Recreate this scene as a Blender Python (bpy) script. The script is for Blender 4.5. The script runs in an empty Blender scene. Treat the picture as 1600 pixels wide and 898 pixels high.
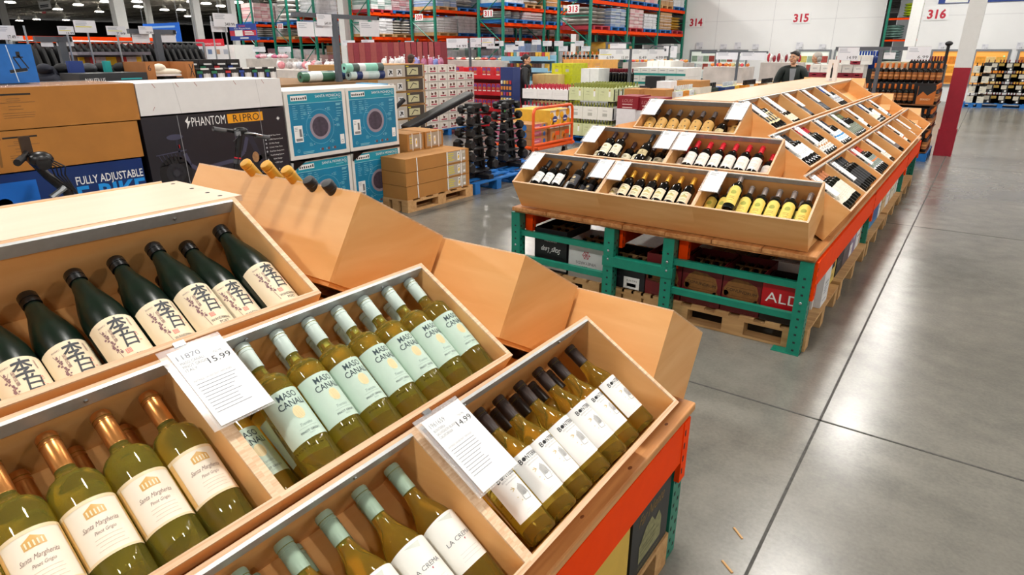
import bpy, bmesh, math, random
from mathutils import Matrix, Vector
random.seed(7)
SC = bpy.context.scene
COL = SC.collection
PI = math.pi

# ------------------------------------------------------------------ camera
CAM_H = 1.72
YAW, PITCH, ROLL, FPX = 0.62598409, 0.35972967, 0.00092713, 980.0
_cy, _sy, _cp, _sp = math.cos(YAW), math.sin(YAW), math.cos(PITCH), math.sin(PITCH)
_F = Vector((-_sy*_cp, _cy*_cp, -_sp)); _R = Vector((_cy, _sy, 0)); _D = _F.cross(_R)
_R2 = _R*math.cos(ROLL) + _D*math.sin(ROLL); _D2 = _D*math.cos(ROLL) - _R*math.sin(ROLL)
cam = bpy.data.cameras.new('camera'); camo = bpy.data.objects.new('camera', cam); COL.objects.link(camo)
cam.sensor_fit = 'HORIZONTAL'; cam.sensor_width = 36; cam.lens = FPX*36/1600; cam.clip_end = 400; cam.clip_start = 0.02
camo.matrix_world = Matrix(((_R2.x, -_D2.x, -_F.x, 0), (_R2.y, -_D2.y, -_F.y, 0), (_R2.z, -_D2.z, -_F.z, CAM_H), (0, 0, 0, 1)))
SC.camera = camo

# ------------------------------------------------------------------ light, exposure
SC.view_settings.view_transform = 'Standard'; SC.view_settings.look = 'None'
SC.view_settings.gamma = 1; SC.view_settings.use_curve_mapping = False
SC.view_settings.exposure = 0.0
AMBIENT = 0.55
LAMP_W = 80.0
CEIL_Z = 6.3
SC.cycles.use_denoising = True
SC.cycles.max_bounces = 10; SC.cycles.transmission_bounces = 8; SC.cycles.transparent_max_bounces = 8
SC.cycles.diffuse_bounces = 3; SC.cycles.glossy_bounces = 3
SC.cycles.caustics_reflective = False; SC.cycles.caustics_refractive = True
SC.cycles.sample_clamp_indirect = 4
w = bpy.data.worlds.new('store_ambient'); SC.world = w; w.use_nodes = True
w.node_tree.nodes['Background'].inputs[0].default_value = (1.0, 0.985, 0.97, 1)
w.node_tree.nodes['Background'].inputs[1].default_value = AMBIENT

# ------------------------------------------------------------------ pixel -> place helper (the photo frame is 1600 x 898)
def _ray(px):
    q = _R2*(px[0]-800) + _D2*(px[1]-449) + _F*FPX
    return q
def at(px, x=None, y=None, z=None):
    v = _ray(px)
    t = x/v.x if x is not None else y/v.y if y is not None else (z-CAM_H)/v.z
    return Vector((v.x*t, v.y*t, CAM_H+v.z*t))

# ------------------------------------------------------------------ materials
def lin(h):
    h = h.lstrip('#'); r = []
    for i in (0, 2, 4):
        c = int(h[i:i+2], 16)/255
        r.append(c/12.92 if c <= .04045 else ((c+.055)/1.055)**2.4)
    return (r[0], r[1], r[2], 1)
_mats = {}
def mat(hexc, rough=.5, metal=0.0, spec=.5, var=.06, scale=14.0, name=None, coat=0.0):
    key = (hexc, rough, metal, spec, var, scale, coat)
    if key in _mats: return _mats[key]
    m = bpy.data.materials.new(name or 'paint_'+hexc.strip('#')); m.use_nodes = True
    nt = m.node_tree; b = nt.nodes['Principled BSDF']
    b.inputs['Roughness'].default_value = rough; b.inputs['Metallic'].default_value = metal
    b.inputs['Specular IOR Level'].default_value = spec; b.inputs['Coat Weight'].default_value = coat
    c = lin(hexc)
    if var > 0:
        tc = nt.nodes.new('ShaderNodeTexCoord'); n = nt.nodes.new('ShaderNodeTexNoise'); n.inputs['Scale'].default_value = scale
        n.inputs['Detail'].default_value = 3
        r = nt.nodes.new('ShaderNodeValToRGB')
        r.color_ramp.elements[0].position = .3; r.color_ramp.elements[1].position = .7
        r.color_ramp.elements[0].color = [x*(1-var) for x in c[:3]]+[1]
        r.color_ramp.elements[1].color = [min(1, x*(1+var)) for x in c[:3]]+[1]
        nt.links.new(tc.outputs['Object'], n.inputs['Vector']); nt.links.new(n.outputs['Fac'], r.inputs[0])
        nt.links.new(r.outputs[0], b.inputs['Base Color'])
    else:
        b.inputs['Base Color'].default_value = c
    _mats[key] = m
    return m
def wood(name, c1, c2, axis=1, rough=.42, ring=3.0, stretch=14.0, contrast=.35, bump=0.0, spec=.4):
    key = ('wood', name)
    if key in _mats: return _mats[key]
    m = bpy.data.materials.new(name); m.use_nodes = True; nt = m.node_tree; b = nt.nodes['Principled BSDF']
    tc = nt.nodes.new('ShaderNodeTexCoord'); mp = nt.nodes.new('ShaderNodeMapping')
    s = [ring*stretch]*3; s[axis] = ring
    mp.inputs['Scale'].default_value = s
    n = nt.nodes.new('ShaderNodeTexNoise'); n.inputs['Scale'].default_value = 1.0; n.inputs['Detail'].default_value = 6; n.inputs['Distortion'].default_value = .6
    n2 = nt.nodes.new('ShaderNodeTexNoise'); n2.inputs['Scale'].default_value = 2.2; n2.inputs['Detail'].default_value = 2
    mx = nt.nodes.new('ShaderNodeMath'); mx.operation = 'MULTIPLY_ADD'; mx.inputs[1].default_value = .65
    m2 = nt.nodes.new('ShaderNodeMath'); m2.operation = 'MULTIPLY'; m2.inputs[1].default_value = .35
    r = nt.nodes.new('ShaderNodeValToRGB')
    r.color_ramp.elements[0].position = .5-contrast/2; r.color_ramp.elements[1].position = .5+contrast/2
    r.color_ramp.elements[0].color = lin(c2); r.color_ramp.elements[1].color = lin(c1)
    L = nt.links.new
    L(tc.outputs['Object'], mp.inputs[0]); L(mp.outputs[0], n.inputs['Vector']); L(tc.outputs['Object'], n2.inputs['Vector'])
    L(n2.outputs['Fac'], m2.inputs[0]); L(n.outputs['Fac'], mx.inputs[0]); L(m2.outputs[0], mx.inputs[2]); L(mx.outputs[0], r.inputs[0])
    L(r.outputs[0], b.inputs['Base Color']); b.inputs['Roughness'].default_value = rough; b.inputs['Specular IOR Level'].default_value = spec
    _mats[key] = m
    return m
def glass(name, hexc, rough=.0, ior=1.36, trans=1.0):
    key = ('glass', name)
    if key in _mats: return _mats[key]
    m = bpy.data.materials.new(name); m.use_nodes = True; b = m.node_tree.nodes['Principled BSDF']
    b.inputs['Base Color'].default_value = lin(hexc); b.inputs['Roughness'].default_value = rough; b.inputs['IOR'].default_value = ior
    b.inputs['Transmission Weight'].default_value = trans
    nz = m.node_tree.nodes.new('ShaderNodeTexNoise'); nz.inputs['Scale'].default_value = 3
    bp = m.node_tree.nodes.new('ShaderNodeBump'); bp.inputs['Strength'].default_value = .02
    m.node_tree.links.new(nz.outputs['Fac'], bp.inputs['Height']); m.node_tree.links.new(bp.outputs[0], b.inputs['Normal'])
    _mats[key] = m
    return m
def clear_film(name='clear_acrylic'):
    key = ('film', name)
    if key in _mats: return _mats[key]
    m = bpy.data.materials.new(name); m.use_nodes = True; nt = m.node_tree; b = nt.nodes['Principled BSDF']
    b.inputs['Base Color'].default_value = (.95, .95, .95, 1); b.inputs['Roughness'].default_value = .08; b.inputs['Alpha'].default_value = .22
    _mats[key] = m
    return m
def glow(hexc, k, sample=False):
    key = ('glow', hexc, k)
    if key in _mats: return _mats[key]
    m = bpy.data.materials.new('glow_'+hexc.strip('#')); m.use_nodes = True; b = m.node_tree.nodes['Principled BSDF']
    b.inputs['Base Color'].default_value = lin(hexc); b.inputs['Emission Color'].default_value = lin(hexc); b.inputs['Emission Strength'].default_value = k
    if not sample: m.cycles.emission_sampling = 'NONE'
    _mats[key] = m
    return m

# ------------------------------------------------------------------ mesh builder
IDM = Matrix.Identity(4)
class MB:
    def __init__(s): s.v = []; s.f = []; s.k = []; s.mats = []; s.sm = []
    def mi(s, m):
        if m not in s.mats: s.mats.append(m)
        return s.mats.index(m)
    def add(s, vs, fs, m, M=None, smooth=False):
        o = len(s.v); i = s.mi(m)
        s.v += [tuple((M @ Vector(p)) if M is not None else p) for p in vs]
        for f in fs: s.f.append(tuple(o+j for j in f)); s.k.append(i); s.sm.append(smooth)
        return s
    def box(s, x0, x1, y0, y1, z0, z1, m, M=None):
        vs = [(x, y, z) for z in (z0, z1) for y in (y0, y1) for x in (x0, x1)]
        return s.add(vs, [(0, 2, 3, 1), (4, 5, 7, 6), (0, 1, 5, 4), (2, 6, 7, 3), (0, 4, 6, 2), (1, 3, 7, 5)], m, M)
    def prism(s, poly, lo, hi, m, M=None):
        "polygon in local xy, extruded from z=lo to z=hi"
        n = len(poly); vs = [(p[0], p[1], lo) for p in poly]+[(p[0], p[1], hi) for p in poly]
        return s.add(vs, [tuple(range(n-1, -1, -1)), tuple(range(n, 2*n))]+[(i, (i+1) % n, n+(i+1) % n, n+i) for i in range(n)], m, M)
    def poly(s, pts, m, M=None): return s.add(pts, [tuple(range(len(pts)))], m, M)
    def tube(s, path, r, m, seg=8, M=None, cap=True):
        P = [Vector(p) for p in path]; rs = r if isinstance(r, (list, tuple)) else [r]*len(P)
        vs = []; fs = []
        prev = None
        for i, p in enumerate(P):
            d = (P[min(i+1, len(P)-1)]-P[max(i-1, 0)]).normalized()
            a = prev if prev is not None else (Vector((0, 0, 1)) if abs(d.z) < .9 else Vector((1, 0, 0)))
            a = (a-d*a.dot(d)).normalized(); prev = a; b = d.cross(a)
            for j in range(seg):
                t = 2*PI*j/seg; vs.append(p+(a*math.cos(t)+b*math.sin(t))*rs[i])
        for i in range(len(P)-1):
            for j in range(seg):
                fs.append((i*seg+j, i*seg+(j+1) % seg, (i+1)*seg+(j+1) % seg, (i+1)*seg+j))
        s.add(vs, fs, m, M, True)
        if cap:
            s.add([vs[j] for j in range(seg)], [tuple(range(seg-1, -1, -1))], m, M); s.add([vs[(len(P)-1)*seg+j] for j in range(seg)], [tuple(range(seg))], m, M)
        return s
    def lathe(s, prof, m, seg=20, M=None, smooth=True):
        "profile of (r,z) turned about local z; r=0 ends are closed"
        vs = []; fs = []; rings = []
        for r, z in prof:
            if r <= 1e-6: rings.append([len(vs)]); vs.append((0, 0, z))
            else:
                rings.append(list(range(len(vs), len(vs)+seg)))
                vs += [(r*math.cos(2*PI*j/seg), r*math.sin(2*PI*j/seg), z) for j in range(seg)]
        for A, B in zip(rings, rings[1:]):
            if len(A) == 1 and len(B) == 1: continue
            for j in range(seg):
                k = (j+1) % seg
                if len(A) == 1: fs.append((A[0], B[k], B[j]))
                elif len(B) == 1: fs.append((A[j], A[k], B[0]))
                else: fs.append((A[j], A[k], B[k], B[j]))
        return s.add(vs, fs, m, M, smooth)
    def blob(s, c, r, m, M=None, seg=10, rings=6):
        rx, ry, rz = r if isinstance(r, (tuple, list)) else (r, r, r)
        prof = [(math.sin(PI*i/rings), -math.cos(PI*i/rings)) for i in range(rings+1)]; prof[0] = (0, -1); prof[-1] = (0, 1)
        T = Matrix.Translation(Vector(c)) @ Matrix.Diagonal((rx, ry, rz, 1))
        return s.lathe(prof, m, seg, (M @ T) if M is not None else T)
    def build(s, name, parent=None, angle=40, local=False):
        off = Vector((0, 0, 0))
        if parent is not None and not local: off = LOC.get(parent.name, off)
        me = bpy.data.meshes.new(name)
        me.from_pydata([tuple(Vector(p)-off) for p in s.v], [], s.f)
        for m in s.mats: me.materials.append(m)
        me.polygons.foreach_set('material_index', s.k); me.polygons.foreach_set('use_smooth', s.sm)
        me.update()
        if any(s.sm): me.set_sharp_from_angle(angle=math.radians(angle))
        o = bpy.data.objects.new(name, me); COL.objects.link(o)
        if parent is not None: o.parent = parent; LOC[o.name] = off
        return o
LOC = {}
def tag(o, label=None, cat=None, group=None, kind=None):
    if label: o['label'] = label
    if cat: o['category'] = cat
    if group: o['group'] = group
    if kind: o['kind'] = kind
    return o
def thing(name, label, cat, loc=(0, 0, 0), group=None):
    o = bpy.data.objects.new(name, None); COL.objects.link(o); o.location = loc; o.empty_display_size = .05
    LOC[o.name] = Vector(loc)
    return tag(o, label, cat, group)
def dup(root, M, label=None, group=None):
    "copy of a thing and of its parts and sub-parts"
    r = root.copy(); COL.objects.link(r); r.matrix_world = M
    if label: r['label'] = label
    if group: r['group'] = group
    for ch in root.children:
        c = ch.copy(); COL.objects.link(c); c.parent = r
        for g in ch.children:
            d = g.copy(); COL.objects.link(d); d.parent = c
    return r
def frame(o, X, Z):
    X = Vector(X).normalized(); Z = Vector(Z).normalized(); Y = Z.cross(X)
    return Matrix(((X.x, Y.x, Z.x, o[0]), (X.y, Y.y, Z.y, o[1]), (X.z, Y.z, Z.z, o[2]), (0, 0, 0, 1)))
def face(o, U, V):
    "matrix whose local x runs along U, y along V and z out of the face, for lettering on flat faces"
    U = Vector(U).normalized(); V = Vector(V).normalized(); W = U.cross(V)
    return Matrix(((U.x, V.x, W.x, o[0]), (U.y, V.y, W.y, o[1]), (U.z, V.z, W.z, o[2]), (0, 0, 0, 1)))
def T(x, y, z): return Matrix.Translation((x, y, z))
def ordinal(n): return ['first', 'second', 'third', 'fourth', 'fifth', 'sixth', 'seventh', 'eighth', 'ninth', 'tenth', 'eleventh', 'twelfth', 'thirteenth', 'fourteenth', 'fifteenth', 'sixteenth'][n-1] if n <= 16 else 'number %d' % n

# lettering: flat glyph outlines turned into mesh
_txt = {}
def glyphs(s, res=2, bold=0):
    if (s, res, bold) in _txt: return _txt[(s, res, bold)]
    c = bpy.data.curves.new('lettering', 'FONT'); c.body = s; c.size = 1; c.resolution_u = res; c.offset = bold
    o = bpy.data.objects.new('lettering', c); COL.objects.link(o)
    dg = bpy.context.evaluated_depsgraph_get(); dg.update()
    me = bpy.data.meshes.new_from_object(o.evaluated_get(dg))
    vs = [(v.co.x, v.co.y) for v in me.vertices]; fs = [tuple(p.vertices) for p in me.polygons]
    bpy.data.objects.remove(o); bpy.data.curves.remove(c); bpy.data.meshes.remove(me)
    if not vs: vs = [(0, 0)]
    x0 = min(v[0] for v in vs); x1 = max(v[0] for v in vs); y0 = min(v[1] for v in vs); y1 = max(v[1] for v in vs)
    _txt[(s, res, bold)] = (vs, fs, x0, x1, y0, y1)
    return _txt[(s, res, bold)]
class Art:
    "flat artwork in label coordinates (s across, t up); later wrapped on a bottle or laid on a face"
    def __init__(s): s.items = []
    def text(s, body, cx, cy, h, m, w=None, slant=0.0, rot=0.0, align='c', lift=1, bold=0):
        vs, fs, x0, x1, y0, y1 = glyphs(body, 2, bold)
        k = h/.69; kx = k if w is None else w/max(1e-6, x1-x0)
        ox = (x0+x1)/2 if align == 'c' else x0 if align == 'l' else x1
        oy = (.69/2 if y1 < .75 and y0 > -.25 else (y0+y1)/2)
        out = []
        for a, b in vs:
            X = (a-ox)*kx+(b-oy)*k*slant; Y = (b-oy)*k
            out.append((cx+X*math.cos(rot)-Y*math.sin(rot), cy+X*math.sin(rot)+Y*math.cos(rot)))
        s.items.append((out, fs, m, lift)); return s
    def rect(s, x0, x1, y0, y1, m, lift=1): s.items.append(([(x0, y0), (x1, y0), (x1, y1), (x0, y1)], [(0, 1, 2, 3)], m, lift)); return s
    def poly(s, pts, m, lift=1): s.items.append((list(pts), [tuple(range(len(pts)))], m, lift)); return s
    def disc(s, cx, cy, rx, m, ry=None, n=14, lift=1):
        ry = ry or rx
        return s.poly([(cx+rx*math.cos(2*PI*i/n), cy+ry*math.sin(2*PI*i/n)) for i in range(n)], m, lift)
    def ring(s, cx, cy, r0, r1, m, n=24, lift=1):
        p = [(cx+r*math.cos(2*PI*i/n), cy+r*math.sin(2*PI*i/n)) for r in (r0, r1) for i in range(n)]
        s.items.append((p, [(i, (i+1) % n, n+(i+1) % n, n+i) for i in range(n)], m, lift)); return s
    def line(s, pts, w, m, lift=1):
        for (a, b), (c, d) in zip(pts, pts[1:]):
            L = math.hypot(c-a, d-b) or 1; nx, ny = -(d-b)/L*w/2, (c-a)/L*w/2
            s.items.append(([(a+nx, b+ny), (a-nx, b-ny), (c-nx, d-ny), (c+nx, d+ny)], [(0, 1, 2, 3)], m, lift))
        return s
    def lines(s, x0, x1, ys, h, m, rnd=.35, lift=1, align='l'):
        for y in ys:
            L = (x1-x0)*(1-random.random()*rnd)
            a = x0 if align == 'l' else (x0+x1-L)/2
            s.rect(a, a+L, y-h/2, y+h/2, m, lift)
        return s
    def flat(s, mb, M, eps=.0008):
        for vs, fs, m, l in s.items:
            mb.add([(a, b, eps*l) for a, b in vs], [f for f in fs], m, M)
        return mb
    def wrap(s, mb, R, eps=.0004, slices=None, z0=0):
        for vs, fs, m, l in s.items:
            xs = [a for a, b in vs]; span = max(xs)-min(xs)
            if span > R*.28:
                bm = bmesh.new(); bv = [bm.verts.new((a, b, 0)) for a, b in vs]
                for f in fs:
                    try: bm.faces.new([bv[j] for j in f])
                    except ValueError: pass
                n = int(span/(R*.2))+1
                for i in range(1, n):
                    g = bm.verts[:]+bm.edges[:]+bm.faces[:]
                    bmesh.ops.bisect_plane(bm, geom=g, plane_co=(min(xs)+span*i/n, 0, 0), plane_no=(1, 0, 0), dist=1e-6)
                bm.verts.index_update()
                V = [(v.co.x, v.co.y) for v in bm.verts]; Fs = [tuple(v.index for v in f.verts) for f in bm.faces]; bm.free()
            else: V, Fs = vs, fs
            r = R+eps*(1+l)
            mb.add([(r*math.cos(a/R), r*math.sin(a/R), z0+b) for a, b in V], Fs, m)
        return mb

# common colours
WHITE = mat('#f2f2f0', .6, var=.02); PAPER = mat('#f7f7f5', .55, var=.015); INK = mat('#22242a', .6, var=0); GREYINK = mat('#8f9299', .7, var=0)
BLACK = mat('#101012', .45, var=.1); DARK = mat('#1b1b1e', .7, var=.1); STEEL = mat('#b8bcc0', .28, 1.0, var=.04, scale=30)
POST = mat('#5b6068', .45, .3, var=.04)
RACKGREEN = mat('#0f7a63', .4, var=.1); RACKORANGE = mat('#ff4700', .6, spec=.12, var=.05)
CARD = mat('#b98348', .75, var=.07, scale=6)
PLY = wood('birch_plywood', '#f3c081', '#dc9850', 1, rough=.45, ring=2.2, stretch=7, contrast=.5)
PLYX = wood('birch_plywood_across', '#f3c081', '#dc9850', 0, rough=.45, ring=2.2, stretch=7, contrast=.5)
PLYTOP = wood('pale_birch_top', '#e2c8ae', '#d8b899', 1, rough=.4, ring=2.0, stretch=8, contrast=.5)
PLYEDGE = wood('plywood_edge', '#f0d2b0', '#c99568', 1, rough=.6, ring=4, stretch=40, contrast=.4)
PINE = wood('pine_board', '#dfa468', '#a8662f', 1, rough=.5, ring=1.4, stretch=26, contrast=.35)
PINEX = wood('pine_board_across', '#dfa468', '#a8662f', 0, rough=.5, ring=1.4, stretch=26, contrast=.35)
PALLETW = wood('pallet_timber', '#dcb27c', '#a87a48', 0, rough=.8, ring=3, stretch=10, contrast=.5)
BLUEP = mat('#1269b5', .6, var=.18, scale=9)
# ================================================================== the building
def struct(mb, name):
    return tag(mb.build(name), kind='structure')
# polished concrete floor
m = bpy.data.materials.new('polished_concrete'); m.use_nodes = True; nt = m.node_tree; b = nt.nodes['Principled BSDF']
tc = nt.nodes.new('ShaderNodeTexCoord')
def _noise(sc, det=4, rough=.6, dist=0):
    n = nt.nodes.new('ShaderNodeTexNoise'); n.inputs['Scale'].default_value = sc; n.inputs['Detail'].default_value = det
    n.inputs['Roughness'].default_value = rough; n.inputs['Distortion'].default_value = dist
    nt.links.new(tc.outputs['Object'], n.inputs['Vector']); return n
n1, n2, n3 = _noise(.9, 5, .6, .8), _noise(6, 5), _noise(60, 2)
mixa = nt.nodes.new('ShaderNodeMath'); mixa.operation = 'MULTIPLY_ADD'; mixa.inputs[1].default_value = .5
mixb = nt.nodes.new('ShaderNodeMath'); mixb.operation = 'MULTIPLY_ADD'; mixb.inputs[1].default_value = .3
mixc = nt.nodes.new('ShaderNodeMath'); mixc.operation = 'MULTIPLY'; mixc.inputs[1].default_value = .2
L = nt.links.new
L(n3.outputs['Fac'], mixc.inputs[0]); L(n2.outputs['Fac'], mixb.inputs[0]); L(mixc.outputs[0], mixb.inputs[2]); L(n1.outputs['Fac'], mixa.inputs[0]); L(mixb.outputs[0], mixa.inputs[2])
r = nt.nodes.new('ShaderNodeValToRGB'); r.color_ramp.elements[0].position = .36; r.color_ramp.elements[1].position = .64
r.color_ramp.elements[0].color = lin('#66655f'); r.color_ramp.elements[1].color = lin('#86837a')
L(mixa.outputs[0], r.inputs[0]); L(r.outputs[0], b.inputs['Base Color'])
rr = nt.nodes.new('ShaderNodeMapRange'); rr.inputs['To Min'].default_value = .14; rr.inputs['To Max'].default_value = .3
L(n1.outputs['Fac'], rr.inputs['Value']); L(rr.outputs[0], b.inputs['Roughness'])
b.inputs['Specular IOR Level'].default_value = .5
CONC = m
JOINT = mat('#4b4a46', .9, var=.25, scale=40)
mb = MB(); mb.add([(-140, -12, 0), (14, -12, 0), (14, 120, 0), (-140, 120, 0)], [(0, 1, 2, 3)], CONC)
struct(mb, 'floor')
mb = MB()
for x in (-.335, -4.9, 4.25): mb.box(x-.006, x+.006, -8, 40, 0, .0012, JOINT)
for y in (-1.5, 3.08, 7.65, 12.2, 16.8): mb.box(-40, 12, y-.006, y+.006, 0, .0012, JOINT)
struct(mb, 'trim_1')

WALLW = mat('#f7f8f8', .6, var=.015, scale=1.5); WALLJ = mat('#d9dadc', .6, var=0)
WY = 28.5
# white panel wall with an opening between 315 and 316 and chilled-case windows let into it
def wall_piece(name, x0, x1, z0, z1):
    mb = MB(); mb.box(x0, x1, WY, WY+.15, z0, z1, WALLW)
    x = x0+1.4
    while x < x1-.5:
        mb.box(x-.008, x+.008, WY-.004, WY, z0, z1, WALLJ); x += 2.3
    for z in (2.9, 5.0):
        if z0 < z < z1: mb.box(x0, x1, WY-.004, WY, z-.006, z+.006, WALLJ)
    return struct(mb, name)
wall_piece('wall_back', -11.25, -3.62, 0, CEIL_Z)
wall_piece('wall_back_right', -2.42, 12, 0, CEIL_Z)
mb = MB(); mb.box(-120.3, -120, -12, 120, 0, CEIL_Z, mat('#1e1d1e', .8, var=.2, scale=.4)); struct(mb, 'wall_left')
mb = MB(); mb.box(-120, -11.2, 100, 100.3, 0, CEIL_Z, mat('#b9b9ba', .8, var=.1, scale=.3)); struct(mb, 'wall_far')
mb = MB(); mb.box(12, 12.3, -12, 40, 0, CEIL_Z, WALLW); struct(mb, 'wall_right')
mb = MB(); mb.box(-4.0, -2.0, 36, 36.2, 0, CEIL_Z, mat('#9fa3a6', .7, var=.1, scale=2)); struct(mb, 'wall_aisle')
# ceiling: ribbed metal deck carried by open joists
CEILM = mat('#b5b0a8', .7, var=.25, scale=.8)
mb = MB(); mb.box(-140, 14, -12, 120, CEIL_Z+.5, CEIL_Z+.6, CEILM); struct(mb, 'ceiling')
JO = mat('#a9a7a2', .6, var=.15, scale=3)
k = 0
for y in range(0, 25):
    k += 1; y = .6+4*y
    mb = MB(); mb.box(-125, 12, y-.05, y+.05, CEIL_Z+.40, CEIL_Z+.48, JO); mb.box(-125, 12, y-.04, y+.04, CEIL_Z-.02, CEIL_Z+.04, JO)
    x = -125
    while x < 0:
        mb.tube([(x, y, CEIL_Z), (x+.7, y, CEIL_Z+.44), (x+1.4, y, CEIL_Z)], .02, JO, 4); x += 1.4
    struct(mb, 'ceiling_joist_%d' % k)
# steel columns seen on the left, painted column beside the brandy pallets
def column(name, x, y, w, redto=1.46, top=CEIL_Z+.4, plinth=True):
    mb = MB(); mb.box(x-w/2, x+w/2, y-w/2, y+w/2, redto, top, WHITE)
    if redto > 0:
        RED = mat('#a5142c', .45, var=.06)
        mb.box(x-w/2, x+w/2, y-w/2, y+w/2, 0, redto, RED)
        if plinth: mb.box(x-w/2-.015, x+w/2+.015, y-w/2-.015, y+w/2+.015, 0, .45, RED)
    return struct(mb, name)
column('column_1', -.40, 13.55, .24)
for i, (px, d) in enumerate((((5, 20), 40), ((186, 25), 34), ((232, 20), 60), ((305, 15), 42), ((541, 60), 19.6), ((361, 5), 46), ((399, 5), 60))):
    p = at(px, y=d*.5 if px[0] < 420 else d)
    column('column_%d' % (i+2), p.x, p.y, (.42, .52, .42, .4, .36, .3, .3)[i], 0)
p = at((899, 40), y=22); column('column_9', p.x, p.y, .22, 0)
p = at((1428, 40), y=27.0); column('column_10', p.x, p.y, .32, 0)

# ------------------------------------------------------------------ high-bay lamps
LAMPM = mat('#d8dadc', .3, .6, var=.03); BULB = glow('#fff6e6', 28); 
def lamp_proto():
    mb = MB(); mb.lathe([(.07, .34), (.1, .30), (.12, .22), (.30, .0)], LAMPM, 18)
    return mb
_lp = None
lamp_xy = []
for i in range(-5, 2):
    for j in range(-1, 6): lamp_xy.append((-.95+6.2*i, 2.4+5.6*j, True))
for px in ((90, 14), (122, 7), (57, 30), (103, 31), (155, 18), (165, 2), (216, 10), (214, 2), (257, 15), (283, 15), (294, 25), (300, 2), (322, 5), (15, 3), (30, 32), (345, 9), (372, 3), (388, 12), (403, 7)):
    p = at(px, z=5.9); lamp_xy.append((p.x, p.y, False))
for i, (x, y, lit) in enumerate(lamp_xy):
    if _lp is None:
        o = lamp_proto().build('high_bay_lamp', local=True); _lp = o
        mb = MB(); mb.lathe([(0, .02), (.28, .02), (.26, .06), (.1, .2), (0, .22)], BULB, 16); mb.build('lens', o, local=True)
        mb = MB(); mb.tube([(0, 0, .3), (0, 0, .75)], .02, JO, 6); mb.build('drop_rod', o, local=True)
        tag(o, 'lit bell-shaped high-bay lamp hanging from the open joist ceiling', 'ceiling lamp', 'high-bay lamps under the ceiling')
        o.location = (x, y, 5.8)
    else: o = dup(_lp, T(x, y, 5.8) @ Matrix.Diagonal(((1, 1, 1, 1) if lit else (1.6, 1.6, 1.5, 1))))
    if lit:
        l = bpy.data.lights.new('lamp_light', 'AREA'); l.shape = 'DISK'; l.size = .55; l.energy = LAMP_W; l.color = (1, .97, .93)
        lo = bpy.data.objects.new('lamp_light', l); COL.objects.link(lo); lo.parent = o; lo.location = (0, 0, -.02)
# ================================================================== tilted plywood wine bins on pallet-rack tables
TH = math.radians(31.5); CT, ST = math.cos(TH), math.sin(TH)
BL, BD, PT = .345, .235, .012           # bin length, bin depth, board thickness
WT = .63                                # worktop height
class Fr:
    "frame of one tier: u along the row, a up the tilted bottom, h out of it"
    def __init__(s, o, U, A, N, c): s.o, s.U, s.A, s.N, s.c = Vector(o), Vector(U), Vector(A), Vector(N), c
    def pt(s, u, a, h): return s.o+s.U*u+s.A*a+s.N*h
    def M(s, u=0, a=0, h=0):
        p = s.pt(u, a, h)
        return Matrix(((s.U.x, s.A.x, s.N.x, p.x), (s.U.y, s.A.y, s.N.y, p.y), (s.U.z, s.A.z, s.N.z, p.z), (0, 0, 0, 1)))
def right(k): return Fr((-.622-.308*k, 0, .634+.19*k), (0, 1, 0), (-CT, 0, ST), (ST, 0, CT), 'y')
def left(k, cx): return Fr((2*cx+.622+.308*k, 0, .634+.19*k), (0, -1, 0), (CT, 0, ST), (-ST, 0, CT), 'y')
def near(k, y0): return Fr((0, y0+.303*k, .634+.187*k), (1, 0, 0), (0, CT, ST), (0, -ST, CT), 'x')
def farend(k, y0): return Fr((0, y0-.308*k, .634+.19*k), (-1, 0, 0), (0, -CT, ST), (0, ST, CT), 'x')
RAIL = mat('#c4c6c6', .42, .55, var=.06, scale=50)
def bin_box(fr, u0, u1, label, group, floor=.0, rail=True, screws=True, M=None):
    if u0 > u1: u0, u1 = u1, u0
    W = PLYX if fr.c == 'x' else PLY
    c = fr.pt((u0+u1)/2, BL/2, 0)
    t = thing('bottle_bin', label, 'display bin', c, group)
    m = fr.M()
    f0, f1 = floor-PT, floor
    MB().box(u0+PT, u1-PT, PT, BL-PT, f0, f1, W, m).build('bottom_panel', t)
    q = MB().box(u0, u1, 0, PT, 0, BD-.004, W, m); q.box(u0, u1, 0, PT, BD-.004, BD, PLYEDGE, m); q.build('front_panel', t)
    q = MB().box(u0, u1, BL-PT, BL, 0, BD-.004, W, m); q.box(u0, u1, BL-PT, BL, BD-.004, BD, PLYEDGE, m); q.build('back_panel', t)
    for a, b in ((u0, u0+PT), (u1-PT, u1)):
        q = MB().box(a, b, PT, BL-PT, 0, BD-.004, PLYX if fr.c == 'y' else PLY, m); q.box(a, b, PT, BL-PT, BD-.004, BD, PLYEDGE, m); q.build('side_panel', t)
    if rail:
        q = MB(); q.box(u0+PT, u1-PT, BL-PT-.003, BL-PT, BD-.032, BD-.002, RAIL, m); q.box(u0+PT, u1-PT, BL-PT-.003, BL-PT+.004, BD-.002, BD+.001, RAIL, m)
        rl = q.build('price_rail', t)
        if screws:
            for s in (.22, .78):
                u = u0+(u1-u0)*s
                MB().blob((u, BL-PT-.004, BD-.017), (.004, .003, .004), STEEL, m, 8, 4).build('screw', rl)
    return t
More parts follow.
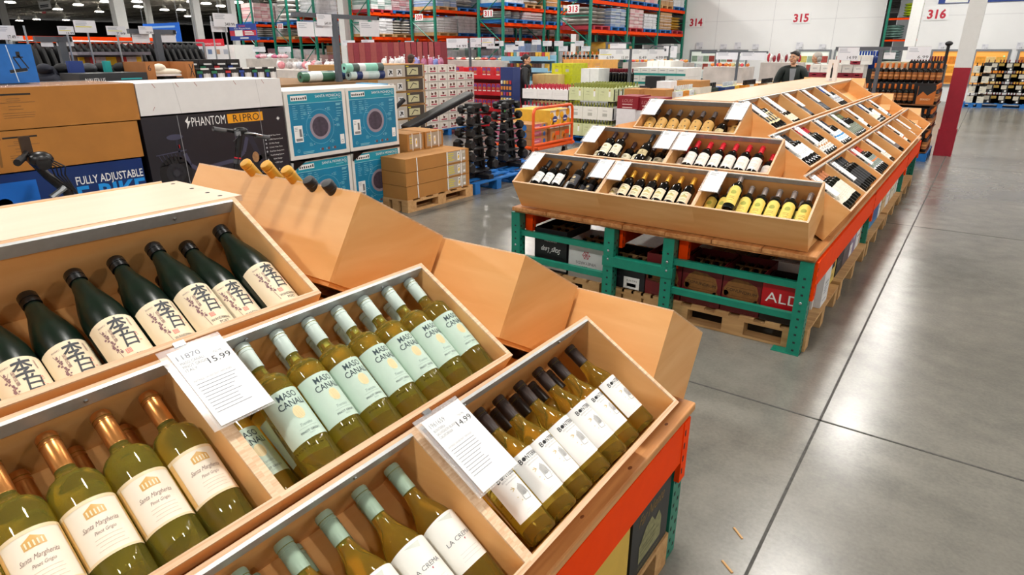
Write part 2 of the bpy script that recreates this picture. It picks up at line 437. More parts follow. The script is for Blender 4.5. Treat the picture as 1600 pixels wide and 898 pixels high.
# tall hip-roofed riser that carries the bins
def riser(cx, y0, y1, label):
    mb = MB(); s = ST/CT
    def ring(z):
        d = (z-WT)/s
        x0, x1 = 2*cx+.655+d, -.655-d
        return [(x0, y0+.05+d, z), (x1, y0+.05+d, z), (x1, y1-.05-d, z), (x0, y1-.05-d, z)]
    a, b = ring(WT), ring(1.12); a = [(q[0], q[1], WT+.0015) for q in a]
    mb.add(a+b, [(3, 2, 1, 0), (4, 5, 6, 7), (0, 1, 5, 4), (1, 2, 6, 5), (2, 3, 7, 6), (3, 0, 4, 7)], PLY)
    o = mb.build('display_riser'); return tag(o, label, 'display riser')
def deck(x0, x1, y0, y1, z, label, screws=()):
    mb = MB(); mb.box(x0, x1, y0, y1, z-.014, z, PLYTOP); mb.box(x0+.16, x1-.16, y0+.2, y1-.2, z-.2, z-.014, PLY)
    o = tag(mb.build('display_deck'), label, 'display deck')
    for x, y in screws: MB().blob((x, y, z), (.006, .006, .001), DARK, None, 8, 4).build('screw_head', o)
    return o
# ------------------------------------------------------------------ pallet-rack tables
def upright(t, x0, x1, y0, y1, z1, foot=None):
    mb = MB(); mb.box(x0, x1, y0, y1, 0, z1, RACKGREEN)
    n = int((z1-.04)/.0508)
    for i in range(n):
        z = .03+.0508*i; xc = (x0+x1)/2; yc = (y0+y1)/2
        mb.box(xc-.007, xc+.007, y0-.0006, y0, z-.006, z+.006, DARK)
        for yy in (y0+.02, y1-.02):
            mb.box(x1, x1+.0006, yy-.006, yy+.006, z-.01+.012*(yy > yc), z+.004+.012*(yy > yc), DARK); mb.box(x0-.0006, x0, yy-.006, yy+.006, z-.008, z+.006, DARK)
    o = mb.build('upright', t)
    if foot: MB().box(*foot, 0, .006, RACKGREEN).build('foot_plate', o)
    return o
def bolt(o, x, y, z, ax): 
    r = (.009, .004, .009) if ax == 'y' else (.004, .009, .009)
    return MB().blob((x, y, z), r, STEEL, None, 8, 4).build('bolt', o)
def side_beam(t, x0, x1, y0, y1, z0, z1):
    mb = MB(); mb.box(x0, x1, y0, y1, z0, z1, RACKORANGE); mb.box(x0-.004, x1+.004, y0, y0+.004, z0-.06, z1, RACKORANGE)
    o = mb.build('beam', t); return o
def connector(t, x0, x1, y0, y1, z0, z1):
    mb = MB(); mb.box(x0, x1, y0, y1, z0, z1, RACKORANGE)
    z = z0+.03
    while z < z1-.03:
        mb.box(x1, x1+.0008, y0+.01, y0+.018, z, z+.022, DARK); z += .05
    return mb.build('beam_connector', t)

def rack_table(y0, y1, label, near_rails=True, xs=((-.665, -.59), (-1.50, -1.425), (-1.93, -1.855), (-2.72, -2.645)), mid=()):
    t = thing('rack_table', label, 'rack table', (-1.64, y0, 0))
    zt = .587
    for i, (a, b) in enumerate(xs):
        foot = (b-.16, b, y0-.005, y0+.072) if i == 0 else None
        up = upright(t, a, b, y0, y0+.075, zt, foot)
        upright(t, a, b, y1-.075, y1, zt)
        bolt(up, (a+b)/2, y0-.002, .335 if i in (0, 3) else .37, 'y')
        if i in (1, 2): bolt(up, (a+b)/2, y0-.002, .43, 'y')
    for i, (a, b) in enumerate(((xs[1][1], xs[0][0]), (xs[3][1], xs[2][0]))):
        for z0, z1 in ((.412, .452), (.213, .253)):
            for yy in (y0+.02, y1-.055):
                q = MB(); q.box(a, b, yy, yy+.035, z0, z1, RACKGREEN); q.build('frame_strut', t)
    for yy in (y0+.005, y1-.06): MB().box(xs[2][1]-.08, xs[1][0]+.08, yy-.008, yy+.055, .32, .388, RACKGREEN).build('row_spacer', t)
    for a, b in ((-.625, -.575), (-1.46, -1.42), (-1.93+.02, -1.875), (-2.735, -2.69)):
        side_beam(t, a, b, y0+.08, y1-.08, .43, .586)
    for x0, x1, ya in ((-.59, -.572, y0+.03), (-.655, -.64, y0+.08), (-1.42, -1.36, y0+.079), (-1.85, -1.83, y0+.079), (-2.64, -2.58, y0+.079)):
        connector(t, x0, x1, ya, ya+.05, .35 if x0 > -.6 else .44, .586)
    for x0, x1, ya in ((-.59, -.572, y1-.08),): connector(t, x0, x1, ya, ya+.05, .35, .586)
    for yy in mid: 
        upright(t, -.665, -.59, yy, yy+.075, zt); connector(t, -.59, -.572, yy-.05, yy+.0, .35, .586)
    return t
def worktop(x0, x1, y0, y1, label):
    t = thing('worktop', label, 'worktop', ((x0+x1)/2, (y0+y1)/2, .592))
    mb = MB(); n = 7
    for i in range(n):
        a = x0+(x1-x0)*i/n; b = x0+(x1-x0)*(i+1)/n
        mb.box(a, b-.002, y0+(.006 if i % 2 else 0), y1, .6, WT, PINE)
    o = mb.build('top_board', t)
    bv = o.modifiers.new('b', 'BEVEL'); bv.width = .006; bv.segments = 2; bv.limit_method = 'ANGLE'
    q = MB(); q.box(x0+.012, x1-.012, y0+.02, y1-.02, .588, .6, PINE); q.build('under_board', t)
    for kx, ky, s in ((x1-.03, .9*y1 if y1 < 3 else y0+.5, 1), (x1-.02, y0+(y1-y0)*.55, 1.2), (x1-.035, y1-.7, .9), (x1-.025, y1-.45, 1.1)):
        MB().blob((kx, ky, WT), (.005*s, .009*s, .0005), mat('#7a4420', .6), None, 10, 4).build('knot', o)
    return t
# ------------------------------------------------------------------ price cards in clear sleeves
_cards = {}
def price_card(fr, u0, label, a0=.155, a1=.33, h=.252, wd=.1, art=None, lean=0, group='price cards on the bins'):
    key = art[0] if art else 'plain'
    if key not in _cards:
        t = bpy.data.objects.new('price_card', None); COL.objects.link(t); t.empty_display_size = .03
        L = a1-a0
        mb = MB(); mb.box(0, wd, 0, L, 0, .0012, PAPER)
        A = Art()
        if art:
            n0, lines, price = art
            A.text(n0, .008, L-.018, .0105, GREYINK, w=.042, align='l')
            for i, s in enumerate(lines): A.text(s, .008, L-.031-.0085*i, .0062, GREYINK, w=.0056*len(s)*.62+.004, align='l')
            A.text('750 ML', wd-.014, L-.030, .005, GREYINK, w=.018, align='r')
            A.text(price, wd-.006, L-.044, .0125, INK, w=.042, align='r')
            A.text('RATINGS ON RECENT VINTAGES', .008, L-.074, .0042, GREYINK, w=.07, align='l')
            A.lines(.008, .082, [L-.082-.0072*i for i in range(10)], .0014, GREYINK, .3)
        else:
            A.lines(.01, .06, [L-.015, L-.025, L-.034], .004, GREYINK); A.text('29.99', wd-.006, L-.048, .011, GREYINK, w=.034, align='r')
            A.lines(.01, .085, [L-.075-.008*i for i in range(9)], .0022, mat('#c3c5ca', .7, var=0))
        A.flat(mb, T(0, 0, .0012), .0003)
        mb.build('paper', t, local=True)
        mb = MB(); mb.box(-.014, wd+.002, -.004, L+.01, -.0022, -.0004, clear_film()); mb.build('clear_sleeve', t, local=True)
        mb = MB(); mb.box(.02, .04, L+.008, L+.018, -.006, .0, STEEL); mb.build('clip', t, local=True)
        _cards[key] = t; tag(t, label, 'price card', group); t.matrix_world = fr.M(u0, a0, h); return t
    return dup(_cards[key], fr.M(u0, a0, h), label, group)
# ================================================================== bottles
def prof_bordeaux(R=.0375, H=.30, rn=.0145, s=.19, n=.222):
    return [(0, .016), (.016, .013), (.026, .003), (R-.006, 0), (R, .006), (R, s), (R*.96, s+.010), (R*.80, s+.019), (R*.56, n-.008), (rn+.002, n), (rn, n+.012), (rn, H-.014), (rn+.0018, H-.012), (rn+.0018, H-.003), (rn, H), (0, H)]
def prof_burgundy(R=.041, H=.298, rn=.0145):
    return [(0, .016), (.016, .013), (.028, .003), (R-.006, 0), (R, .006), (R, .135), (R*.97, .155), (R*.86, .175), (R*.66, .195), (R*.5, .21), (rn+.002, .23), (rn, .24), (rn, H-.014), (rn+.0018, H-.012), (rn+.0018, H-.003), (rn, H), (0, H)]
def prof_sake(R=.0405, H=.292, rn=.0145):
    return [(0, .004), (R-.007, 0), (R, .006), (R, .155), (R*.96, .172), (R*.83, .195), (R*.66, .218), (R*.5, .238), (rn+.003, .256), (rn, .264), (rn, H), (0, H)]
def prof_magnum(R=.052, H=.36, rn=.017): return prof_bordeaux(R, H, rn, .23, .28)
# kind: profile, glass material, capsule (colour, z from, radius add, metal), label (z0, z1, half angle, colour, top shape), art function
def label_mesh(prof_R, z0, z1, ha, m, R, top=None, seg=14, z=0):
    mb = MB(); vs = []; r = R+.0004
    for i in range(seg+1):
        t = -ha+2*ha*i/seg; zt = z1+(top(t/ha) if top else 0)
        vs += [(r*math.cos(t), r*math.sin(t), z0), (r*math.cos(t), r*math.sin(t), zt)]
    mb.add(vs, [(2*i, 2*i+2, 2*i+3, 2*i+1) for i in range(seg)], m, None, True)
    return mb
BOT = {}
def bottle_kind(key, prof, gm, R, cap, lab, art=None, seg=24, caprings=True, extra=None):
    o = MB().lathe(prof, gm, seg).build('wine_bottle', local=True, angle=50)
    rn = prof[-2][0]; H = prof[-1][1]
    cm, cz, cr, tip = cap
    mb = MB(); rr = rn+cr
    if key == 'sake':
        pr = [(rn+.0005, H-.026), (rr, H-.0255), (rr, H-.016), (rr-.001, H-.0155), (rr-.001, H-.013), (rr, H-.0125), (rr, H), (rr-.002, H+.003), (0, H+.003)]
    else:
        pr = [(rn+.0006, cz), (rr, cz+.001), (rr, H-.02), (rr+.0009, H-.0195), (rr+.0009, H-.017), (rr, H-.0165), (rr, H-.012), (rr+.0009, H-.0115), (rr+.0009, H-.003), (rr-.001, H+.001), (rr-.004, H+.0012), (0, H+.0012)]
    mb.lathe(pr, cm, 18)
    if extra: extra(mb, rr, H)
    mb.build('capsule', o, local=True)
    if lab:
        z0, z1, ha, lm, top = lab
        mb = label_mesh(None, z0, z1, ha, lm, R, top)
        if art: A = Art(); art(A, z0, z1, ha*R); A.wrap(mb, R)
        mb.build('label', o, local=True)
    o.hide_render = False
    BOT[key] = [o, False, R, H]
    return o
BULK = []
def put_bottle(key, M, label, group, name=None):
    o, used, R, H = BOT[key]
    if key.startswith('up') and not name: BULK.append((key, M)); return None
    if not used:
        BOT[key][1] = True; o.matrix_world = M
        if name: o.name = name
        return tag(o, label, 'bottle', group)
    r = dup(o, M, label, group)
    if name: r.name = name
    return r
def lay(fr, key, u, a, h, label, group, roll=0.0, du=0.0, lift=0.0):
    "bottle lying in a bin, base at a, neck up the slope, label up; du skews the neck along the row, lift raises it"
    Z = (fr.A+fr.U*du+fr.N*lift).normalized(); X = fr.N*math.cos(roll)+fr.U*math.sin(roll); X = (X-Z*X.dot(Z)).normalized()
    return put_bottle(key, frame(fr.pt(u, a, h), X, Z), label, group)
WINE = glass('pale_wine_in_clear_glass', '#f6e268', .0, 1.34, .9)
WINE2 = glass('golden_wine_in_clear_glass', '#f7d95c', .0, 1.34, .9)
WINE3 = glass('straw_wine_in_green_glass', '#ede46e', .0, 1.34, .9)
GREENG = mat('#0c1c12', .28, spec=.5, var=.3, scale=30)
REDG = mat('#070708', .07, spec=.6, var=0)
REDG2 = mat('#0d120c', .08, spec=.6, var=0)
CREAM = mat('#f3e2c2', .6, var=.02); MINT = mat('#c3d8c8', .6, var=.02)

def art_sake(A, z0, z1, w):
    c = (z0+z1)/2; K = mat('#3c3f44', .6, var=0); P = mat('#8d6a6c', .7, var=0); PK = mat('#ef9a86', .7, var=0)
    A.text('李', .004, z1-.024, .034, K, w=.032, slant=.15, rot=.08, bold=.018); A.text('白', .010, z1-.056, .027, K, w=.024, slant=.18, rot=.04, bold=.012)
    for i, s in enumerate('純米吟醸'): A.text(s, -.013, z1-.026-.008*i, .0065, P, w=.0055)
    A.text('RIHAKU', -.021, z1-.010, .0035, P, w=.014)
    A.text('WANDERING', .006, z0+.021, .0068, K, w=.040); A.text('POET', .008, z0+.011, .0066, K, w=.019)
    A.rect(-.010, .000, z0+.030, z0+.041, PK); A.text('印', -.005, z0+.0355, .008, mat('#f3d5c0', .7, var=0), w=.007, lift=2)
    R_ = random.Random(3)
    for i in range(26):
        t = R_.random(); x = -.027+t*.009+R_.uniform(-.004, .004); y = z1-.02-t*.062
        A.disc(x, y, R_.uniform(.0012, .0028), P, n=5)
    A.line([(-.029, z1-.016), (-.023, z1-.04), (-.017, z0+.012)], .0008, P); A.line([(-.025, z1-.035), (-.018, z1-.022)], .0006, P)
    for i in range(8): A.disc(.025+R_.uniform(-.004, .003), z1-.045-R_.random()*.02, .0014, PK, n=5)
    for i in range(4): A.text('酒', .026, z1-.010-.005*i, .004, P, w=.004)
def art_maso(A, z0, z1, w):
    K = mat('#2f4348', .6, var=0); G = mat('#ecd9a6', .5, var=.05)
    A.text('MASO', .002, z1-.015, .0135, K, w=.040, bold=.008); A.text('CANALI', .002, z1-.033, .0135, K, w=.054, bold=.008)
    A.disc(.003, z1-.056, .0105, G, ry=.0145, n=18)
    R_ = random.Random(5)
    for i in range(9):
        y = z1-.067+.0026*i; A.line([(-.004, y), (.010, y+.0005)], .0005, mat('#cdb98a', .5, var=0), lift=2)
    A.text('Trentino', .003, z0+.030, .0062, mat('#8aa19a', .6, var=0), w=.026, slant=.35); A.rect(-.016, .022, z0+.0225, z0+.0229, mat('#8aa19a', .6, var=0))
    A.text('PINOT GRIGIO', .003, z0+.0145, .0045, K, w=.040); A.text('2 0 2 2', .003, z0+.0085, .0028, mat('#8aa19a', .6, var=0), w=.010)
def art_santa(A, z0, z1, w):
    G = mat('#e4bd7b', .4, var=.12, scale=90); G2 = mat('#d8a95e', .4, var=.1); K = mat('#9a7f74', .6, var=0)
    A.rect(-w, -w+.009, z0, z1, G); A.rect(-w, w, z1-.006, z1, mat('#efd7ae', .5, var=.05)); A.rect(w-.008, w, z0, z1, G); A.rect(-w, w, z0, z0+.004, mat('#efd7ae', .5, var=.05))
    A.poly([(-.014, z1-.030), (-.014, z1-.018), (-.006, z1-.014), (0, z1-.010), (.006, z1-.014), (.014, z1-.018), (.014, z1-.030)], G2)
    for i in range(5): A.rect(-.011+.005*i, -.009+.005*i, z1-.028, z1-.019, CREAM, lift=2)
    A.text('Santa Margherita', 0, z1-.043, .0078, K, w=.050, slant=.35); A.text('Pinot Grigio', .001, z1-.056, .0056, K, w=.029, slant=.3)
    A.lines(-.020, .022, [z0+.030, z0+.024, z0+.018, z0+.012], .0008, mat('#d9c6ae', .6, var=0), .3, align='c')
def art_crema(A, z0, z1, w):
    K = mat('#77777a', .6, var=0); RD = mat('#b33a55', .6, var=0)
    A.text('LA CREMA', .0, z1-.046, .0085, K, w=.06); A.poly([(.004, z1-.054), (.0075, z1-.0525), (.006, z1-.0575)], RD)
    A.poly([(-w*.3, z1), (w*.3, z1), (w*.22, z1-.012)], mat('#d9dcd2', .5, var=.02))
    A.lines(-.024, .024, [z0+.026, z0+.019, z0+.012], .0006, mat('#cfcfcb', .6, var=0), .2, align='c')
def art_bont(A, z0, z1, w):
    K = mat('#2a2a2c', .6, var=0); G = mat('#9a9a9a', .6, var=0); Y = mat('#d1b15e', .6, var=0)
    A.text('B', -.027, z1-.017, .0115, K, w=.0078, bold=.012); A.disc(-.0175, z1-.017, .0046, K, n=14); A.text('NTERRA', .009, z1-.017, .0105, K, w=.042, bold=.008)
    A.text('ESTATE COLLECTION', 0, z1-.0265, .0034, G, w=.047); A.text('SAUVIGNON BLANC', 0, z1-.033, .0026, G, w=.038)
    A.line([(-.018, z1-.046), (-.010, z1-.050), (-.017, z1-.053)], .0012, Y); A.line([(-.010, z1-.050), (-.014, z1-.044)], .001, Y)
    R_ = random.Random(2)
    for i in range(5):
        x = -.005+.0042*i; t = z1-.046-abs(i-2)*.0035
        A.line([(x, z1-.072), (x, t), (x+.0026, t), (x+.0026, z1-.072)], .0006, K)
    A.line([(-.006, z1-.072), (-.006, z1-.082), (.010, z1-.084), (.016, z1-.072), (.012, z1-.058)], .0008, K); A.ring(.004, z1-.069, .003, .0036, K, 12)
    for x, y in ((-.012, .078), (.019, .080), (-.016, .068)): A.disc(x, z1-y, .0011, Y, n=6)
    A.lines(-.022, .022, [z0+.012, z0+.008], .0005, mat('#cfcfcf', .6, var=0), .3, align='c')
bottle_kind('sake', prof_sake(), GREENG, .0405, (mat('#111112', .25, var=0), 0, .0030, 0), (.014, .132, 1.28, CREAM, lambda t: .004*(1-t*t)), art_sake, 28)
bottle_kind('maso', prof_bordeaux(.0385, .312, .0140, .200, .228), WINE, .0385, (mat('#cfdfd6', .35, var=.02), .250, .0012, 0), (.064, .176, 1.32, MINT, None), art_maso, 28)
bottle_kind('santa', prof_bordeaux(.0392, .305, .0145, .195, .228), WINE3, .0392, (mat('#d7914f', .28, .75, var=.05), .236, .0012, 0), (.060, .156, 1.3, mat('#f4e7d3', .55, var=.02), None), art_santa, 28)
bottle_kind('crema', prof_burgundy(.0405, .305), WINE2, .0405, (mat('#9fb6a0', .35, .1, var=.03), .243, .0012, 0), (.058, .158, 1.35, mat('#f6f4ec', .55, var=.015), lambda t: .006*(1-t*t)), art_crema, 28)
bottle_kind('bonterra', prof_burgundy(.0385, .298), WINE2, .0385, (mat('#33241f', .35, .1, var=.06), .235, .0012, 0), (.048, .160, 1.3, mat('#fafaf7', .5, var=.01), None), art_bont, 28)
# dark red-wine bottles of the far display: capsule colour and label colour differ by kind
def simple_art(c1, c2=None, style='text', words=None):
    def f(A, z0, z1, w):
        m1 = mat(c1, .6, var=0); m2 = mat(c2 or c1, .6, var=.05)
        h = z1-z0
        if style == 'text':
            A.text(words or 'CUVEE', 0, z1-h*.3, h*.10, m1, w=w*.9); A.lines(-w*.5, w*.5, [z0+h*.45, z0+h*.35, z0+h*.25], h*.03, m2, .4, align='c')
        elif style == 'crest':
            A.disc(0, z1-h*.30, h*.13, m2, n=10); A.lines(-w*.5, w*.5, [z0+h*.42, z0+h*.33, z0+h*.2], h*.035, m1, .4, align='c')
        elif style == 'house':
            A.rect(-w*.5, w*.5, z0+h*.45, z0+h*.62, m2); A.poly([(-w*.3, z0+h*.62), (0, z0+h*.74), (w*.3, z0+h*.62)], m1); A.lines(-w*.5, w*.5, [z0+h*.85, z0+h*.28, z0+h*.18], h*.04, m1, .3, align='c')
        elif style == 'pages':
            for i in range(3): A.rect(-w*.85+i*w*.6, -w*.4+i*w*.6, z0+h*.15, z1-h*.1, m1); 
            A.rect(-w*.25, w*.3, z0+h*.3, z1-h*.4, m2, lift=2)
        elif style == 'mosaic':
            R_ = random.Random(9)
            for i in range(16): A.disc(R_.uniform(-w*.8, w*.8), R_.uniform(z0+h*.05, z1-h*.05), R_.uniform(.003, .008), (m1, m2)[i % 2], n=6, lift=1+i % 3)
        elif style == 'band':
            A.rect(-w, w, z0+h*.45, z0+h*.6, m1); A.lines(-w*.6, w*.6, [z0+h*.8, z0+h*.3, z0+h*.2], h*.04, m2, .3, align='c')
    return f
def red(key, capc, labc, shape='bd', lab=(.055, .15), ha=1.15, style='text', c1='#7a6a60', c2=None, metal=.1, top=None, words=None, g=None):
    R = {'bd': .0375, 'bg': .041, 'mg': .052}[shape]; p = {'bd': prof_bordeaux(), 'bg': prof_burgundy(), 'mg': prof_magnum()}[shape]
    cz = {'bd': .235, 'bg': .235, 'mg': .29}[shape]
    bottle_kind(key, p, g or REDG, R, (mat(capc, .4, metal, var=.04), cz, .0012, 0), (lab[0], lab[1], ha, mat(labc, .55, var=.03, scale=40), top), simple_art(c1, c2, style, words), 18)
dome = lambda t: .016*(1-t*t)
red('stripe', '#2a2a2d', '#f4f2ee', c1='#8b8b8b'); red('blackarch', '#2a2a2d', '#34343a', c1='#c9b48a', style='crest')
red('castle', '#d79a35', '#f3dfc0', 'bd', (.05, .14), 1.15, 'house', '#8a8f4a', '#c8b87a', .5)
red('yellow', '#8d817b', '#f0d468', 'bd', (.03, .16), 1.2, 'crest', '#b8993c', '#a8a845', .3, dome, g=REDG2)
red('ivory', '#3a2527', '#f2ead0', 'bd', (.05, .145), 1.2, 'crest', '#8a8168', '#b9ad86')
red('redcap', '#d81f2f', '#f6ece2', 'bd', (.05, .16), 1.25, 'text', '#d9b7a5', None, .1)
red('tapestry', '#5b5150', '#c99a4e', 'bg', (.035, .15), 1.25, 'mosaic', '#2d2a26', '#e8cf9a', .1, dome)
red('medallion', '#2a2a2d', '#cbb98a', 'bg', (.06, .11), .9, 'crest', '#6b5c3c', '#94804f')
red('pages', '#26262a', '#efdcae', 'bd', (.055, .165), 1.2, 'pages', '#2c2a28', '#d8b46a')
red('cream', '#3a1a20', '#f1e6cc', 'bg', (.05, .12), 1.2, 'text', '#c8b58c'); red('maroon', '#7b2436', '#8b3242', 'bg', (.04, .2), 1.3, 'text', '#c98b95')
red('reddot', '#1b1b1d', '#161619', 'bd', (.05, .16), 1.1, 'crest', '#4c4c50', '#d23a2c'); red('slate', '#33363b', '#4d525a', 'bd', (.05, .15), 1.2, 'text', '#8a8f97')
red('slatemag', '#22201d', '#3a3f49', 'mg', (.05, .2), 1.2, 'text', '#767c88'); red('blueart', '#1c4fb0', '#ccd0d2', 'bd', (.05, .15), 1.25, 'house', '#6f6f78', '#9a9aa4')
red('whitewide', '#2c2c2f', '#f5f5f2', 'bd', (.065, .17), 1.3, 'text', '#bdbdbd'); red('barn', '#cf1f2e', '#f4efe6', 'bd', (.035, .12), 1.3, 'house', '#6b4526', '#c78a4a')
red('azure', '#2f3948', '#f4f8fa', 'bd', (.035, .14), 1.3, 'band', '#2d8ccc', '#7cc3ea'); red('moss', '#7a8056', '#77806f', 'bd', (.035, .135), 1.3, 'text', '#a9b1a2')
red('burgwhite', '#8a1f38', '#f3f3f0', 'bd', (.045, .13), 1.3, 'text', '#cfcfcf'); red('navycream', '#22387a', '#f0e9d6', 'bd', (.05, .15), 1.3, 'text', '#c9bfa2')
red('bigwhite', '#2b2b2e', '#f2f2f0', 'mg', (.05, .17), 1.25, 'crest', '#9d9d9d', '#6f6f73'); red('copper', '#d08455', '#efe9d8', 'bd', (.045, .165), 1.3, 'text', '#d9d0bb', None, .2, g=REDG2)
red('ink', '#2b2c30', '#18191d', 'bd', (.05, .16), 1.2, 'text', '#3a3b42'); red('sage', '#d4452e', '#8f9b93', 'bd', (.07, .16), 1.3, 'band', '#e5813f', '#6f7a72')
red('pearl', '#2b2c30', '#f4f0e4', 'bd', (.04, .13), 1.25, 'text', '#bcb39a'); red('smoke', '#55504d', '#6b6260', 'mg', (.05, .22), 1.2, 'crest', '#8f8682', '#b5a9a2'); red('amber', '#d9742a', '#f5f2ea', 'bd', (.045, .14), 1.25, 'band', '#e07b2e', '#c9c1b2')
red('rust', '#5a2c22', '#f4f4f2', 'bd', (.03, .11), 1.25, 'text', '#c9c9c9'); red('goldneck', '#d9a13a', '#e6c98a', 'bd', (.05, .15), 1.1, 'crest', '#8b6a30', '#c49a4a', .5); red('blackneck', '#19191b', '#2a2a2d', 'bd', (.05, .15), 1.1, 'text', '#77777b')
# ================================================================== foreground display
D1C, D2C = -1.58, -1.65
rack_table(-.75, 1.835, 'green and orange pallet-rack table carrying the foreground wine display')
worktop(-2.60, -.566, -.8, 1.83, 'pine plank worktop under the foreground wine bins')
riser(D1C, -.75, 1.79, 'plywood riser under the bins of the foreground display')
deck(-1.735, -1.425, -.7, .842, 1.392, 'long pale plywood top board of the foreground display', [(-1.70, .815), (-1.60, .812), (-1.52, .808), (-1.46, .806)])
gB = 'bottle bins of the foreground display'
r0, r1, r2 = right(0), right(1), right(2)
bin_box(r0, -.66, .05, 'plywood bin of the front tier out at the near edge, beside the sage-capped bottles', gB)
bin_box(r0, .05, .757, 'plywood bin of the front tier holding the sage-capped bottles', gB, .044)
bin_box(r0, .757, 1.46, 'plywood bin at the aisle end of the front tier holding the brown-capped bottles', gB, .03)
bin_box(r1, -.86, -.205, 'plywood bin of the middle tier out at the near edge', gB)
bin_box(r1, -.205, .467, 'plywood bin of the middle tier holding the copper-capped bottles', gB, .055)
bin_box(r1, .467, 1.12, 'plywood bin of the middle tier holding the mint-capped bottles', gB, .060)
bin_box(r2, -.55, .13, 'plywood bin of the top tier out at the near edge', gB)
bin_box(r2, .13, .813, 'plywood bin of the top tier holding the green sake bottles', gB, .020)
for k, (u0, u1) in enumerate(((-1.46, .66), (-1.12, .8), (-.81, .55))):
    bin_box(left(k, D1C), u0, u1 if k else .6, 'plywood bin on the far side of the foreground display, %s tier' % ('front', 'middle', 'top')[k], gB)
gE = 'end bins of the foreground display seen from behind'
for k, (a, b) in enumerate(((-2.545, -.607), (-2.24, -.92), (-1.95, -1.205))):
    n = 3-k
    fr = farend(k, 1.815)
    for i in range(n):
        w_ = (b-a)/n
        bin_box(fr, -(a+w_*(i+1)), -(a+w_*i), 'plywood end bin facing the second display, %s' % (('%s from the right in the %s' % (ordinal(i+1), ('bottom row', 'second row')[min(k, 1)])) if n > 1 else 'alone at the peak'), gE)
fe = farend(2, 1.815)
for i, (u, h) in enumerate(((1.665, .20), (1.57, .205), (1.475, .20))):
    lay(fe, 'goldneck', u, .10, h-.06, '%s gold-necked bottle from the left sticking up over the top back board' % ordinal(i+1), 'gold necks over the back board', lift=.40)
for i, u in enumerate((1.385, 1.31)):
    lay(fe, 'blackneck', u, .09, .125, '%s black-necked bottle from the left peeping over the top back board' % ordinal(i+1), 'black necks over the back board', lift=.40)

def row(fr, key, us, a, h, desc, group, lift=0, du=0, end='from the aisle end', rolls=None, jitter=.001):
    for i, u in enumerate(us):
        hh = h[i] if isinstance(h, (list, tuple)) else h
        lay(fr, key, u, a+random.uniform(-jitter, jitter), hh, desc % (ordinal(i+1)+' ' ) if '%s' in desc else desc, group, (rolls[i] if rolls else random.uniform(-.12, .12)), du, lift)
# sake
row(r2, 'sake', (.757, .680, .603, .526, .446, .366, .285, .204), .013, (.170, .142, .162, .148, .140, .108, .105, .09), '%sgreen sake bottle from the aisle end, upper layer, cream calligraphy label', 'green sake bottles', .03, .01, rolls=(.03, .0, -.05, .03, -.15, -.05, .0, 0))
row(r2, 'sake', (.718, .638, .556, .475), .014, .062, '%sgreen sake bottle from the aisle end lying in the lower layer', 'sake bottles in the lower layer', 0, .0, rolls=(.6, .9, 0, .4, .3, .2, .1))
# pinot grigio with mint capsules
row(r1, 'maso', (1.062, .986, .908, .830, .750, .671, .592), .017, .175, '%smint-capped pale wine bottle from the aisle end on top of its bin', 'mint-capped bottles', .085, .03, rolls=(-.02, .02, -.05, .02, -.06, .05, -.08))
row(r1, 'maso', (1.028, .948, .869, .790, .710), .016, .106, '%smint-capped pale wine bottle from the aisle end in the lower layer', 'mint-capped bottles in the lower layer', .085, .0)
row(r1, 'maso', (.612, .530), .016, .105, '%smint-labelled bottle from the right lying low under the 15.99 price card', 'mint-labelled bottles under the price card', .0, .0)
# pinot grigio with copper capsules
row(r1, 'santa', (.406, .327, .247, .168, .087, .006), .018, .166, '%scopper-capped bottle from the right on top of its bin', 'copper-capped bottles', .025, .035, rolls=(.05, -.05, -.05, -.03, 0, 0))
row(r1, 'santa', (.370, .290, .209, .128, .047), .016, .097, '%scopper-capped bottle from the right in the lower layer', 'copper-capped bottles in the lower layer', 0, .02)
# chardonnay with sage capsules
row(r0, 'crema', (.700, .616, .533, .449, .365, .281), .018, .158, '%ssage-capped golden wine bottle from the right on top of its bin', 'sage-capped bottles', .015, .02, rolls=(-.05, -.15, -.25, -.3, 0, 0))
row(r0, 'crema', (.658, .575, .491, .407, .323), .016, .086, '%ssage-capped golden wine bottle from the right in the lower layer', 'sage-capped bottles in the lower layer', 0, .01)
# sauvignon blanc with brown capsules
row(r0, 'bonterra', (1.382, 1.300, 1.218, 1.136, 1.054, .972, .890), .018, (.150, .142, .150, .146, .142, .150, .146), '%sbrown-capped cactus-labelled bottle from the aisle end, upper layer', 'brown-capped bottles', .045, .012, rolls=(.05, .1, -.05, -.05, .1, -.05, 0))
row(r0, 'bonterra', (1.341, 1.259, 1.177, 1.095, 1.013, .931), .016, .071, '%sbrown-capped wine bottle from the aisle end in the lower layer', 'brown-capped bottles in the lower layer', .02, 0)
price_card(r1, .447, 'white price card marked 15.99 in a clear sleeve over the bin divider', h=.264, a0=.157, a1=.33, art=('11870', ('MASO CANALI', 'PINOT GRIGIO', 'ITALY'), '15.99'), group='price cards on the foreground display')
price_card(r0, .757, 'white price card marked 14.99 in a clear sleeve beside the brown-capped bottles', h=.264, a0=.153, a1=.335, wd=.112, art=('1961659', ('BONTERRA', 'SAUVIGNON BLANC', 'CALIFORNIA'), '14.99'), group='price cards on the foreground display')
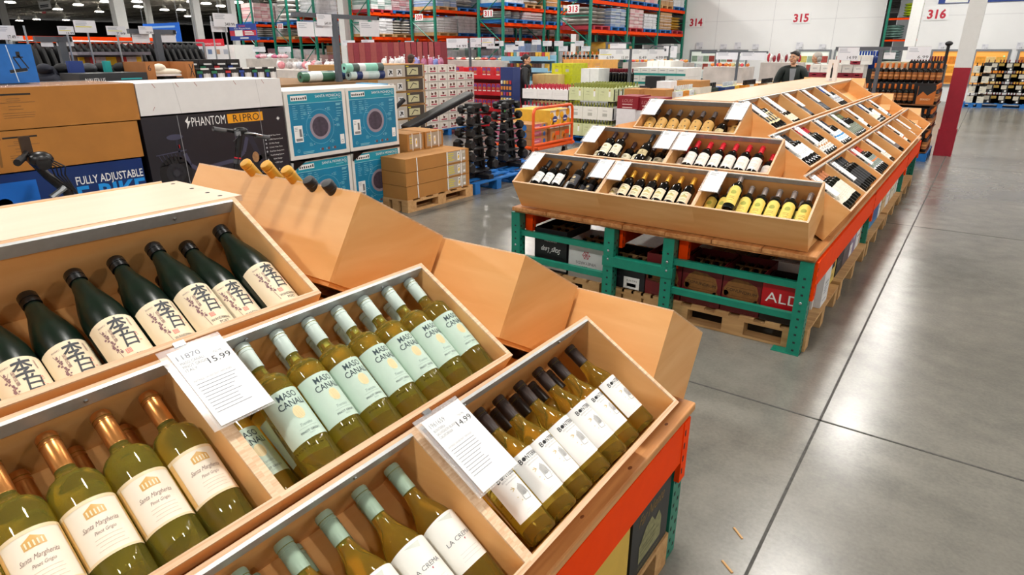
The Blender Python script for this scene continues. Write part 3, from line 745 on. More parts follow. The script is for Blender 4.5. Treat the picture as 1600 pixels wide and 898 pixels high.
# cases below the foreground table
def timber_pallet(x0, x1, y0, y1, label, M=PALLETW, along='y', z=0, group='timber pallets'):
    "deck boards run across; three stringer lines of blocks run along"
    t = thing('pallet', label, 'pallet', ((x0+x1)/2, (y0+y1)/2, z), group)
    def B(mb, a0, a1, b0, b1, z0, z1):
        if along == 'y': mb.box(b0, b1, a0, a1, z+z0, z+z1, M)
        else: mb.box(a0, a1, b0, b1, z+z0, z+z1, M)
    A0, A1, B0, B1 = (y0, y1, x0, x1) if along == 'y' else (x0, x1, y0, y1)
    for i in range(6):
        a = A0+(A1-A0-.09)*i/5
        mb = MB(); B(mb, a, a+.09, B0, B1, .122, .14); mb.build('deck_board', t)
    for j in range(3):
        b = B0+(B1-B0-.1)*j/2
        mb = MB(); B(mb, A0, A1, b, b+.1, .104, .122); mb.build('stringer_board', t)
        mb = MB(); B(mb, A0, A1, b, b+.1, 0, .016); mb.build('base_board', t)
        for i in range(3):
            a = A0+(A1-A0-.14)*i/2
            mb = MB(); B(mb, a, a+.14, b, b+.1, .016, .104); mb.build('block', t)
    return t
def carton(x0, x1, y0, y1, z0, z1, m, label, art=None, fx=None, group=None, name='wine_case', cat='wine case', open_top=False, inner=None, flap=True, cells=None):
    "art: list of (Art, face) with face one of '+x' '-y'; art coordinates centred on the face"
    t = thing(name, label, cat, ((x0+x1)/2, (y0+y1)/2, z0), group)
    mb = MB()
    if open_top:
        w = .006
        mb.box(x0, x1, y0, y0+w, z0, z1, m); mb.box(x0, x1, y1-w, y1, z0, z1, m); mb.box(x0, x0+w, y0+w, y1-w, z0, z1, m); mb.box(x1-w, x1, y0+w, y1-w, z0, z1, m)
        mb.box(x0+w, x1-w, y0+w, y1-w, z0, z0+w, m)
    else: mb.box(x0, x1, y0, y1, z0, z1, m)
    for a, f in (art or ()):
        cz = (z0+z1)/2
        if f == '+x': a.flat(mb, face((x1, (y0+y1)/2, cz), (0, 1, 0), (0, 0, 1)))
        elif f == '-y': a.flat(mb, face(((x0+x1)/2, y0, cz), (1, 0, 0), (0, 0, 1)))
        elif f == 'top': a.flat(mb, face(((x0+x1)/2, (y0+y1)/2, z1), (1, 0, 0), (0, 1, 0)))
    mb.build('carton', t)
    if cells:
        nx, ny = cells; dm = mat('#a57f4e', .8, var=.1)
        q = MB(); zt = z1-.035 if open_top else z1
        for i in range(1, nx): x = x0+(x1-x0)*i/nx; q.box(x-.002, x+.002, y0+.006, y1-.006, z0+.01, zt, dm)
        for j in range(1, ny): y = y0+(y1-y0)*j/ny; q.box(x0+.006, x1-.006, y-.002, y+.002, z0+.01, zt, dm)
        q.build('divider_insert', t)
        q = MB()
        for i in range(nx):
            for j in range(ny):
                x = x0+(x1-x0)*(i+.5)/nx; y = y0+(y1-y0)*(j+.5)/ny
                q.lathe([(.034, z0+.01), (.034, zt-.08), (.017, zt-.05), (.0155, zt+.004), (0, zt+.005)], inner or REDG, 8, T(x, y, 0))
        q.build('bottles_inside', t)
    return t
gC1 = 'wine cases under the foreground table'
timber_pallet(-1.75, -.585, .55, 1.745, 'timber pallet under the foreground table', along='x')
a = Art(); Gd = mat('#8a6a2e', .5, var=0); SK = mat('#8c8a62', .7, var=.2, scale=60)
a.text('Far Niente', 0, .075, .042, Gd, w=.19, slant=.35); a.poly([(-.085, -.10), (.085, -.10), (.085, -.02), (.06, .02), (.03, .0), (.0, .035), (-.04, .02), (-.085, -.03)], SK)
a.lines(-.075, .075, [-.045, -.06, -.075, -.02], .003, mat('#5c5a40', .7, var=0)); a.text('ESTATE BOTTLED CHARDONNAY', 0, -.122, .010, SK, w=.17); a.text('NAPA VALLEY', 0, -.14, .009, SK, w=.09)
carton(-.93, -.592, 1.44, 1.735, .142, .426, mat('#15171a', .45, var=.05), 'black wine case with gold script and a vineyard vignette under the foreground table', [(a, '+x')], group=gC1)
carton(-.93, -.592, 1.10, 1.42, .142, .422, mat('#d8b24a', .6, var=.06), 'plain yellow wine case beside the black one under the foreground table', None, group=gC1)
for i, (x, y, rz) in enumerate(((-.42, 2.05, .9), (-.40, 1.86, 1.0))):
    mb = MB(); mb.box(-.03, .03, -.004, .004, 0, .004, PALLETW); o = mb.build('wood_splinter', local=True); o.matrix_world = T(x, y, 0) @ Matrix.Rotation(rz+1.5, 4, 'Z')
    tag(o, 'pale wood splinter lying on the concrete beside the green upright, %s' % ('the farther one', 'the nearer one')[i], 'wood splinter', 'wood splinters')

# ================================================================== second display
Y2, Y2B = 3.756, 10.35
rack_table(Y2, Y2B, 'green and orange pallet-rack table carrying the second wine display', mid=(6.1025, 8.7525))
worktop(-2.71, -.580, Y2-.008, Y2B, 'pine plank worktop under the bins of the second wine display')
riser(D2C, Y2+.05, Y2B-.05, 'plywood riser under the bins of the second display')
deck(-1.875, -1.425, 4.62, 9.45, 1.392, 'long pale plywood top board of the second display')
gN, gS, gX = 'near end bins of the second display', 'aisle side bins of the second display', 'rear bins of the second display'
NE = [(near(0, 3.807), (-2.663, -1.97, -1.31, -.644)), (near(1, 3.807), (-2.33, -1.64, -.966)), (near(2, 3.807), (-2.02, -1.285))]
nm = [['leftmost bin in the bottom row of the second display, dark bottles with white labels', 'middle bin in the bottom row of the second display, gold-capped bottles', 'right bin in the bottom row of the second display, yellow-labelled bottles'],
      ['left bin in the second row of the second display, ivory-labelled bottles', 'right bin in the second row of the second display, red-capped bottles'], ['topmost end bin of the second display, orange and black patterned labels']]
for (fr, e), names in zip(NE, nm):
    for i in range(len(e)-1): bin_box(fr, e[i], e[i+1], names[i], gN, .04)
n0, n1, n2 = (q[0] for q in NE)
def lot(fr, key, us, h, a, d, g, du=-.01, lift=0.02): row(fr, key, us, max(.016, a-.016), h+.014, d, g, lift, du, jitter=.002)
lot(n0, 'stripe', (-2.585,), .10, .02, 'white-labelled dark bottle half under the leftmost price card', 'white-labelled dark bottles')
lot(n0, 'stripe', (-2.52, -2.435, -2.35), .158, .035, '%swhite-labelled dark bottle from the left in the leftmost end bin', 'white-labelled dark bottles')
lot(n0, 'stripe', (-2.283,), .10, .02, 'low-lying white-labelled dark bottle beside the arch-labelled one', 'white-labelled dark bottles')
lot(n0, 'blackarch', (-2.212,), .165, .035, 'dark bottle with a black label propped high in the leftmost end bin', 'black-labelled bottles', lift=.06)
lot(n0, 'blackarch', (-2.12, -2.035), .10, .02, '%sblack-labelled bottle from the left lying low under a price card', 'black-labelled bottles')
lot(n0, 'stripe', (-2.48, -2.395), .085, .02, '%shidden white-labelled bottle from the left in the lower layer', 'lower layer of white-labelled bottles')
lot(n0, 'blackarch', (-2.20,), .085, .02, 'black-labelled bottle beneath the propped one', 'black-labelled bottles')
lot(n0, 'castle', (-1.918,), .105, .02, 'gold-capped bottle half hidden by a price card at the left of its bin', 'gold-capped bottles')
lot(n0, 'castle', (-1.834, -1.749, -1.664, -1.58, -1.495, -1.41), .15, .03, '%sgold-capped cream-labelled bottle from the left in the middle end bin', 'gold-capped bottles')
lot(n0, 'castle', (-1.876, -1.791, -1.706, -1.622, -1.537, -1.452), .082, .02, '%sgold-capped bottle from the left in the lower layer', 'lower layer of gold-capped bottles')
lot(n0, 'yellow', (-1.255,), .10, .02, 'yellow-labelled bottle half hidden by the price card in the right end bin', 'yellow-labelled bottles')
lot(n0, 'yellow', (-1.176,), .11, .02, 'yellow-labelled bottle lying beside the propped-up one', 'yellow-labelled bottles')
lot(n0, 'yellow', (-1.115,), .178, .07, 'yellow-labelled bottle propped high across the others', 'yellow-labelled bottles', lift=.06)
lot(n0, 'yellow', (-1.045, -.963, -.88, -.795, -.705), .135, .025, '%syellow-labelled bottle right of the propped-up one', 'yellow-labelled bottles')
lot(n0, 'yellow', (-1.004, -.921, -.838, -.75), .07, .02, '%syellow-labelled bottle of the lower layer right of the propped-up one', 'lower layer of yellow-labelled bottles')
lot(n1, 'ivory', (-2.225,), .10, .02, 'ivory-labelled bottle low at the left of its bin beside the price card', 'ivory-labelled bottles')
lot(n1, 'ivory', (-2.145, -2.062), .17, .045, '%sivory-labelled bottle of the raised pair', 'ivory-labelled bottles')
lot(n1, 'ivory', (-2.105,), .095, .02, 'ivory-labelled bottle beneath the raised pair', 'ivory-labelled bottles')
lot(n1, 'ivory', (-2.0, -1.92), .10, .02, '%sivory-labelled bottle lying low right of the raised pair', 'ivory-labelled bottles')
lot(n1, 'medallion', (-1.845,), .172, .04, 'pale green labelled bottle propped up between ivory-labelled ones', 'pale green labelled bottles', lift=.05)
lot(n1, 'ivory', (-1.84, -1.757, -1.69), .095, .02, '%sivory-labelled bottle lying low under a price card', 'ivory-labelled bottles')
lot(n1, 'redcap', (-1.585,), .10, .02, 'red-capped bottle low at the left of its bin under a price card', 'red-capped bottles')
lot(n1, 'redcap', (-1.515, -1.43, -1.345, -1.258, -1.172, -1.09), .155, .035, '%sred-capped bottle with a white label from the left on top of its bin', 'red-capped bottles')
lot(n1, 'redcap', (-1.472, -1.387, -1.30, -1.215, -1.131), .088, .02, '%sred-capped bottle from the left in the lower layer', 'lower layer of red-capped bottles')
lot(n1, 'redcap', (-1.025,), .10, .02, 'red-capped bottle low at the right wall of its bin', 'red-capped bottles')
lot(n2, 'tapestry', (-1.955, -1.868, -1.782, -1.696, -1.61, -1.524), .14, .03, '%sbottle with an orange patterned label from the left in the topmost bin', 'orange patterned bottles')
lot(n2, 'tapestry', (-1.912, -1.825, -1.739, -1.653, -1.567), .081, .02, '%sorange patterned bottle from the left in the lower layer', 'lower layer of orange patterned bottles')
lot(n2, 'medallion', (-1.435,), .12, .02, 'dark bottle with a small tan label in the topmost bin', 'tan-labelled bottles')
lot(n2, 'tapestry', (-1.34,), .11, .02, 'orange patterned bottle half under the price card at the right of the topmost bin', 'orange patterned bottles')
for fr, u, d in ((n0, -2.655, 'leftmost price card in the bottom row of end bins'), (n0, -2.085, 'price card at the right side of the leftmost end bin'), (n0, -1.955, 'price card at the left of the gold-capped bottles'), (n0, -1.305, 'price card at the left of the yellow-labelled bottles'),
                 (n1, -2.325, 'price card at the left of the ivory-labelled bottles'), (n1, -1.76, 'price card at the right of the ivory-labelled bottles'), (n1, -1.635, 'price card at the left of the red-capped bottles'),
                 (n2, -2.01, 'price card at the left end of the topmost bin'), (n2, -1.39, 'price card at the right end of the topmost bin')):
    price_card(fr, u, 'white '+d, a0=.135, a1=.318, h=.25, wd=.105)
# aisle side bins
EDG = [(4.11, 4.73, 5.5, 6.22, 6.9, 7.62, 8.35, 9.05, 10.05), (4.385, 4.95, 5.6, 6.22, 6.95, 7.65, 8.38, 9.75), (4.67, 5.17, 5.79, 6.41, 7.1, 7.75, 9.2)]
def span(a, n, st=.083): return [a+st*i for i in range(n)]
FILL = [
 [[('copper', 4.165, 7, 'copper-capped cream-labelled')], [('ink', 4.79, 8, 'all-black'), ('pearl', 5.45-.02, 0, '')], [('sage', 5.56, 7, 'grey-green banded')], [('pearl', 6.62, 3, 'cream-labelled black')],
  [('smoke', 7.33, 1, 'smoky grey magnum'), ('whitewide', 7.03, 3, 'white-labelled')], [('amber', 7.98, 4, 'amber-capped')], [('rust', 8.8, 2, 'russet-capped')], [('rust', 9.5, 3, 'russet')]],
 [[('whitewide', 4.43, 6, 'wide white-labelled')], [('barn', 5.02, 6, 'red-capped barn-labelled')], [('azure', 5.66, 6, 'sky-blue labelled')], [('moss', 6.28, 8, 'moss-green labelled')],
  [('burgwhite', 7.01, 4, 'burgundy-capped white-labelled'), ('whitewide', 7.36, 3, 'white-labelled')], [('navycream', 7.72, 5, 'navy-capped cream-labelled'), ('whitewide', 8.14, 2, 'white-labelled')], [('bigwhite', 8.5, 1, 'large white-labelled'), ('bigwhite', 8.75, 2, 'large white-labelled leaning')]],
 [[('pages', 4.72, 5, 'black and yellow labelled')], [('maroon', 5.24, 2, 'maroon-wrapped'), ('cream', 5.42, 4, 'plain cream-labelled')], [('reddot', 5.85, 3, 'black red-dotted'), ('slate', 6.1, 3, 'slate-labelled')], [('slatemag', 6.55, 2, 'slate magnum'), ('slate', 6.75, 4, 'slate-labelled')],
  [('blueart', 7.16, 6, 'blue-capped picture-labelled')], [('copper', 8.1, 2, 'copper-capped')]]]
tn = ('bottom', 'middle', 'top')
for k in range(3):
    fr = right(k)
    for i in range(len(EDG[k])-1):
        u0, u1 = EDG[k][i], EDG[k][i+1]
        full = any(n >= 5 for _, _, n, _ in FILL[k][i])
        bin_box(fr, u0, u1, '%s bin from the near end, %s row on the aisle side of the second display' % (ordinal(i+1), tn[k]), gS, .15 if full else .10, screws=False)
        hb = .15 if full else .10
        for key, us, n, d in FILL[k][i]:
            R = BOT[key][2]; u = max(us, u0+PT+R+.003)
            for j in range(n):
                uu = u+j*(2*R+.004)
                if uu > u1-PT-R: break
                lay(fr, key, uu, .018+random.uniform(0, .008), hb+R+.001, '%s %s bottle in the %s bin of the %s aisle-side row' % (ordinal(j+1), d, ordinal(i+1), tn[k]), d+' bottles', random.uniform(-.1, .1), 0, 0)
        if not (k == 2 and i > 4) and not (k == 0 and i == 7):
            price_card(fr, u0+.004 if not (k == 0 and i == 0) else u0+.01, 'white price card of the %s bin in the %s aisle-side row' % (ordinal(i+1), tn[k]), a0=.12, a1=.318, h=.25)
for k, (a, b) in enumerate(((4.11, 10.05), (4.40, 9.75), (4.70, 9.4))):
    n = 8-k
    for i in range(n):
        bin_box(left(k, D2C), -(a+(b-a)*(i+1)/n), -(a+(b-a)*i/n), '%s bin from the near end, %s row on the far side of the second display' % (ordinal(i+1), tn[k]), gX, rail=False)
lf = left(2, D2C)
for i in range(5):
    lay(lf, 'blackneck', -(4.80+.085*i), .03, .15, '%s black-necked bottle peeping over the left edge of the second display top' % ordinal(i+1), 'black necks over the display top', lift=.18)
for k, (a, b) in enumerate(((-2.663, -.644), (-2.33, -.966), (-2.02, -1.285))):
    for i in range(3-k):
        w_ = (b-a)/(3-k); bin_box(farend(k, 10.30), -(a+w_*(i+1)), -(a+w_*i), '%s bin from the left, %s row at the second display far end' % (ordinal(i+1), tn[k]), gX, rail=False)
# box of a single bottle standing on the top board
x, y = -1.62, at((1306, 128), z=1.388).y
a = Art(); a.poly([(-.010, -.08), (.010, -.08), (.010, .02), (.004, .04), (.004, .075), (-.004, .075), (-.004, .04), (-.010, .02)], DARK); a.rect(-.005, .005, .06, .08, mat('#c49a4a')); a.lines(-.02, .02, [-.095, -.105], .004, GREYINK, .3, align='c')
p = at((1298, 127), z=1.393)
carton(p.x-.052, p.x+.052, p.y-.035, p.y+.035, 1.394, 1.394+.235, mat('#f1ebe6', .5, var=.02), 'white gift box with a bottle printed on it standing on the second display top', [(a, '-y')], name='gift_box', cat='gift box')

# cases below the second table
gC2 = 'wine cases under the second display'
timber_pallet(-2.64, -1.99, 3.836, 4.9, 'timber pallet under the left of the second display table', along='x')
timber_pallet(-1.955, -1.5, 3.836, 4.9, 'narrow timber pallet under the middle of the second display table', along='x')
timber_pallet(-1.46, -.575, 3.836, 4.82, 'pale timber pallet at the near right corner of the second display', along='x')
for i, (a0, a1) in enumerate(((4.90, 6.1), (6.18, 7.4), (7.48, 8.75), (8.83, 10.1))):
    timber_pallet(-1.62, -.575, a0, a1, '%s timber pallet from the near end along the aisle side of the second display' % ordinal(i+2), along='x')
a = Art(); a.text("Stags' Leap", 0, .0, .040, PAPER, w=.17, rot=PI, slant=.3); a.text('Cabernet Sauvignon', 0, .07, .010, PAPER, w=.11, rot=PI, slant=.3); a.rect(-.06, .145, -.145, -.085, PAPER); a.lines(-.05, .13, [-.10, -.115, -.13], .003, GREYINK)
carton(-2.575, -2.29, 3.862, 4.22, .142, .47, mat('#121214', .4, var=.03), 'black wine case with white upside-down script under the left end of the second display', [(a, '-y')], group=gC2, open_top=True, cells=(4, 3))
a = Art(); RD = mat('#b52a3c', .5, var=0); CK = mat('#5a5c62', .6, var=0)
for i in range(3):
    t = PI/3*i; a.line([(-.035*math.cos(t), .02-.035*math.sin(t)+.02), (.035*math.cos(t), .04+.035*math.sin(t))], .004, RD)
a.ring(0, .04, .026, .031, RD, 6); a.ring(0, .04, .012, .016, RD, 6)
a.text('VINEYARDS', 0, -.022, .022, CK, w=.17, rot=PI); a.text('VALLEY', 0, -.058, .022, CK, w=.11, rot=PI); a.text('ALEXANDER', 0, -.095, .022, CK, w=.18, rot=PI); a.lines(-.07, .07, [.115], .008, GREYINK, 0)
carton(-2.27, -1.975, 3.862, 4.2, .142, .425, mat('#dcdcdc', .6, var=.03), 'pale grey wine case with a red star and upside-down lettering', [(a, '-y')], group=gC2, open_top=True, cells=(4, 3))
a = Art(); a.rect(.0, .12, -.105, -.02, PAPER); a.text('JUSTIN', .06, -.045, .012, DARK, w=.08); a.rect(.025, .095, -.09, -.065, GREYINK); a.lines(-.14, -.02, [-.03, .0, .03], .012, mat('#2c2d33', .5, var=0), .1)
carton(-1.97, -1.655, 3.862, 4.2, .142, .36, mat('#191a1f', .4, var=.05), 'black wine case with a white address label in the gap between two uprights', [(a, '-y')], group=gC2, open_top=True, cells=(4, 3))
def conundrum(x0, x1, y0, y1, z1, label, txt=True):
    a = Art(); g1 = mat('#8c5c2a', .6, var=.2, scale=40); g2 = mat('#6f4519', .6, var=.1)
    a.poly([(-.09, .055), (-.05, .085), (.03, .08), (.09, .055), (.108, .0), (.10, -.05), (.07, -.075), (.0, -.06), (-.07, -.045), (-.108, -.035), (-.113, .01)], g1)
    a.disc(-.098, -.02, .020, g1, n=12); a.disc(.096, -.055, .020, g1, n=12); a.lines(-.09, .1, [.03, -.03, -.045], .004, g2, .2, lift=2)
    a.text('CONUNDRUM', 0, .005, .019, mat('#2a1710', .6, var=0), w=.19, rot=-.06, lift=2); a.text('CONUNDRUM', 0, -.135, .013, mat('#7a3a34', .6, var=0), w=.18)
    return carton(x0, x1, y0, y1, .142, z1, mat('#6f1418', .5, var=.06), label, [(a, '-y')], group=gC2, open_top=True, cells=(4, 3))
conundrum(-1.648, -1.395, 3.862, 4.2, .435, 'dark red scroll-printed wine case behind an upright, left of the right bay')
conundrum(-1.388, -1.125, 3.862, 4.2, .43, 'dark red scroll-printed wine case in the right bay, the left one')
conundrum(-1.118, -.875, 3.862, 4.2, .43, 'dark red scroll-printed wine case in the right bay, beside the bright red sign')
a = Art(); a.text('ALD', .005, 0, .062, PAPER, w=.20)
sg = MB().box(-.868, -.63, 3.84, 3.852, .215, .40, mat('#c4101c', .35, var=.02)); a.flat(sg, face((-.749, 3.84, .307), (1, 0, 0), (0, 0, 1)))
tag(sg.build('wine_case'), 'bright red wine case panel lettered ALD at the near right corner of the second display', 'wine case', gC2)
carton(-.868, -.63, 3.856, 4.1, .142, .40, mat('#2a1c14', .7), 'dark carton behind the red lettered panel', None, group=gC2, open_top=True, cells=(3, 3))
side = [(4.20, 4.235, .43, '#eceae6', 'white corner-printed'), (4.26, 4.47, .40, '#e9e9ea', 'pale grey open'), (4.50, 4.70, .43, '#bf9055', 'plain tan'), (4.72, 4.93, .455, '#e7c765', 'yellow black-lettered'), (4.98, 5.22, .43, '#131316', 'glossy black'),
        (5.24, 5.5, .47, '#57494f', 'dusky purple'), (5.52, 5.80, .48, '#8d7f9e', 'lilac photo-printed'), (5.83, 6.0, .46, '#efeff0', 'white narrow'), (6.03, 6.18, .45, '#dcc3ad', 'beige'), (6.2, 6.38, .47, '#17171a', 'black tall'), (6.42, 6.58, .46, '#ececec', 'white slim'),
        (6.62, 7.15, .47, '#2d83bd', 'bright blue'), (7.18, 7.32, .45, '#f0f0f0', 'white'), (7.40, 7.68, .45, '#d8b98a', 'tan split'), (7.72, 8.0, .46, '#efefef', 'white with black base'), (8.1, 8.5, .45, '#e7dfc9', 'cream'), (8.6, 8.95, .45, '#efefef', 'white end'), (9.05, 9.6, .46, '#c79655', 'kraft brown')]
for i, (a0, a1, zt, c, d) in enumerate(side):
    a = Art(); w_ = a1-a0
    ik = mat('#2a2520' if c not in ('#131316', '#17171a', '#57494f') else '#77706a', .6, var=0)
    if c == '#e7c765':
        a.rect(-.055, .055, -.04, .11, DARK); a.text('XO', 0, .035, .09, mat('#e7c765', .6), w=.07, rot=PI/2, lift=2); a.lines(-.05, .05, [-.09, -.105], .004, ik)
    elif c == '#e9e9ea': a.text('CABERNET', .0, .03, .016, ik, w=w_*.6); a.lines(-w_*.3, w_*.3, [0, -.02, -.04, -.09], .006, GREYINK)
    elif c == '#2d83bd': a.rect(-.2, .2, -.12, .10, mat('#0c4a8e', .5, var=.1)); a.lines(-.24, .24, [.125], .012, mat('#8cc4e8', .5, var=0), 0)
    elif c == '#8d7f9e': a.disc(.04, .02, .07, mat('#b9a6bf', .5, var=.1)); a.rect(-.12, -.0, -.16, -.06, PAPER); a.disc(-.03, .09, .03, mat('#8e1f3a', .5)); a.lines(-.1, -.02, [-.1, -.12], .006, GREYINK)
    else: a.lines(-w_*.35, w_*.35, [.06, .03, -.05], .008, ik, .4)
    carton(-.92, -.592 if zt < .425 else -.632, a0, a1, .142, zt, mat(c, .55, var=.05), '%s wine case under the aisle side of the second display' % d, [(a, '+x')], group=gC2, open_top=True, cells=(3, max(1, int(w_/.09))))
# ================================================================== fitness goods along the left aisle
def card_x(pl, pr, pt, pb, X, depth, m, label, art=None, group=None, name='carton', cat='carton', snap=None, y=None, z=None, **kw):
    "carton whose aisle-facing side stands in the plane x=X"
    if y is None: y = (at((pl, (pt+pb)/2), x=X).y, at((pr, (pt+pb)/2), x=X).y)
    if z is None:
        pm = (pl+pr)/2; z = (at((pm, pb), x=X).z, at((pm, pt), x=X).z)
    return carton(X-depth, X, y[0], y[1], z[0], z[1], m, label, [(a, f) for a, f in art] if art else None, group=group, name=name, cat=cat, **kw)
FX = -5.45
gF = 'boxed goods on the left aisle'
CBRN = mat('#b3762f', .7, var=.09, scale=5)
def desk_art():
    a = Art(); K = mat('#2b2118', .7, var=0); S = mat('#8a5f2a', .7, var=0); G = mat('#6d5030', .7, var=0)
    a.rect(-.28, -.12, .085, .097, K); a.rect(-.108, .10, .088, .10, K)
    for x in (-.235, -.165):
        a.disc(x, .058, .013, S, ry=.016, n=10); a.poly([(x-.03, .03), (x-.015, .042), (x+.015, .042), (x+.03, .03), (x+.026, -.02), (x+.018, -.1), (x+.004, -.1), (x, -.04), (x-.004, -.1), (x-.018, -.1), (x-.026, -.02)], S)
    a.lines(-.09, .12, [.04, -.03, -.045, -.06], .0025, G, .15); a.lines(-.05, .05, [.065, .052, .015, -.005], .003, G, .3)
    a.ring(-.28, -.075, .02, .023, G, 14)
    return a
carton(-6.2, FX, .85, 2.455, 1.212, 1.49, CBRN, 'long tan carton with two printed figures, upper of the pair at the left edge', [(desk_art(), '+x')], group=gF, name='carton', cat='carton')
carton(-6.2, FX, .83, 2.425, .925, 1.205, CBRN, 'long tan carton with two printed figures, lower of the pair at the left edge', [(desk_art(), '+x')], group=gF, name='carton', cat='carton')
mb = MB(); mb.box(-6.19, FX-.01, .86, 2.44, 1.491, 1.497, clear_film('shrink_film')); tag(mb.build('shrink_wrap'), 'clear shrink film lying over the upper tan carton', 'wrap')
# e-bike box
a = Art(); DB = mat('#0e2f6b', .35, var=.12, scale=3); LB = mat('#1f9bf0', .4, var=0)
a.rect(-.80, .05, -.02, .40, mat('#1565c0', .35, var=.2, scale=3)); a.text('FULLY ADJUSTABLE', .545, .345, .06, PAPER, w=.49, bold=.01); a.text('E-BIKE', .545, .235, .125, LB, w=.50, bold=.03)
KB = mat('#0a0c12', .5, var=0); a.disc(-.17, .25, .05, KB, ry=.045); a.poly([(-.22, .24), (-.12, .24), (-.06, .14), (-.10, .05), (-.17, .12), (-.25, .02), (-.29, .03)], KB); a.line([(-.2, .2), (-.05, .19)], .02, KB); a.line([(-.1, .14), (-.01, .05), (.0, -.03)], .02, KB); a.disc(-.26, .055, .015, mat('#b8c0c8', .4, var=0))
carton(-6.15, FX, .80, 2.40, .0, .915, DB, 'dark blue e-bike box lettered FULLY ADJUSTABLE', [(a, '+x')], group=gF)
# scooter boxes
def scooter_art(full=True):
    a = Art(); G = mat('#4a4b63', .4, var=.1, scale=8); G2 = mat('#2b2b3a', .45, var=.1); OR = mat('#f5a61d', .45, var=0); W = PAPER
    if full:
        a.text('PHANTOM', -.10, .235, .075, W, w=.31); a.poly([(-.31, .245), (-.275, .285), (-.285, .245), (-.262, .245), (-.30, .18), (-.293, .225)], W); a.rect(.075, .43, .195, .275, OR); a.text('R1PRO', .26, .235, .062, DARK, w=.26, lift=2)
        a.disc(-.42, .125, .07, G, ry=.024, n=14); a.line([(-.41, .10), (-.40, -.06)], .018, G2); a.rect(-.405, -.39, .03, .06, mat('#c02a2a', .5))
        for i in range(5): a.line([(-.58+.035*i, -.01), (-.54+.03*i, -.10)], .004, G)
        a.line([(-.60, -.01), (-.34, .01)], .008, G); a.line([(-.58, -.10), (-.36, -.09)], .006, G)
        a.ring(-.46, -.17, .085, .14, mat('#141418', .5, var=0), 26); a.ring(-.46, -.17, .05, .085, mat('#24242b', .5, var=0), 20, lift=2); a.disc(-.46, -.17, .03, mat('#34343c', .5), lift=3)
        a.line([(-.36, -.02), (-.33, -.12), (-.26, -.17), (.10, -.13), (.19, -.07), (.24, .06)], .035, G); a.line([(.24, .14), (.31, -.05), (.36, -.20)], .05, G2); a.disc(.30, -.13, .035, mat('#a87c52', .5, var=.2, scale=40), ry=.05, lift=2); a.ring(.16, .06, .03, .038, G, 16); a.ring(.39, -.22, .07, .11, mat('#17171b', .5, var=0), 22)
        for i, s in enumerate('ELECTRIC SCOOTER'): 
            if s != ' ': a.text(s, -.15+.046*i, -.275, .014, W)
        for i, s in enumerate(('500 W Motor Power', '16 MPH Maximum Speed', '25 Mile Range', '12 Inch Tube Tires', 'Dual Rear Suspension', 'Dual Braking System', 'Foldable Design', 'Front LED Light')):
            a.text(s, .46, .05-.037*i, .0125, W, align='l', w=.0062*len(s)+.03); a.disc(.43, .05-.037*i, .009, mat('#b9bac0', .5, var=0), n=10)
        a.line([(.40, .30), (.405, -.28)], .006, mat('#8f9094', .5, var=0), lift=3); a.line([(-.37, .30), (-.36, -.28)], .006, mat('#8f9094', .5, var=0), lift=3)
    a.ring(.59, .20 if full else .22, .016, .019, W, 4); a.disc(.59, .20 if full else .22, .011, W, n=5)
    return a
SCB = mat('#24232b', .4, var=.12, scale=4)
carton(-6.1, FX, 2.455, 3.785, .625, 1.222, SCB, 'black electric scooter box with an orange model badge, upper of two', [(scooter_art(), '+x')], group=gF)
carton(-6.1, FX, 2.455, 3.785, .0, .615, SCB, 'black electric scooter box half hidden below the upper one', [(scooter_art(False), '+x')], group=gF)
a = Art()
for x in (-.53, -.34, -.18, .18, .46): a.line([(x, .12), (x+.022, .085)], .004, mat('#a4564a', .6, var=0))
a.line([(-.56, -.09), (-.54, -.06)], .003, mat('#a4564a', .6, var=0)); a.line([(-.36, .125), (-.33, -.125)], .004, mat('#cfcfcd', .6, var=0)); a.line([(.40, .125), (.42, -.125)], .004, mat('#cfcfcd', .6, var=0))
carton(-6.1, FX, 2.465, 3.785, 1.236, 1.485, mat('#ecebea', .6, var=.02), 'long plain white carton lying on the black scooter box', [(a, '+x')], group=gF)
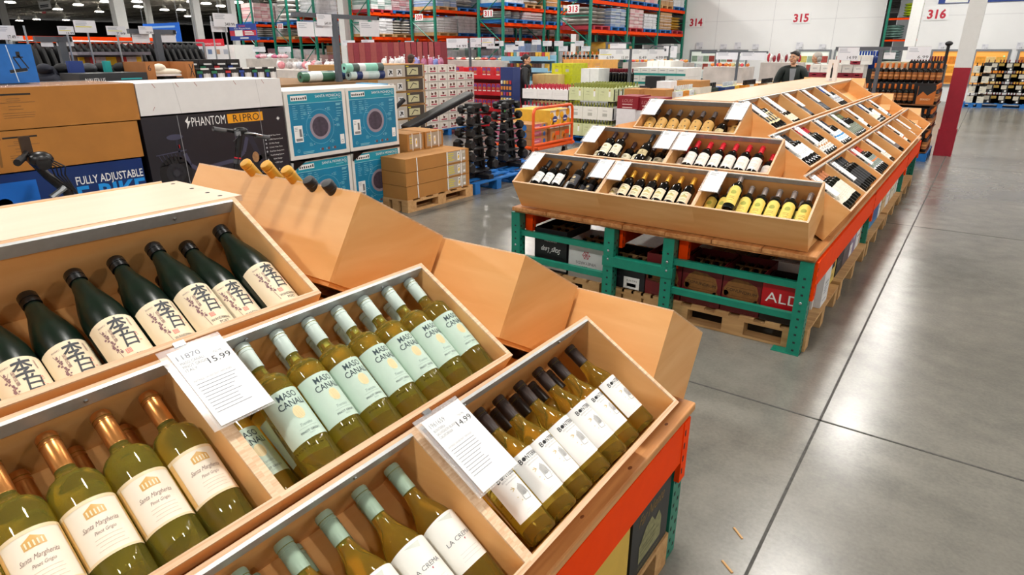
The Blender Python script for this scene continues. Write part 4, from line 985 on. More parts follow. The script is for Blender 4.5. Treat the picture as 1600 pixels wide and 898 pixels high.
# four blue patio-table boxes
def patio_art():
    a = Art(); B = mat('#0f7fa8', .38, var=.12, scale=5); B2 = mat('#1696b0', .38, var=.08, scale=5); LN = mat('#8fd2e0', .5, var=0)
    a.rect(-.33, .33, -.29, .205, B); a.rect(-.33, .33, .21, .30, B2, lift=1); a.rect(-.33, .33, .205, .209, LN, lift=2)
    a.rect(-.30, -.11, .235, .283, PAPER, lift=2)
    R_ = random.Random(4)
    for i in range(7): a.rect(-.29+.026*i, -.275+.026*i, .245, .262+R_.random()*.012, DARK, lift=3)
    a.text('SANTA MONICA', .135, .268, .026, PAPER, w=.29, lift=2); a.ring(.30, .272, .011, .014, PAPER, 8, lift=2); a.ring(.30, .25, .010, .013, PAPER, 8, lift=2); a.lines(.17, .27, [.238], .007, LN, 0, lift=2)
    for cx in (-.29, -.20, -.12): a.lines(cx, cx+.06, [.185-.02*i for i in range(7)], .004, LN, .6, lift=2)
    a.lines(.24, .315, [.185, .177, .169, .14, .11, .085, .06], .005, LN, .4, lift=2)
    a.ring(.02, -.03, .098, .128, mat('#9a8f9d', .5, var=.05), 30, lift=2); a.disc(.02, -.03, .10, mat('#463c4c', .6, var=.3, scale=24), n=30, lift=2)
    a.ring(.02, -.03, .170, .1725, LN, 36, lift=2)
    for t, d in ((.3, 1), (1.1, 1), (2.3, -1), (3.5, -1), (4.2, -1), (5.3, 1), (0, 1)):
        x, y = .02+.19*math.cos(t), -.03+.19*math.sin(t); a.disc(x, y, .004, PAPER, n=6, lift=2); a.lines(x+(.015 if d > 0 else -.06), x+(.06 if d > 0 else -.015), [y+.012, y, y-.012], .004, LN, .4, lift=2)
    a.rect(-.30, -.20, -.16, .0, PAPER, lift=2); a.lines(-.29, -.25, [-.02, -.035, -.05], .004, GREYINK, .3, lift=3); a.rect(-.24, -.215, -.11, -.035, mat('#77777a', .6, var=0), lift=3); a.rect(-.285, -.21, -.15, -.125, mat('#8a8a8c', .6, var=0), lift=3)
    a.rect(.26, .315, -.23, -.13, PAPER, lift=2); a.ring(.2875, -.2, .012, .016, GREYINK, 12, lift=3)
    for i, x in enumerate((.02, .10, .18)): a.disc(x, -.255, .015, (mat('#7a4a4a', .5, var=.3, scale=60)), n=12, lift=2); a.text(str(i+1), x-.028, -.255, .016, PAPER, lift=2)
    a.ring(-.27, -.245, .013, .016, LN, 12, lift=2); a.text('1', -.27, -.245, .013, LN, lift=2); a.lines(-.22, -.08, [-.262, -.275], .006, LN, .3, lift=2)
    return a
BW = mat('#e9e6df', .55, var=.03)
pa = patio_art()
for (y0, y1), n in (((3.80, 4.545), 'left'), ((4.56, 5.285), 'right')):
    for z0, z1, u in ((.705, 1.362, 'upper'), (.055, .678, 'lower')):
        t = carton(-6.1, FX, y0, y1, z0, z1, BW, 'blue-fronted fire table box with a grey porthole, %s %s of four' % (u, n), [(pa, '+x')], group='blue fire table boxes')
BF = mat('#141416', .35, var=.1)
for (y0, y1), n in (((3.80, 4.545), 'left'), ((4.56, 5.285), 'right')):
    mb = MB(); mb.box(-6.05, FX+.012, y0+.02, y1-.005, .68, .703, BF)
    mb.add([(FX+.012, y0+.02, .703), (FX+.02, y0+.0, .60), (FX+.012, y0+.16, .68), (FX+.012, y0+.3, .703)], [(0, 1, 2, 3), (3, 2, 1, 0)], BF)
    tag(mb.build('plastic_sheet'), 'black plastic sheet sagging between the upper and lower blue boxes on the %s' % n, 'plastic sheet', 'black plastic sheets between boxes')
a = Art(); a.rect(-.05, .05, -.008, .016, mat('#cfcfd2', .6, var=0))
mb = MB(); mb.box(-6.1, FX+.03, 3.82, 5.30, 0, .052, DARK); a.flat(mb, face((FX+.03, 5.1, .02), (0, 1, 0), (0, 0, 1))); tag(mb.build('plastic_pallet'), 'low black plastic pallet under the blue boxes', 'pallet')
a = Art(); 
for i, s in enumerate(('5', 'CE', 'GE')): a.text(s, 0, .15-.12*i, .04, PAPER, w=.05)
carton(-6.15, -5.70, 5.31, 5.405, .0, 1.37, mat('#6fb6e2', .5, var=.05), 'tall narrow light blue carton standing behind the blue boxes', [(a, '+x')], group=gF)
# treadmill box, power-tool tray, shoe tray and clothing on the stock behind
carton(-8.2, -6.25, 1.0, 5.6, 0, 1.38, mat('#8d6a44', .8, var=.1, scale=2), 'wide kraft carton stack hidden behind the front boxes', None, group=gF, name='carton', cat='carton')
a = Art(); K = DARK; S = mat('#aab4bd', .5, var=0)
a.line([(.27, -.055), (.385, -.04)], .022, K); a.line([(.27, -.064), (.385, -.05)], .007, S); a.line([(.395, -.035), (.355, .045), (.345, .06)], .009, K); a.line([(.345, -.035), (.315, .04)], .009, K); a.rect(.31, .375, .04, .05, K); a.rect(.335, .36, .05, .085, K)
a.line([(.285, .13), (.31, -.13)], .006, mat('#cfe2f2', .5, var=0), lift=2); a.lines(-.1, .1, [-.10], .004, S, 0)
carton(-6.7, -5.93, 1.1, 1.99, 1.50, 1.775, mat('#1767b8', .4, var=.08), 'bright blue treadmill box with a treadmill printed on it, top left', [(a, '+x')], group=gF)
def low(pl, pr, pt, pb, X, depth, c, label, art=None, cat='carton', name='carton', zb=None):
    y = (at((pl, pb), x=X).y, at((pr, pb), x=X).y); zt = at(((pl+pr)/2, pt), x=X).z; z0 = zb if zb is not None else at(((pl+pr)/2, pb), x=X).z
    return carton(X-depth, X, y[0], y[1], z0, zt, c, label, art, group='goods lying behind the front boxes', name=name, cat=cat)
a = Art(); a.text('NAUTILUS', -.16, .028, .03, PAPER, w=.16); a.text('POWERZONE', -.14, -.02, .03, PAPER, w=.2); a.lines(.05, .25, [.03, .005], .012, mat('#2fb3b8', .5, var=0), .1)
low(126, 232, 114, 128, -6.3, .4, mat('#26282c', .5, var=.05), 'dark grey fitness carton with white lettering behind the white carton', [(a, '+x')], zb=1.382)
# open kraft tray holding shoes
t = thing('display_tray', 'kraft display tray with cut-out front holding shoes, behind the white carton', 'display tray', at((265, 126), x=-6.35))
y0, y1 = at((231, 120), x=-6.35).y, at((306, 120), x=-6.35).y
KR = mat('#b0703a', .7, var=.06); mb = MB(); zt = 1.63
mb.box(-6.8, -6.35, y0, y1, 1.382, 1.40, KR); mb.box(-6.36, -6.35, y0, y1, 1.40, 1.475, KR); mb.box(-6.36, -6.35, y0, y0+.08, 1.475, zt, KR); mb.box(-6.36, -6.35, y1-.08, y1, 1.475, zt, KR); mb.box(-6.8, -6.36, y0, y0+.01, 1.40, zt, KR); mb.box(-6.8, -6.36, y1-.01, y1, 1.40, zt, KR); mb.box(-6.8, -6.79, y0, y1, 1.40, zt, KR)
A = Art(); A.text('6', -.2, .08, .05, DARK); A.text('X', .2, .05, .12, DARK, w=.05); A.lines(-.1, .1, [-.06], .014, PAPER, .2); A.flat(mb, face((-6.35, (y0+y1)/2, 1.50), (0, 1, 0), (0, 0, 1))); mb.build('tray', t)
def shoe(o, rz, m, label, sz=1.0):
    mb = MB(); mb.blob((0, 0, .035), (.13, .045, .035), m); mb.blob((-.06, 0, .07), (.06, .04, .045), m); mb.box(-.13, .12, -.04, .04, 0, .018, PAPER)
    q = mb.build('shoe', local=True); q.matrix_world = T(*o) @ Matrix.Rotation(rz, 4, 'Z') @ Matrix.Scale(sz, 4); return tag(q, label, 'shoe', 'shoes in the kraft tray')
shoe((-6.5, y0+.26, 1.50), 1.2, mat('#e8dfcb', .7), 'cream shoe lying on the dark shoes in the kraft tray'); shoe((-6.6, y0+.14, 1.40), .6, DARK, 'black shoe at the left in the kraft tray', 1.2); shoe((-6.6, y0+.40, 1.40), 1.4, DARK, 'black shoe at the right in the kraft tray', 1.2); shoe((-6.55, y0+.27, 1.405), .9, mat('#2b332e', .8), 'dark shoe under the cream one in the kraft tray', 1.1)
# boxed underwear packs
yy = at((309, 125), x=-6.5).y
for r_ in range(2):
    for i in range(6 if r_ == 0 else 4):
        a = Art(); w_ = .145
        a.rect(-.07, -.01, .04, .075, mat(('#1f7a55', '#1f7a55', '#c0282c', '#28479b')[i % 4], .5, var=0)); a.rect(-.07, .07, .065, .086, DARK, lift=1); a.lines(-.03, .06, [.085], .016, PAPER, .1, lift=2)
        a.rect(-.005, .07, -.085, .04, mat('#cfcfd2', .5, var=0), lift=2); a.rect(-.075, -.012, -.087, -.03, mat('#d22c34', .5, var=0), lift=2); a.rect(-.055, -.025, -.01, .035, mat('#2846a8', .5, var=0), lift=2); a.disc(.032, -.01, .022, mat('#e9e9ea', .5, var=0), ry=.055, n=8, lift=3)
        carton(-6.66-.2*r_, -6.5-.2*r_, yy+.155*i, yy+.155*i+.15, 1.382, 1.56+.085*r_, mat('#17171a', .4, var=.03), '%s boxed underwear pack from the left in the %s row behind the white carton' % (ordinal(i+1), ('front', 'rear')[r_]), [(a, '+x')], group='boxed underwear packs', name='clothing_pack', cat='clothing pack')
# folded dark clothes, aqua sleeve, grey shelf of belts
def heap(name, label, cat, pts, m, group=None):
    mb = MB()
    for c, r in pts: mb.blob(c, r, m, None, 10, 6)
    return tag(mb.build(name), label, cat, group)
for i, (px, c, s) in enumerate((((72, 110), '#0a0f20', .10), ((101, 118), '#060608', .10), ((140, 105), '#3c3e43', .10), ((160, 112), '#060607', .09), ((190, 105), '#070708', .10), ((215, 115), '#08080a', .09))):
    p = at(px, x=-6.95)
    heap('folded_garment', 'folded dark garment heaped behind the tan cartons, %s from the left' % ordinal(i+1), 'garment', [((p.x, p.y, 1.384+.085), (.22, s, .085)), ((p.x-.08, p.y+.05, 1.384+.15), (.16, s*.8, .07)), ((p.x+.03, p.y-.02, 1.384+.19), (.12, s*.6, .05))], mat(c, .85, var=.2, scale=20), 'folded dark garments')
for px0, px1, c, tx, d in ((168, 178, '#18a3a0', '10', 'aqua size-marked display card among the dark clothes'), (112, 135, '#22408a', '', 'navy cap box beside the treadmill box')):
    a = Art(); a.text(tx or '.', 0, -.06, .05, DARK)
    low(px0, px1, 95, 122, -6.66, .05, mat(c, .5), d, [(a, '+x')], zb=1.382)
t = thing('display_shelf', 'grey slatted shelf of hanging belts behind the dark clothes', 'display shelf', at((165, 90), x=-7.6))
y0, y1 = at((108, 85), x=-7.6).y, at((222, 85), x=-7.6).y; zt, zb = at((165, 81), x=-7.6).z, 1.382
GS = mat('#8e8b98', .6, var=.1)
MB().box(-7.66, -7.6, y0, y1, zb, zt, GS).build('back_panel', t); MB().box(-7.66, -7.4, y0, y1, zt-.03, zt, GS).build('top_ledge', t)
for i in range(12):
    c = ('#e7c32b', '#7a4a36', '#c7303a', '#d3cfe0', '#d3cfe0', '#e7c32b')[i % 6]; y = y0+.06+(y1-y0-.1)*i/12
    MB().box(-7.58, -7.55, y, y+.05, zt-.13, zt-.05, mat(c, .6)).build('hang_tag', t)
# ------------------------------------------------------------------ brown bench boxes on their pallet
def brown_art(L, full=True):
    a = Art(); SL = mat('#b0a898', .5, var=.05); Y = mat('#d7c74a', .6, var=0); W = PAPER
    a.rect(L*.12, L*.44, -.06, .068, SL); a.lines(L*.15, L*.25, [.045, .02, -.005, -.03], .014, Y, .4, lift=2)
    a.rect(L*.30, L*.34, -.045, .055, W, lift=2); a.poly([(L*.305, -.01), (L*.32, -.035), (L*.335, .0), (L*.32, .03)], mat('#e6bf22', .5), lift=3); a.disc(L*.32, .035, .01, DARK, n=6, lift=3)
    a.rect(L*.385, L*.43, .03, .055, mat('#d0cbc0', .5), lift=2); a.rect(L*.395, L*.43, -.045, -.02, W, lift=2)
    for x in (-L*.34, L*.13, L*.36): a.line([(x, .074), (x+.006, -.074)], .014, W, lift=4)
    return a
BB = mat('#b07a3a', .7, var=.06, scale=5)
timber_pallet(-5.443, -5.04, 4.96, 6.12, 'timber pallet under the strapped brown cartons', along='y')
for k in range(3):
    carton(-5.44, -5.05, 4.97, 6.07, .142+.155*k, .142+.155*k+.150, BB, 'long strapped brown carton on the pallet, %s of three' % ('lowest', 'middle', 'topmost')[k], [(brown_art(1.1), '+x')], group='strapped brown cartons')
carton(-5.95, -5.445, 5.42, 6.07, .0, .60, BB, 'brown carton block behind the strapped cartons', None, group='strapped brown cartons')
for i, (y0, y1) in enumerate(((5.43, 5.71), (5.735, 6.06))):
    a = Art(); w_ = y1-y0; a.rect(-w_/2+.03, w_/2-.03, -.08, .085, mat('#a99d8b', .5, var=.05)); a.rect(-.01, .025, -.06, .04, PAPER, lift=2); a.poly([(-.002, -.01), (.008, -.04), (.018, 0), (.008, .03)], mat('#e6bf22', .5), lift=3); a.lines(-.1, -.05, [.05, .02, -.01], .014, mat('#d7c74a', .6), .3, lift=2)
    for x in (-.06, .075): a.line([(x, .1), (x+.004, -.1)], .012, PAPER, lift=4)
    carton(-5.95, -5.46, y0, y1, .602, .80, BB, 'short strapped brown carton stacked behind, %s' % ('the left one', 'the right one')[i], [(a, '+x')], group='strapped brown cartons')
# ------------------------------------------------------------------ workout bench, dumbbell racks, blue pallets
def blue_pallet(x0, x1, y0, y1, label, z=0): return timber_pallet(x0, x1, y0, y1, label, BLUEP, 'x', z, 'blue pallets')
blue_pallet(-6.1, -5.03, 6.16, 7.17, 'blue pallet under the nearer dumbbell rack')
blue_pallet(-6.2, -5.10, 7.25, 8.2, 'blue pallet under the farther dumbbell rack')
RUB = mat('#131315', .5, var=.12)
def dumbbell_rack(x, y, h, n, label, pile='hex'):
    t = thing('dumbbell_rack', label, 'dumbbell rack', (x, y, .142), 'dumbbell racks')
    z0 = .142
    mb = MB(); mb.box(x-.28, x+.28, y-.05, y+.05, z0, z0+.05, RUB); mb.box(x-.05, x+.05, y-.30, y+.30, z0, z0+.045, RUB); mb.build('base', t)
    mb = MB()
    for s in (-1, 1):
        mb.tube([(x, y+.20*s, z0+.04), (x, y+.08*s, z0+h)], .022, RUB, 8)
    mb.box(x-.06, x+.06, y-.11, y+.11, z0+h-.03, z0+h+.03, RUB); mb.build('frame', t)
    for i in range(n):
        zz = z0+.12+(h-.18)*i/(n-1); k = 1-.45*i/(n-1)
        yy = .20-.12*(zz-z0)/h
        mb = MB(); mb.box(x-.10, x+.10, y-yy-.09, y+yy+.09, zz-.036*k-.012, zz-.035*k, RUB); mb.build('rack_arm', t)
    for i in range(n):
        zz = z0+.12+(h-.18)*i/(n-1); k = 1-.32*i/(n-1)
        for s in (-1, 1):
            d = thing('dumbbell', 'black hex dumbbell, %s from the floor, %s side of the %s tree' % (ordinal(i+1), ('near', 'far')[s > 0], label.split(' ')[0]), 'dumbbell', (x, y, zz), 'hex dumbbells')
            yc = y+s*(.20-.12*(zz-z0)/h+.062)
            for e in (-1, 1):
                mb = MB(); mb.lathe([(0, -.06*k), (.058*k, -.06*k), (.074*k, -.042*k), (.074*k, .042*k), (.058*k, .06*k), (0, .06*k)], RUB, 6, T(x+e*.115*k, yc, zz+.035*k) @ Matrix.Rotation(PI/2, 4, 'Y'), smooth=False); mb.build('weight_head', d)
            mb = MB(); mb.tube([(x-.10*k, yc, zz+.035*k), (x+.10*k, yc, zz+.035*k)], .015, STEEL, 8); mb.build('handle', d)
    return t
dumbbell_rack(-5.35, 6.55, .92, 6, 'nearer black dumbbell tree on a blue pallet')
dumbbell_rack(-5.55, 7.55, .90, 6, 'farther black dumbbell tree on a blue pallet')
t = thing('workout_bench', 'black inclined workout bench behind the brown cartons', 'workout bench', (-6.3, 6.9, 0))
mb = MB(); p0, p1 = Vector((-6.6, 6.55, .66)), Vector((-6.2, 7.55, 1.10)); d = (p1-p0).normalized(); sd = d.cross(Vector((0, 0, 1))).normalized(); up = sd.cross(d)
M_ = Matrix(((sd.x, d.x, up.x, p0.x), (sd.y, d.y, up.y, p0.y), (sd.z, d.z, up.z, p0.z), (0, 0, 0, 1)))
mb.prism([(-.14, 0), (.14, 0), (.13, 1.1), (.08, 1.17), (-.08, 1.17), (-.13, 1.1)], 0, .075, RUB, M_); o = mb.build('back_pad', t); bv = o.modifiers.new('b', 'BEVEL'); bv.width = .02; bv.segments = 2
mb = MB(); mb.tube([(-6.6, 6.5, .62), (-6.45, 6.9, .70), (-6.33, 7.2, .03), (-6.2, 7.3, .03)], .025, RUB, 8); mb.tube([(-6.6, 6.5, .62), (-6.75, 6.1, .5), (-6.78, 6.05, .03)], .03, RUB, 8); mb.tube([(-6.45, 6.9, .72), (-6.25, 7.05, .03)], .022, RUB, 8); mb.tube([(-6.5, 7.25, .03), (-6.0, 7.25, .03)], .03, RUB, 8); mb.tube([(-7.0, 6.05, .03), (-6.55, 6.05, .03)], .03, RUB, 8); mb.build('frame', t)
mb = MB(); mb.prism([(-.16, -.45), (.16, -.45), (.15, 0), (-.15, 0)], -.0, .07, RUB, T(-6.62, 6.5, .60)); mb.build('seat_pad', t)
mb = MB(); mb.tube([(-6.35, 6.1, .8), (-6.35, 6.1, 1.0), (-6.3, 6.25, 1.12)], .03, RUB, 8); mb.tube([(-6.35, 6.1, .0), (-6.35, 6.1, .85)], .025, RUB, 8); o = mb.build('leg_roller_post'); tag(o, 'black padded roller post beside the bench boxes', 'exercise equipment')
# stack of bench cartons with printed labels
for r_ in range(5):
    a = Art(); a.rect(-.20, .76, -.085, .085, mat('#cfc8bb', .5, var=.03)); a.rect(.36, .74, -.085, .085, mat('#4a4038', .5, var=.05), lift=2); a.rect(.40, .64, -.06, .045, mat('#d8d3a6', .5), lift=3); a.line([(.45, -.05), (.52, .02), (.60, .0)], .012, DARK, lift=4); a.rect(.38, .44, .055, .072, mat('#e8d82a', .5), lift=3)
    for x in (-.12, .06, .24): a.rect(x-.06, x+.05, -.07, .03, PAPER, lift=2); a.line([(x-.03, -.05), (x, .0), (x+.03, -.04)], .018, DARK, lift=3); a.line([(x-.03, .01), (x+.03, .0)], .012, DARK, lift=3)
    z0 = .55+.2*r_
    carton(-8.0, -7.2, 6.05, 7.62, z0, z0+.192, mat('#b98a4e', .7, var=.05), 'brown bench carton with printed exercise pictures, %s from the top of its stack' % ordinal(5-r_), [(a, '+x')], group='bench cartons')
carton(-8.0, -7.2, 6.05, 7.62, .14, .545, BB, 'plain brown carton at the foot of the bench carton stack', None, group='bench cartons')
blue_pallet(-8.05, -7.15, 6.0, 7.7, 'blue pallet under the bench cartons')
# rolled mats on the stock behind the blue boxes
for i, (pl, pr, py, c, c2) in enumerate(((538, 596, 112, '#8fd0bb', '#4b5a55'), (470, 530, 127, '#3f6f57', '#dfe8e8'), (495, 560, 127, '#32508a', '#e9eef0'), (545, 598, 125, '#cfe4e2', '#26386e'))):
    X = -6.45-.0*i; y0, y1 = at((pl, py), x=X).y, at((pr, py), x=X).y; z = 1.445 if i else 1.53
    X -= (0, .0, .14, .0)[i]
    if i == 2: y0 -= .1
    t = thing('rolled_mat', 'rolled striped mat in plastic behind the blue boxes, %s' % ('the green one on top', 'dark green ended one at the left', 'navy ended one in the middle', 'white and navy one at the right')[i], 'mat', (X, y0, z-.06), 'rolled mats')
    mb = MB(); n = 6
    for k in range(n): mb.lathe([(.058, (y1-y0)*k/n), (.058, (y1-y0)*(k+1)/n)], mat((c, c2, '#e6eceb', c)[k % 4], .35, var=.1), 14, Matrix.Translation((X, y0, z)) @ Matrix.Rotation(-PI/2, 4, 'X'))
    mb.lathe([(0, 0), (.02, 0)], DARK, 12, Matrix.Translation((X, y0, z)) @ Matrix.Rotation(-PI/2, 4, 'X')); mb.lathe([(.02, 0), (.058, 0)], mat(c, .6), 14, Matrix.Translation((X, y0, z)) @ Matrix.Rotation(-PI/2, 4, 'X')); mb.build('roll', t)
# ------------------------------------------------------------------ folding e-bike and e-scooter parked in front of the boxes
t = thing('electric_bike', 'black folding e-bike with handlebar display parked before the blue e-bike box', 'e-bike', (-4.6, 1.55, 0))
BKM = mat('#121214', .35, var=.1); X = -5.0
h0 = at((42, 250), x=X); hb = at((105, 298), x=X); gl = at((18, 250), x=X); gr = at((82, 260), x=X)
mb = MB(); mb.tube([h0+Vector((0, 0, .03)), (hb+h0)/2, hb], [.022, .028, .034], BKM, 10); mb.tube([hb, (hb.x+.02, hb.y+.08, .35)], .034, BKM, 10); mb.build('stem', t)
mb = MB(); mb.tube([gl+Vector((.12, -.0, 0)), h0+Vector((.02, 0, .05)), gr+Vector((-.18, .0, .05))], .014, BKM, 8); hbar = mb.build('handlebar', t)
mb = MB(); mb.tube([gl+Vector((.16, -.02, 0)), gl+Vector((.04, .05, .01))], .022, RUB, 10); mb.build('grip', hbar)
mb = MB(); mb.tube([gr+Vector((-.24, .02, .04)), gr+Vector((-.12, -.03, .05))], .022, RUB, 10); mb.build('grip', hbar)
mb = MB(); mb.box(h0.x-.01, h0.x+.01, h0.y-.015, h0.y+.045, h0.z+.03, h0.z+.15, mat('#3b2b20', .3), ); mb.build('display', t)
mb = MB(); mb.blob(h0+Vector((.05, .06, .0)), (.06, .075, .055), BKM); mb.lathe([(0, 0), (.045, 0), (.045, .05), (0, .06)], RUB, 12, Matrix.Translation(h0+Vector((.05, .06, -.02))) @ Matrix.Rotation(PI/2, 4, 'Y')); mb.build('headlight', t)
mb = MB()
for s in range(4): mb.tube([h0+Vector((.03, .02*s, .04)), h0+Vector((.08+.02*s, .10+.02*s, -.05)), (hb+h0)/2+Vector((.04, .03+.02*s, 0)), hb+Vector((.03, .05, -.03))], .005, DARK, 6)
mb.build('brake_cables', t)
mb = MB(); mb.tube([hb+Vector((.03, -.02, .03)), hb+Vector((.05, -.12, -.02))], .02, STEEL, 8); mb.build('latch', t)
wheel = lambda c, R, nm: (MB().lathe([(R-.055, -.03), (R, -.022), (R+.004, 0), (R, .022), (R-.055, .03), (R-.06, 0), (R-.055, -.03)], RUB, 26, Matrix.Translation(c) @ Matrix.Rotation(PI/2, 4, 'X') @ Matrix.Rotation(.9, 4, 'Y')).build(nm, t))
fw = wheel((-4.95, 2.02, .24), .235, 'front_wheel'); rw = wheel((-4.72, 1.05, .24), .235, 'rear_wheel')
for c, w_ in (((-4.95, 2.02, .24), fw), ((-4.72, 1.05, .24), rw)):
    mb = MB(); mb.blob(c, .04, STEEL)
    for i in range(8):
        tt = 2*PI*i/8; ax = Vector((math.cos(.9)*.0+.0, math.cos(tt), math.sin(tt))); mb.tube([Vector(c), Vector(c)+Vector((0.19*math.cos(tt)*-.2, .19*math.cos(tt), .19*math.sin(tt)))], .003, STEEL, 4)
    mb.build('spokes', w_)
mb = MB(); mb.tube([(hb.x+.02, hb.y+.08, .38), (-4.95, 2.02, .24)], .025, BKM, 8); mb.tube([(hb.x+.02, hb.y+.08, .38), (-4.8, 1.4, .32), (-4.72, 1.05, .24)], .045, BKM, 10); mb.tube([(-4.78, 1.3, .34), (-4.76, 1.2, .70)], .02, BKM, 8); mb.build('frame', t)
mb = MB(); mb.blob((-4.76, 1.2, .73), (.06, .13, .035), RUB); mb.build('saddle', t)
t = thing('electric_scooter', 'black e-scooter with a wide handlebar parked before the black scooter box', 'e-scooter', (-4.9, 3.1, 0))
X = -4.95; h0 = at((375, 208), x=X); gl = at((333, 201), x=X); gr = at((420, 215), x=X); fb = at((368, 280), x=X)
mb = MB(); mb.tube([h0, fb, (fb.x+.02, fb.y-.03, .12)], .026, BKM, 12); st = mb.build('stem', t)
mb = MB(); ring0 = h0+(fb-h0)*.52; mb.tube([ring0, ring0+(fb-h0).normalized()*.012], .0275, mat('#d8283a', .4), 12); mb.tube([ring0+(fb-h0).normalized()*.02, ring0+(fb-h0).normalized()*.055], .030, mat('#4b4c50', .5), 12); mb.build('clamp', st)
mb = MB(); mb.tube([gl, h0+Vector((0, 0, .012)), gr], .014, BKM, 10); hbar = mb.build('handlebar', t)
GR = mat('#5a5b5e', .6)
for a_, b_ in ((gl, gl+(h0-gl)*.45), (gr+(h0-gr)*.48, gr)):
    mb = MB(); mb.tube([a_, b_], .019, GR, 10); mb.build('grip', hbar)
mb = MB(); mb.blob(h0+Vector((0, 0, .02)), (.04, .07, .03), BKM); mb.box(h0.x+.02, h0.x+.045, h0.y-.06, h0.y-.02, h0.z-.015, h0.z+.02, mat('#7f8388', .3)); mb.tube([h0+Vector((.03, .02, 0)), h0+Vector((.05, .10, -.01)), h0+Vector((.05, .17, -.035))], .007, STEEL, 6); mb.build('display', t)
mb = MB(); mb.tube([h0+Vector((.04, -.02, 0)), h0+Vector((.06, -.1, -.05)), h0+Vector((.05, -.07, -.16)), fb+Vector((.03, 0, .03))], .004, DARK, 6); mb.build('brake_cables', t)
mb = MB(); mb.box(-5.02, -4.86, fb.y-.60, fb.y-.05, .10, .14, BKM); mb.build('deck', t)
for yy in (fb.y+.04, fb.y-.64):
    mb = MB(); mb.lathe([(.04, -.025), (.10, -.022), (.11, 0), (.10, .022), (.04, .025), (.04, -.025)], RUB, 22, Matrix.Translation((-4.94, yy, .11)) @ Matrix.Rotation(PI/2, 4, 'Y')); mb.build('wheel', t)
# ================================================================== tall pallet racks at the back
WRAPS = ['#dcdcdf', '#c9c3bb', '#b7b2ae', '#e4e2e0', '#cfc7c9', '#d8d3c6']
def load(x0, x1, y0, y1, z0, h, c, label, group, style='boxes', nx=3, nz=4, pallet=BLUEP, c2=None, wrapped=True):
    "goods stacked on a pallet and wrapped: one load that moves as one"
    t = thing('pallet_load', label, 'pallet load', ((x0+x1)/2, (y0+y1)/2, z0), group)
    mb = MB()
    for yy in (y0, (y0+y1)/2-.06, y1-.12): mb.box(x0, x1, yy, yy+.12, z0, z0+.09, pallet)
    mb.box(x0, x1, y0, y1, z0+.09, z0+.12, pallet); mb.build('pallet', t)
    R_ = random.Random(len(label)*131+sum(map(ord, label)))
    m1 = mat(c, .35 if wrapped else .6, var=.16, scale=7); m2 = mat(c2 or c, .4, var=.1, scale=7)
    zb = z0+.122; mb = MB()
    if style == 'boxes':
        for k in range(nz):
            for j in range(nx):
                ya = y0+.02+(y1-y0-.04)*j/nx; yb = y0+.02+(y1-y0-.04)*(j+1)/nx; d = R_.uniform(0, .03)
                mb.box(x0+.03, x1-.02-d, ya+.004, yb-.004, zb+h*k/nz+.003, zb+h*(k+1)/nz-.004, m1 if (k+j) % 2 or not c2 else m2)
    elif style == 'sacks':
        for k in range(nz):
            for j in range(2):
                yc = y0+(y1-y0)*(.27+.46*j)+R_.uniform(-.02, .02)
                mb.blob(((x0+x1)/2, yc, zb+h*(k+.5)/nz), ((x1-x0)/2-.01+R_.uniform(-.03, .02), (y1-y0)*.265, h/nz*.62), m1 if k % 2 else m2, None, 12, 6)
    elif style == 'drums':
        for k in range(nz):
            for j in range(nx):
                for i in range(2):
                    mb.lathe([(0, 0), (.15, 0), (.15, h/nz-.03), (.13, h/nz-.01), (0, h/nz-.01)], m1 if k % 2 else m2, 10, T(x1-.18-.36*i, y0+(y1-y0)*(j+.5)/nx, zb+h*k/nz))
    mb.build('goods', t)
    if wrapped and style == 'boxes':
        q = MB()
        for k in range(1, 6):
            z = zb+h*k/6+R_.uniform(-.02, .02)
            q.box(x1-.018, x1-.012, y0+.02, y1-.02, z-.02, z-.005, mat('#f2f2f4', .2, var=.05)); q.box(x0+.03, x1-.015, y0+.012, y0+.016, z-.02, z-.005, mat('#f2f2f4', .2, var=.05))
        q.build('wrap_bands', t)
    return t
def tall_rack(nm, xf, depth, y0, nb, beams, top=4.6, bay=2.75, ends=True):
    t = thing('pallet_rack', 'tall green and orange pallet rack, ' + RNAME[nm], 'pallet rack', (xf-depth/2, y0, 0), 'tall pallet racks')
    xs = (xf-.08, xf-depth)
    for i in range(nb+1):
        y = y0+bay*i
        for x in xs: MB().box(x, x+.08, y, y+.09, 0, top, RACKGREEN).build('upright', t)
        mb = MB(); z = .3; s = 0
        while z < top-.9:
            a, b = (xs[0]+.03, xs[1]+.05) if s % 2 == 0 else (xs[1]+.05, xs[0]+.03)
            mb.tube([(a, y+.045, z), (b, y+.045, z+.85)], .02, RACKGREEN, 5); mb.box(xs[1]+.08, xs[0], y+.03, y+.06, z-.02, z+.02, RACKGREEN); z += .85; s += 1
        mb.build('frame_bracing', t)
    for i in range(nb):
        for z in beams:
            for x in xs: MB().box(x+.015, x+.065, y0+bay*i+.09, y0+bay*(i+1), z-.11, z, RACKORANGE).build('beam', t)
    return t
HUES = [('#d9d9dc', None, 'boxes'), ('#b98a56', None, 'boxes'), ('#c8c4c2', None, 'boxes'), ('#e6e6e8', None, 'boxes'), ('#d9d9dc', None, 'boxes'), ('#d2b9bb', '#c88f95', 'boxes'), ('#dcd8d2', '#b6b2ae', 'sacks'), ('#e4c46a', '#c79b3b', 'sacks'), ('#9aa7b5', '#7d90b5', 'boxes'), ('#cfc9c4', '#9b968f', 'sacks'), ('#c98e92', '#d5b5b2', 'boxes'), ('#8fa6a0', '#d9dcda', 'boxes')]
RK = random.Random(21)
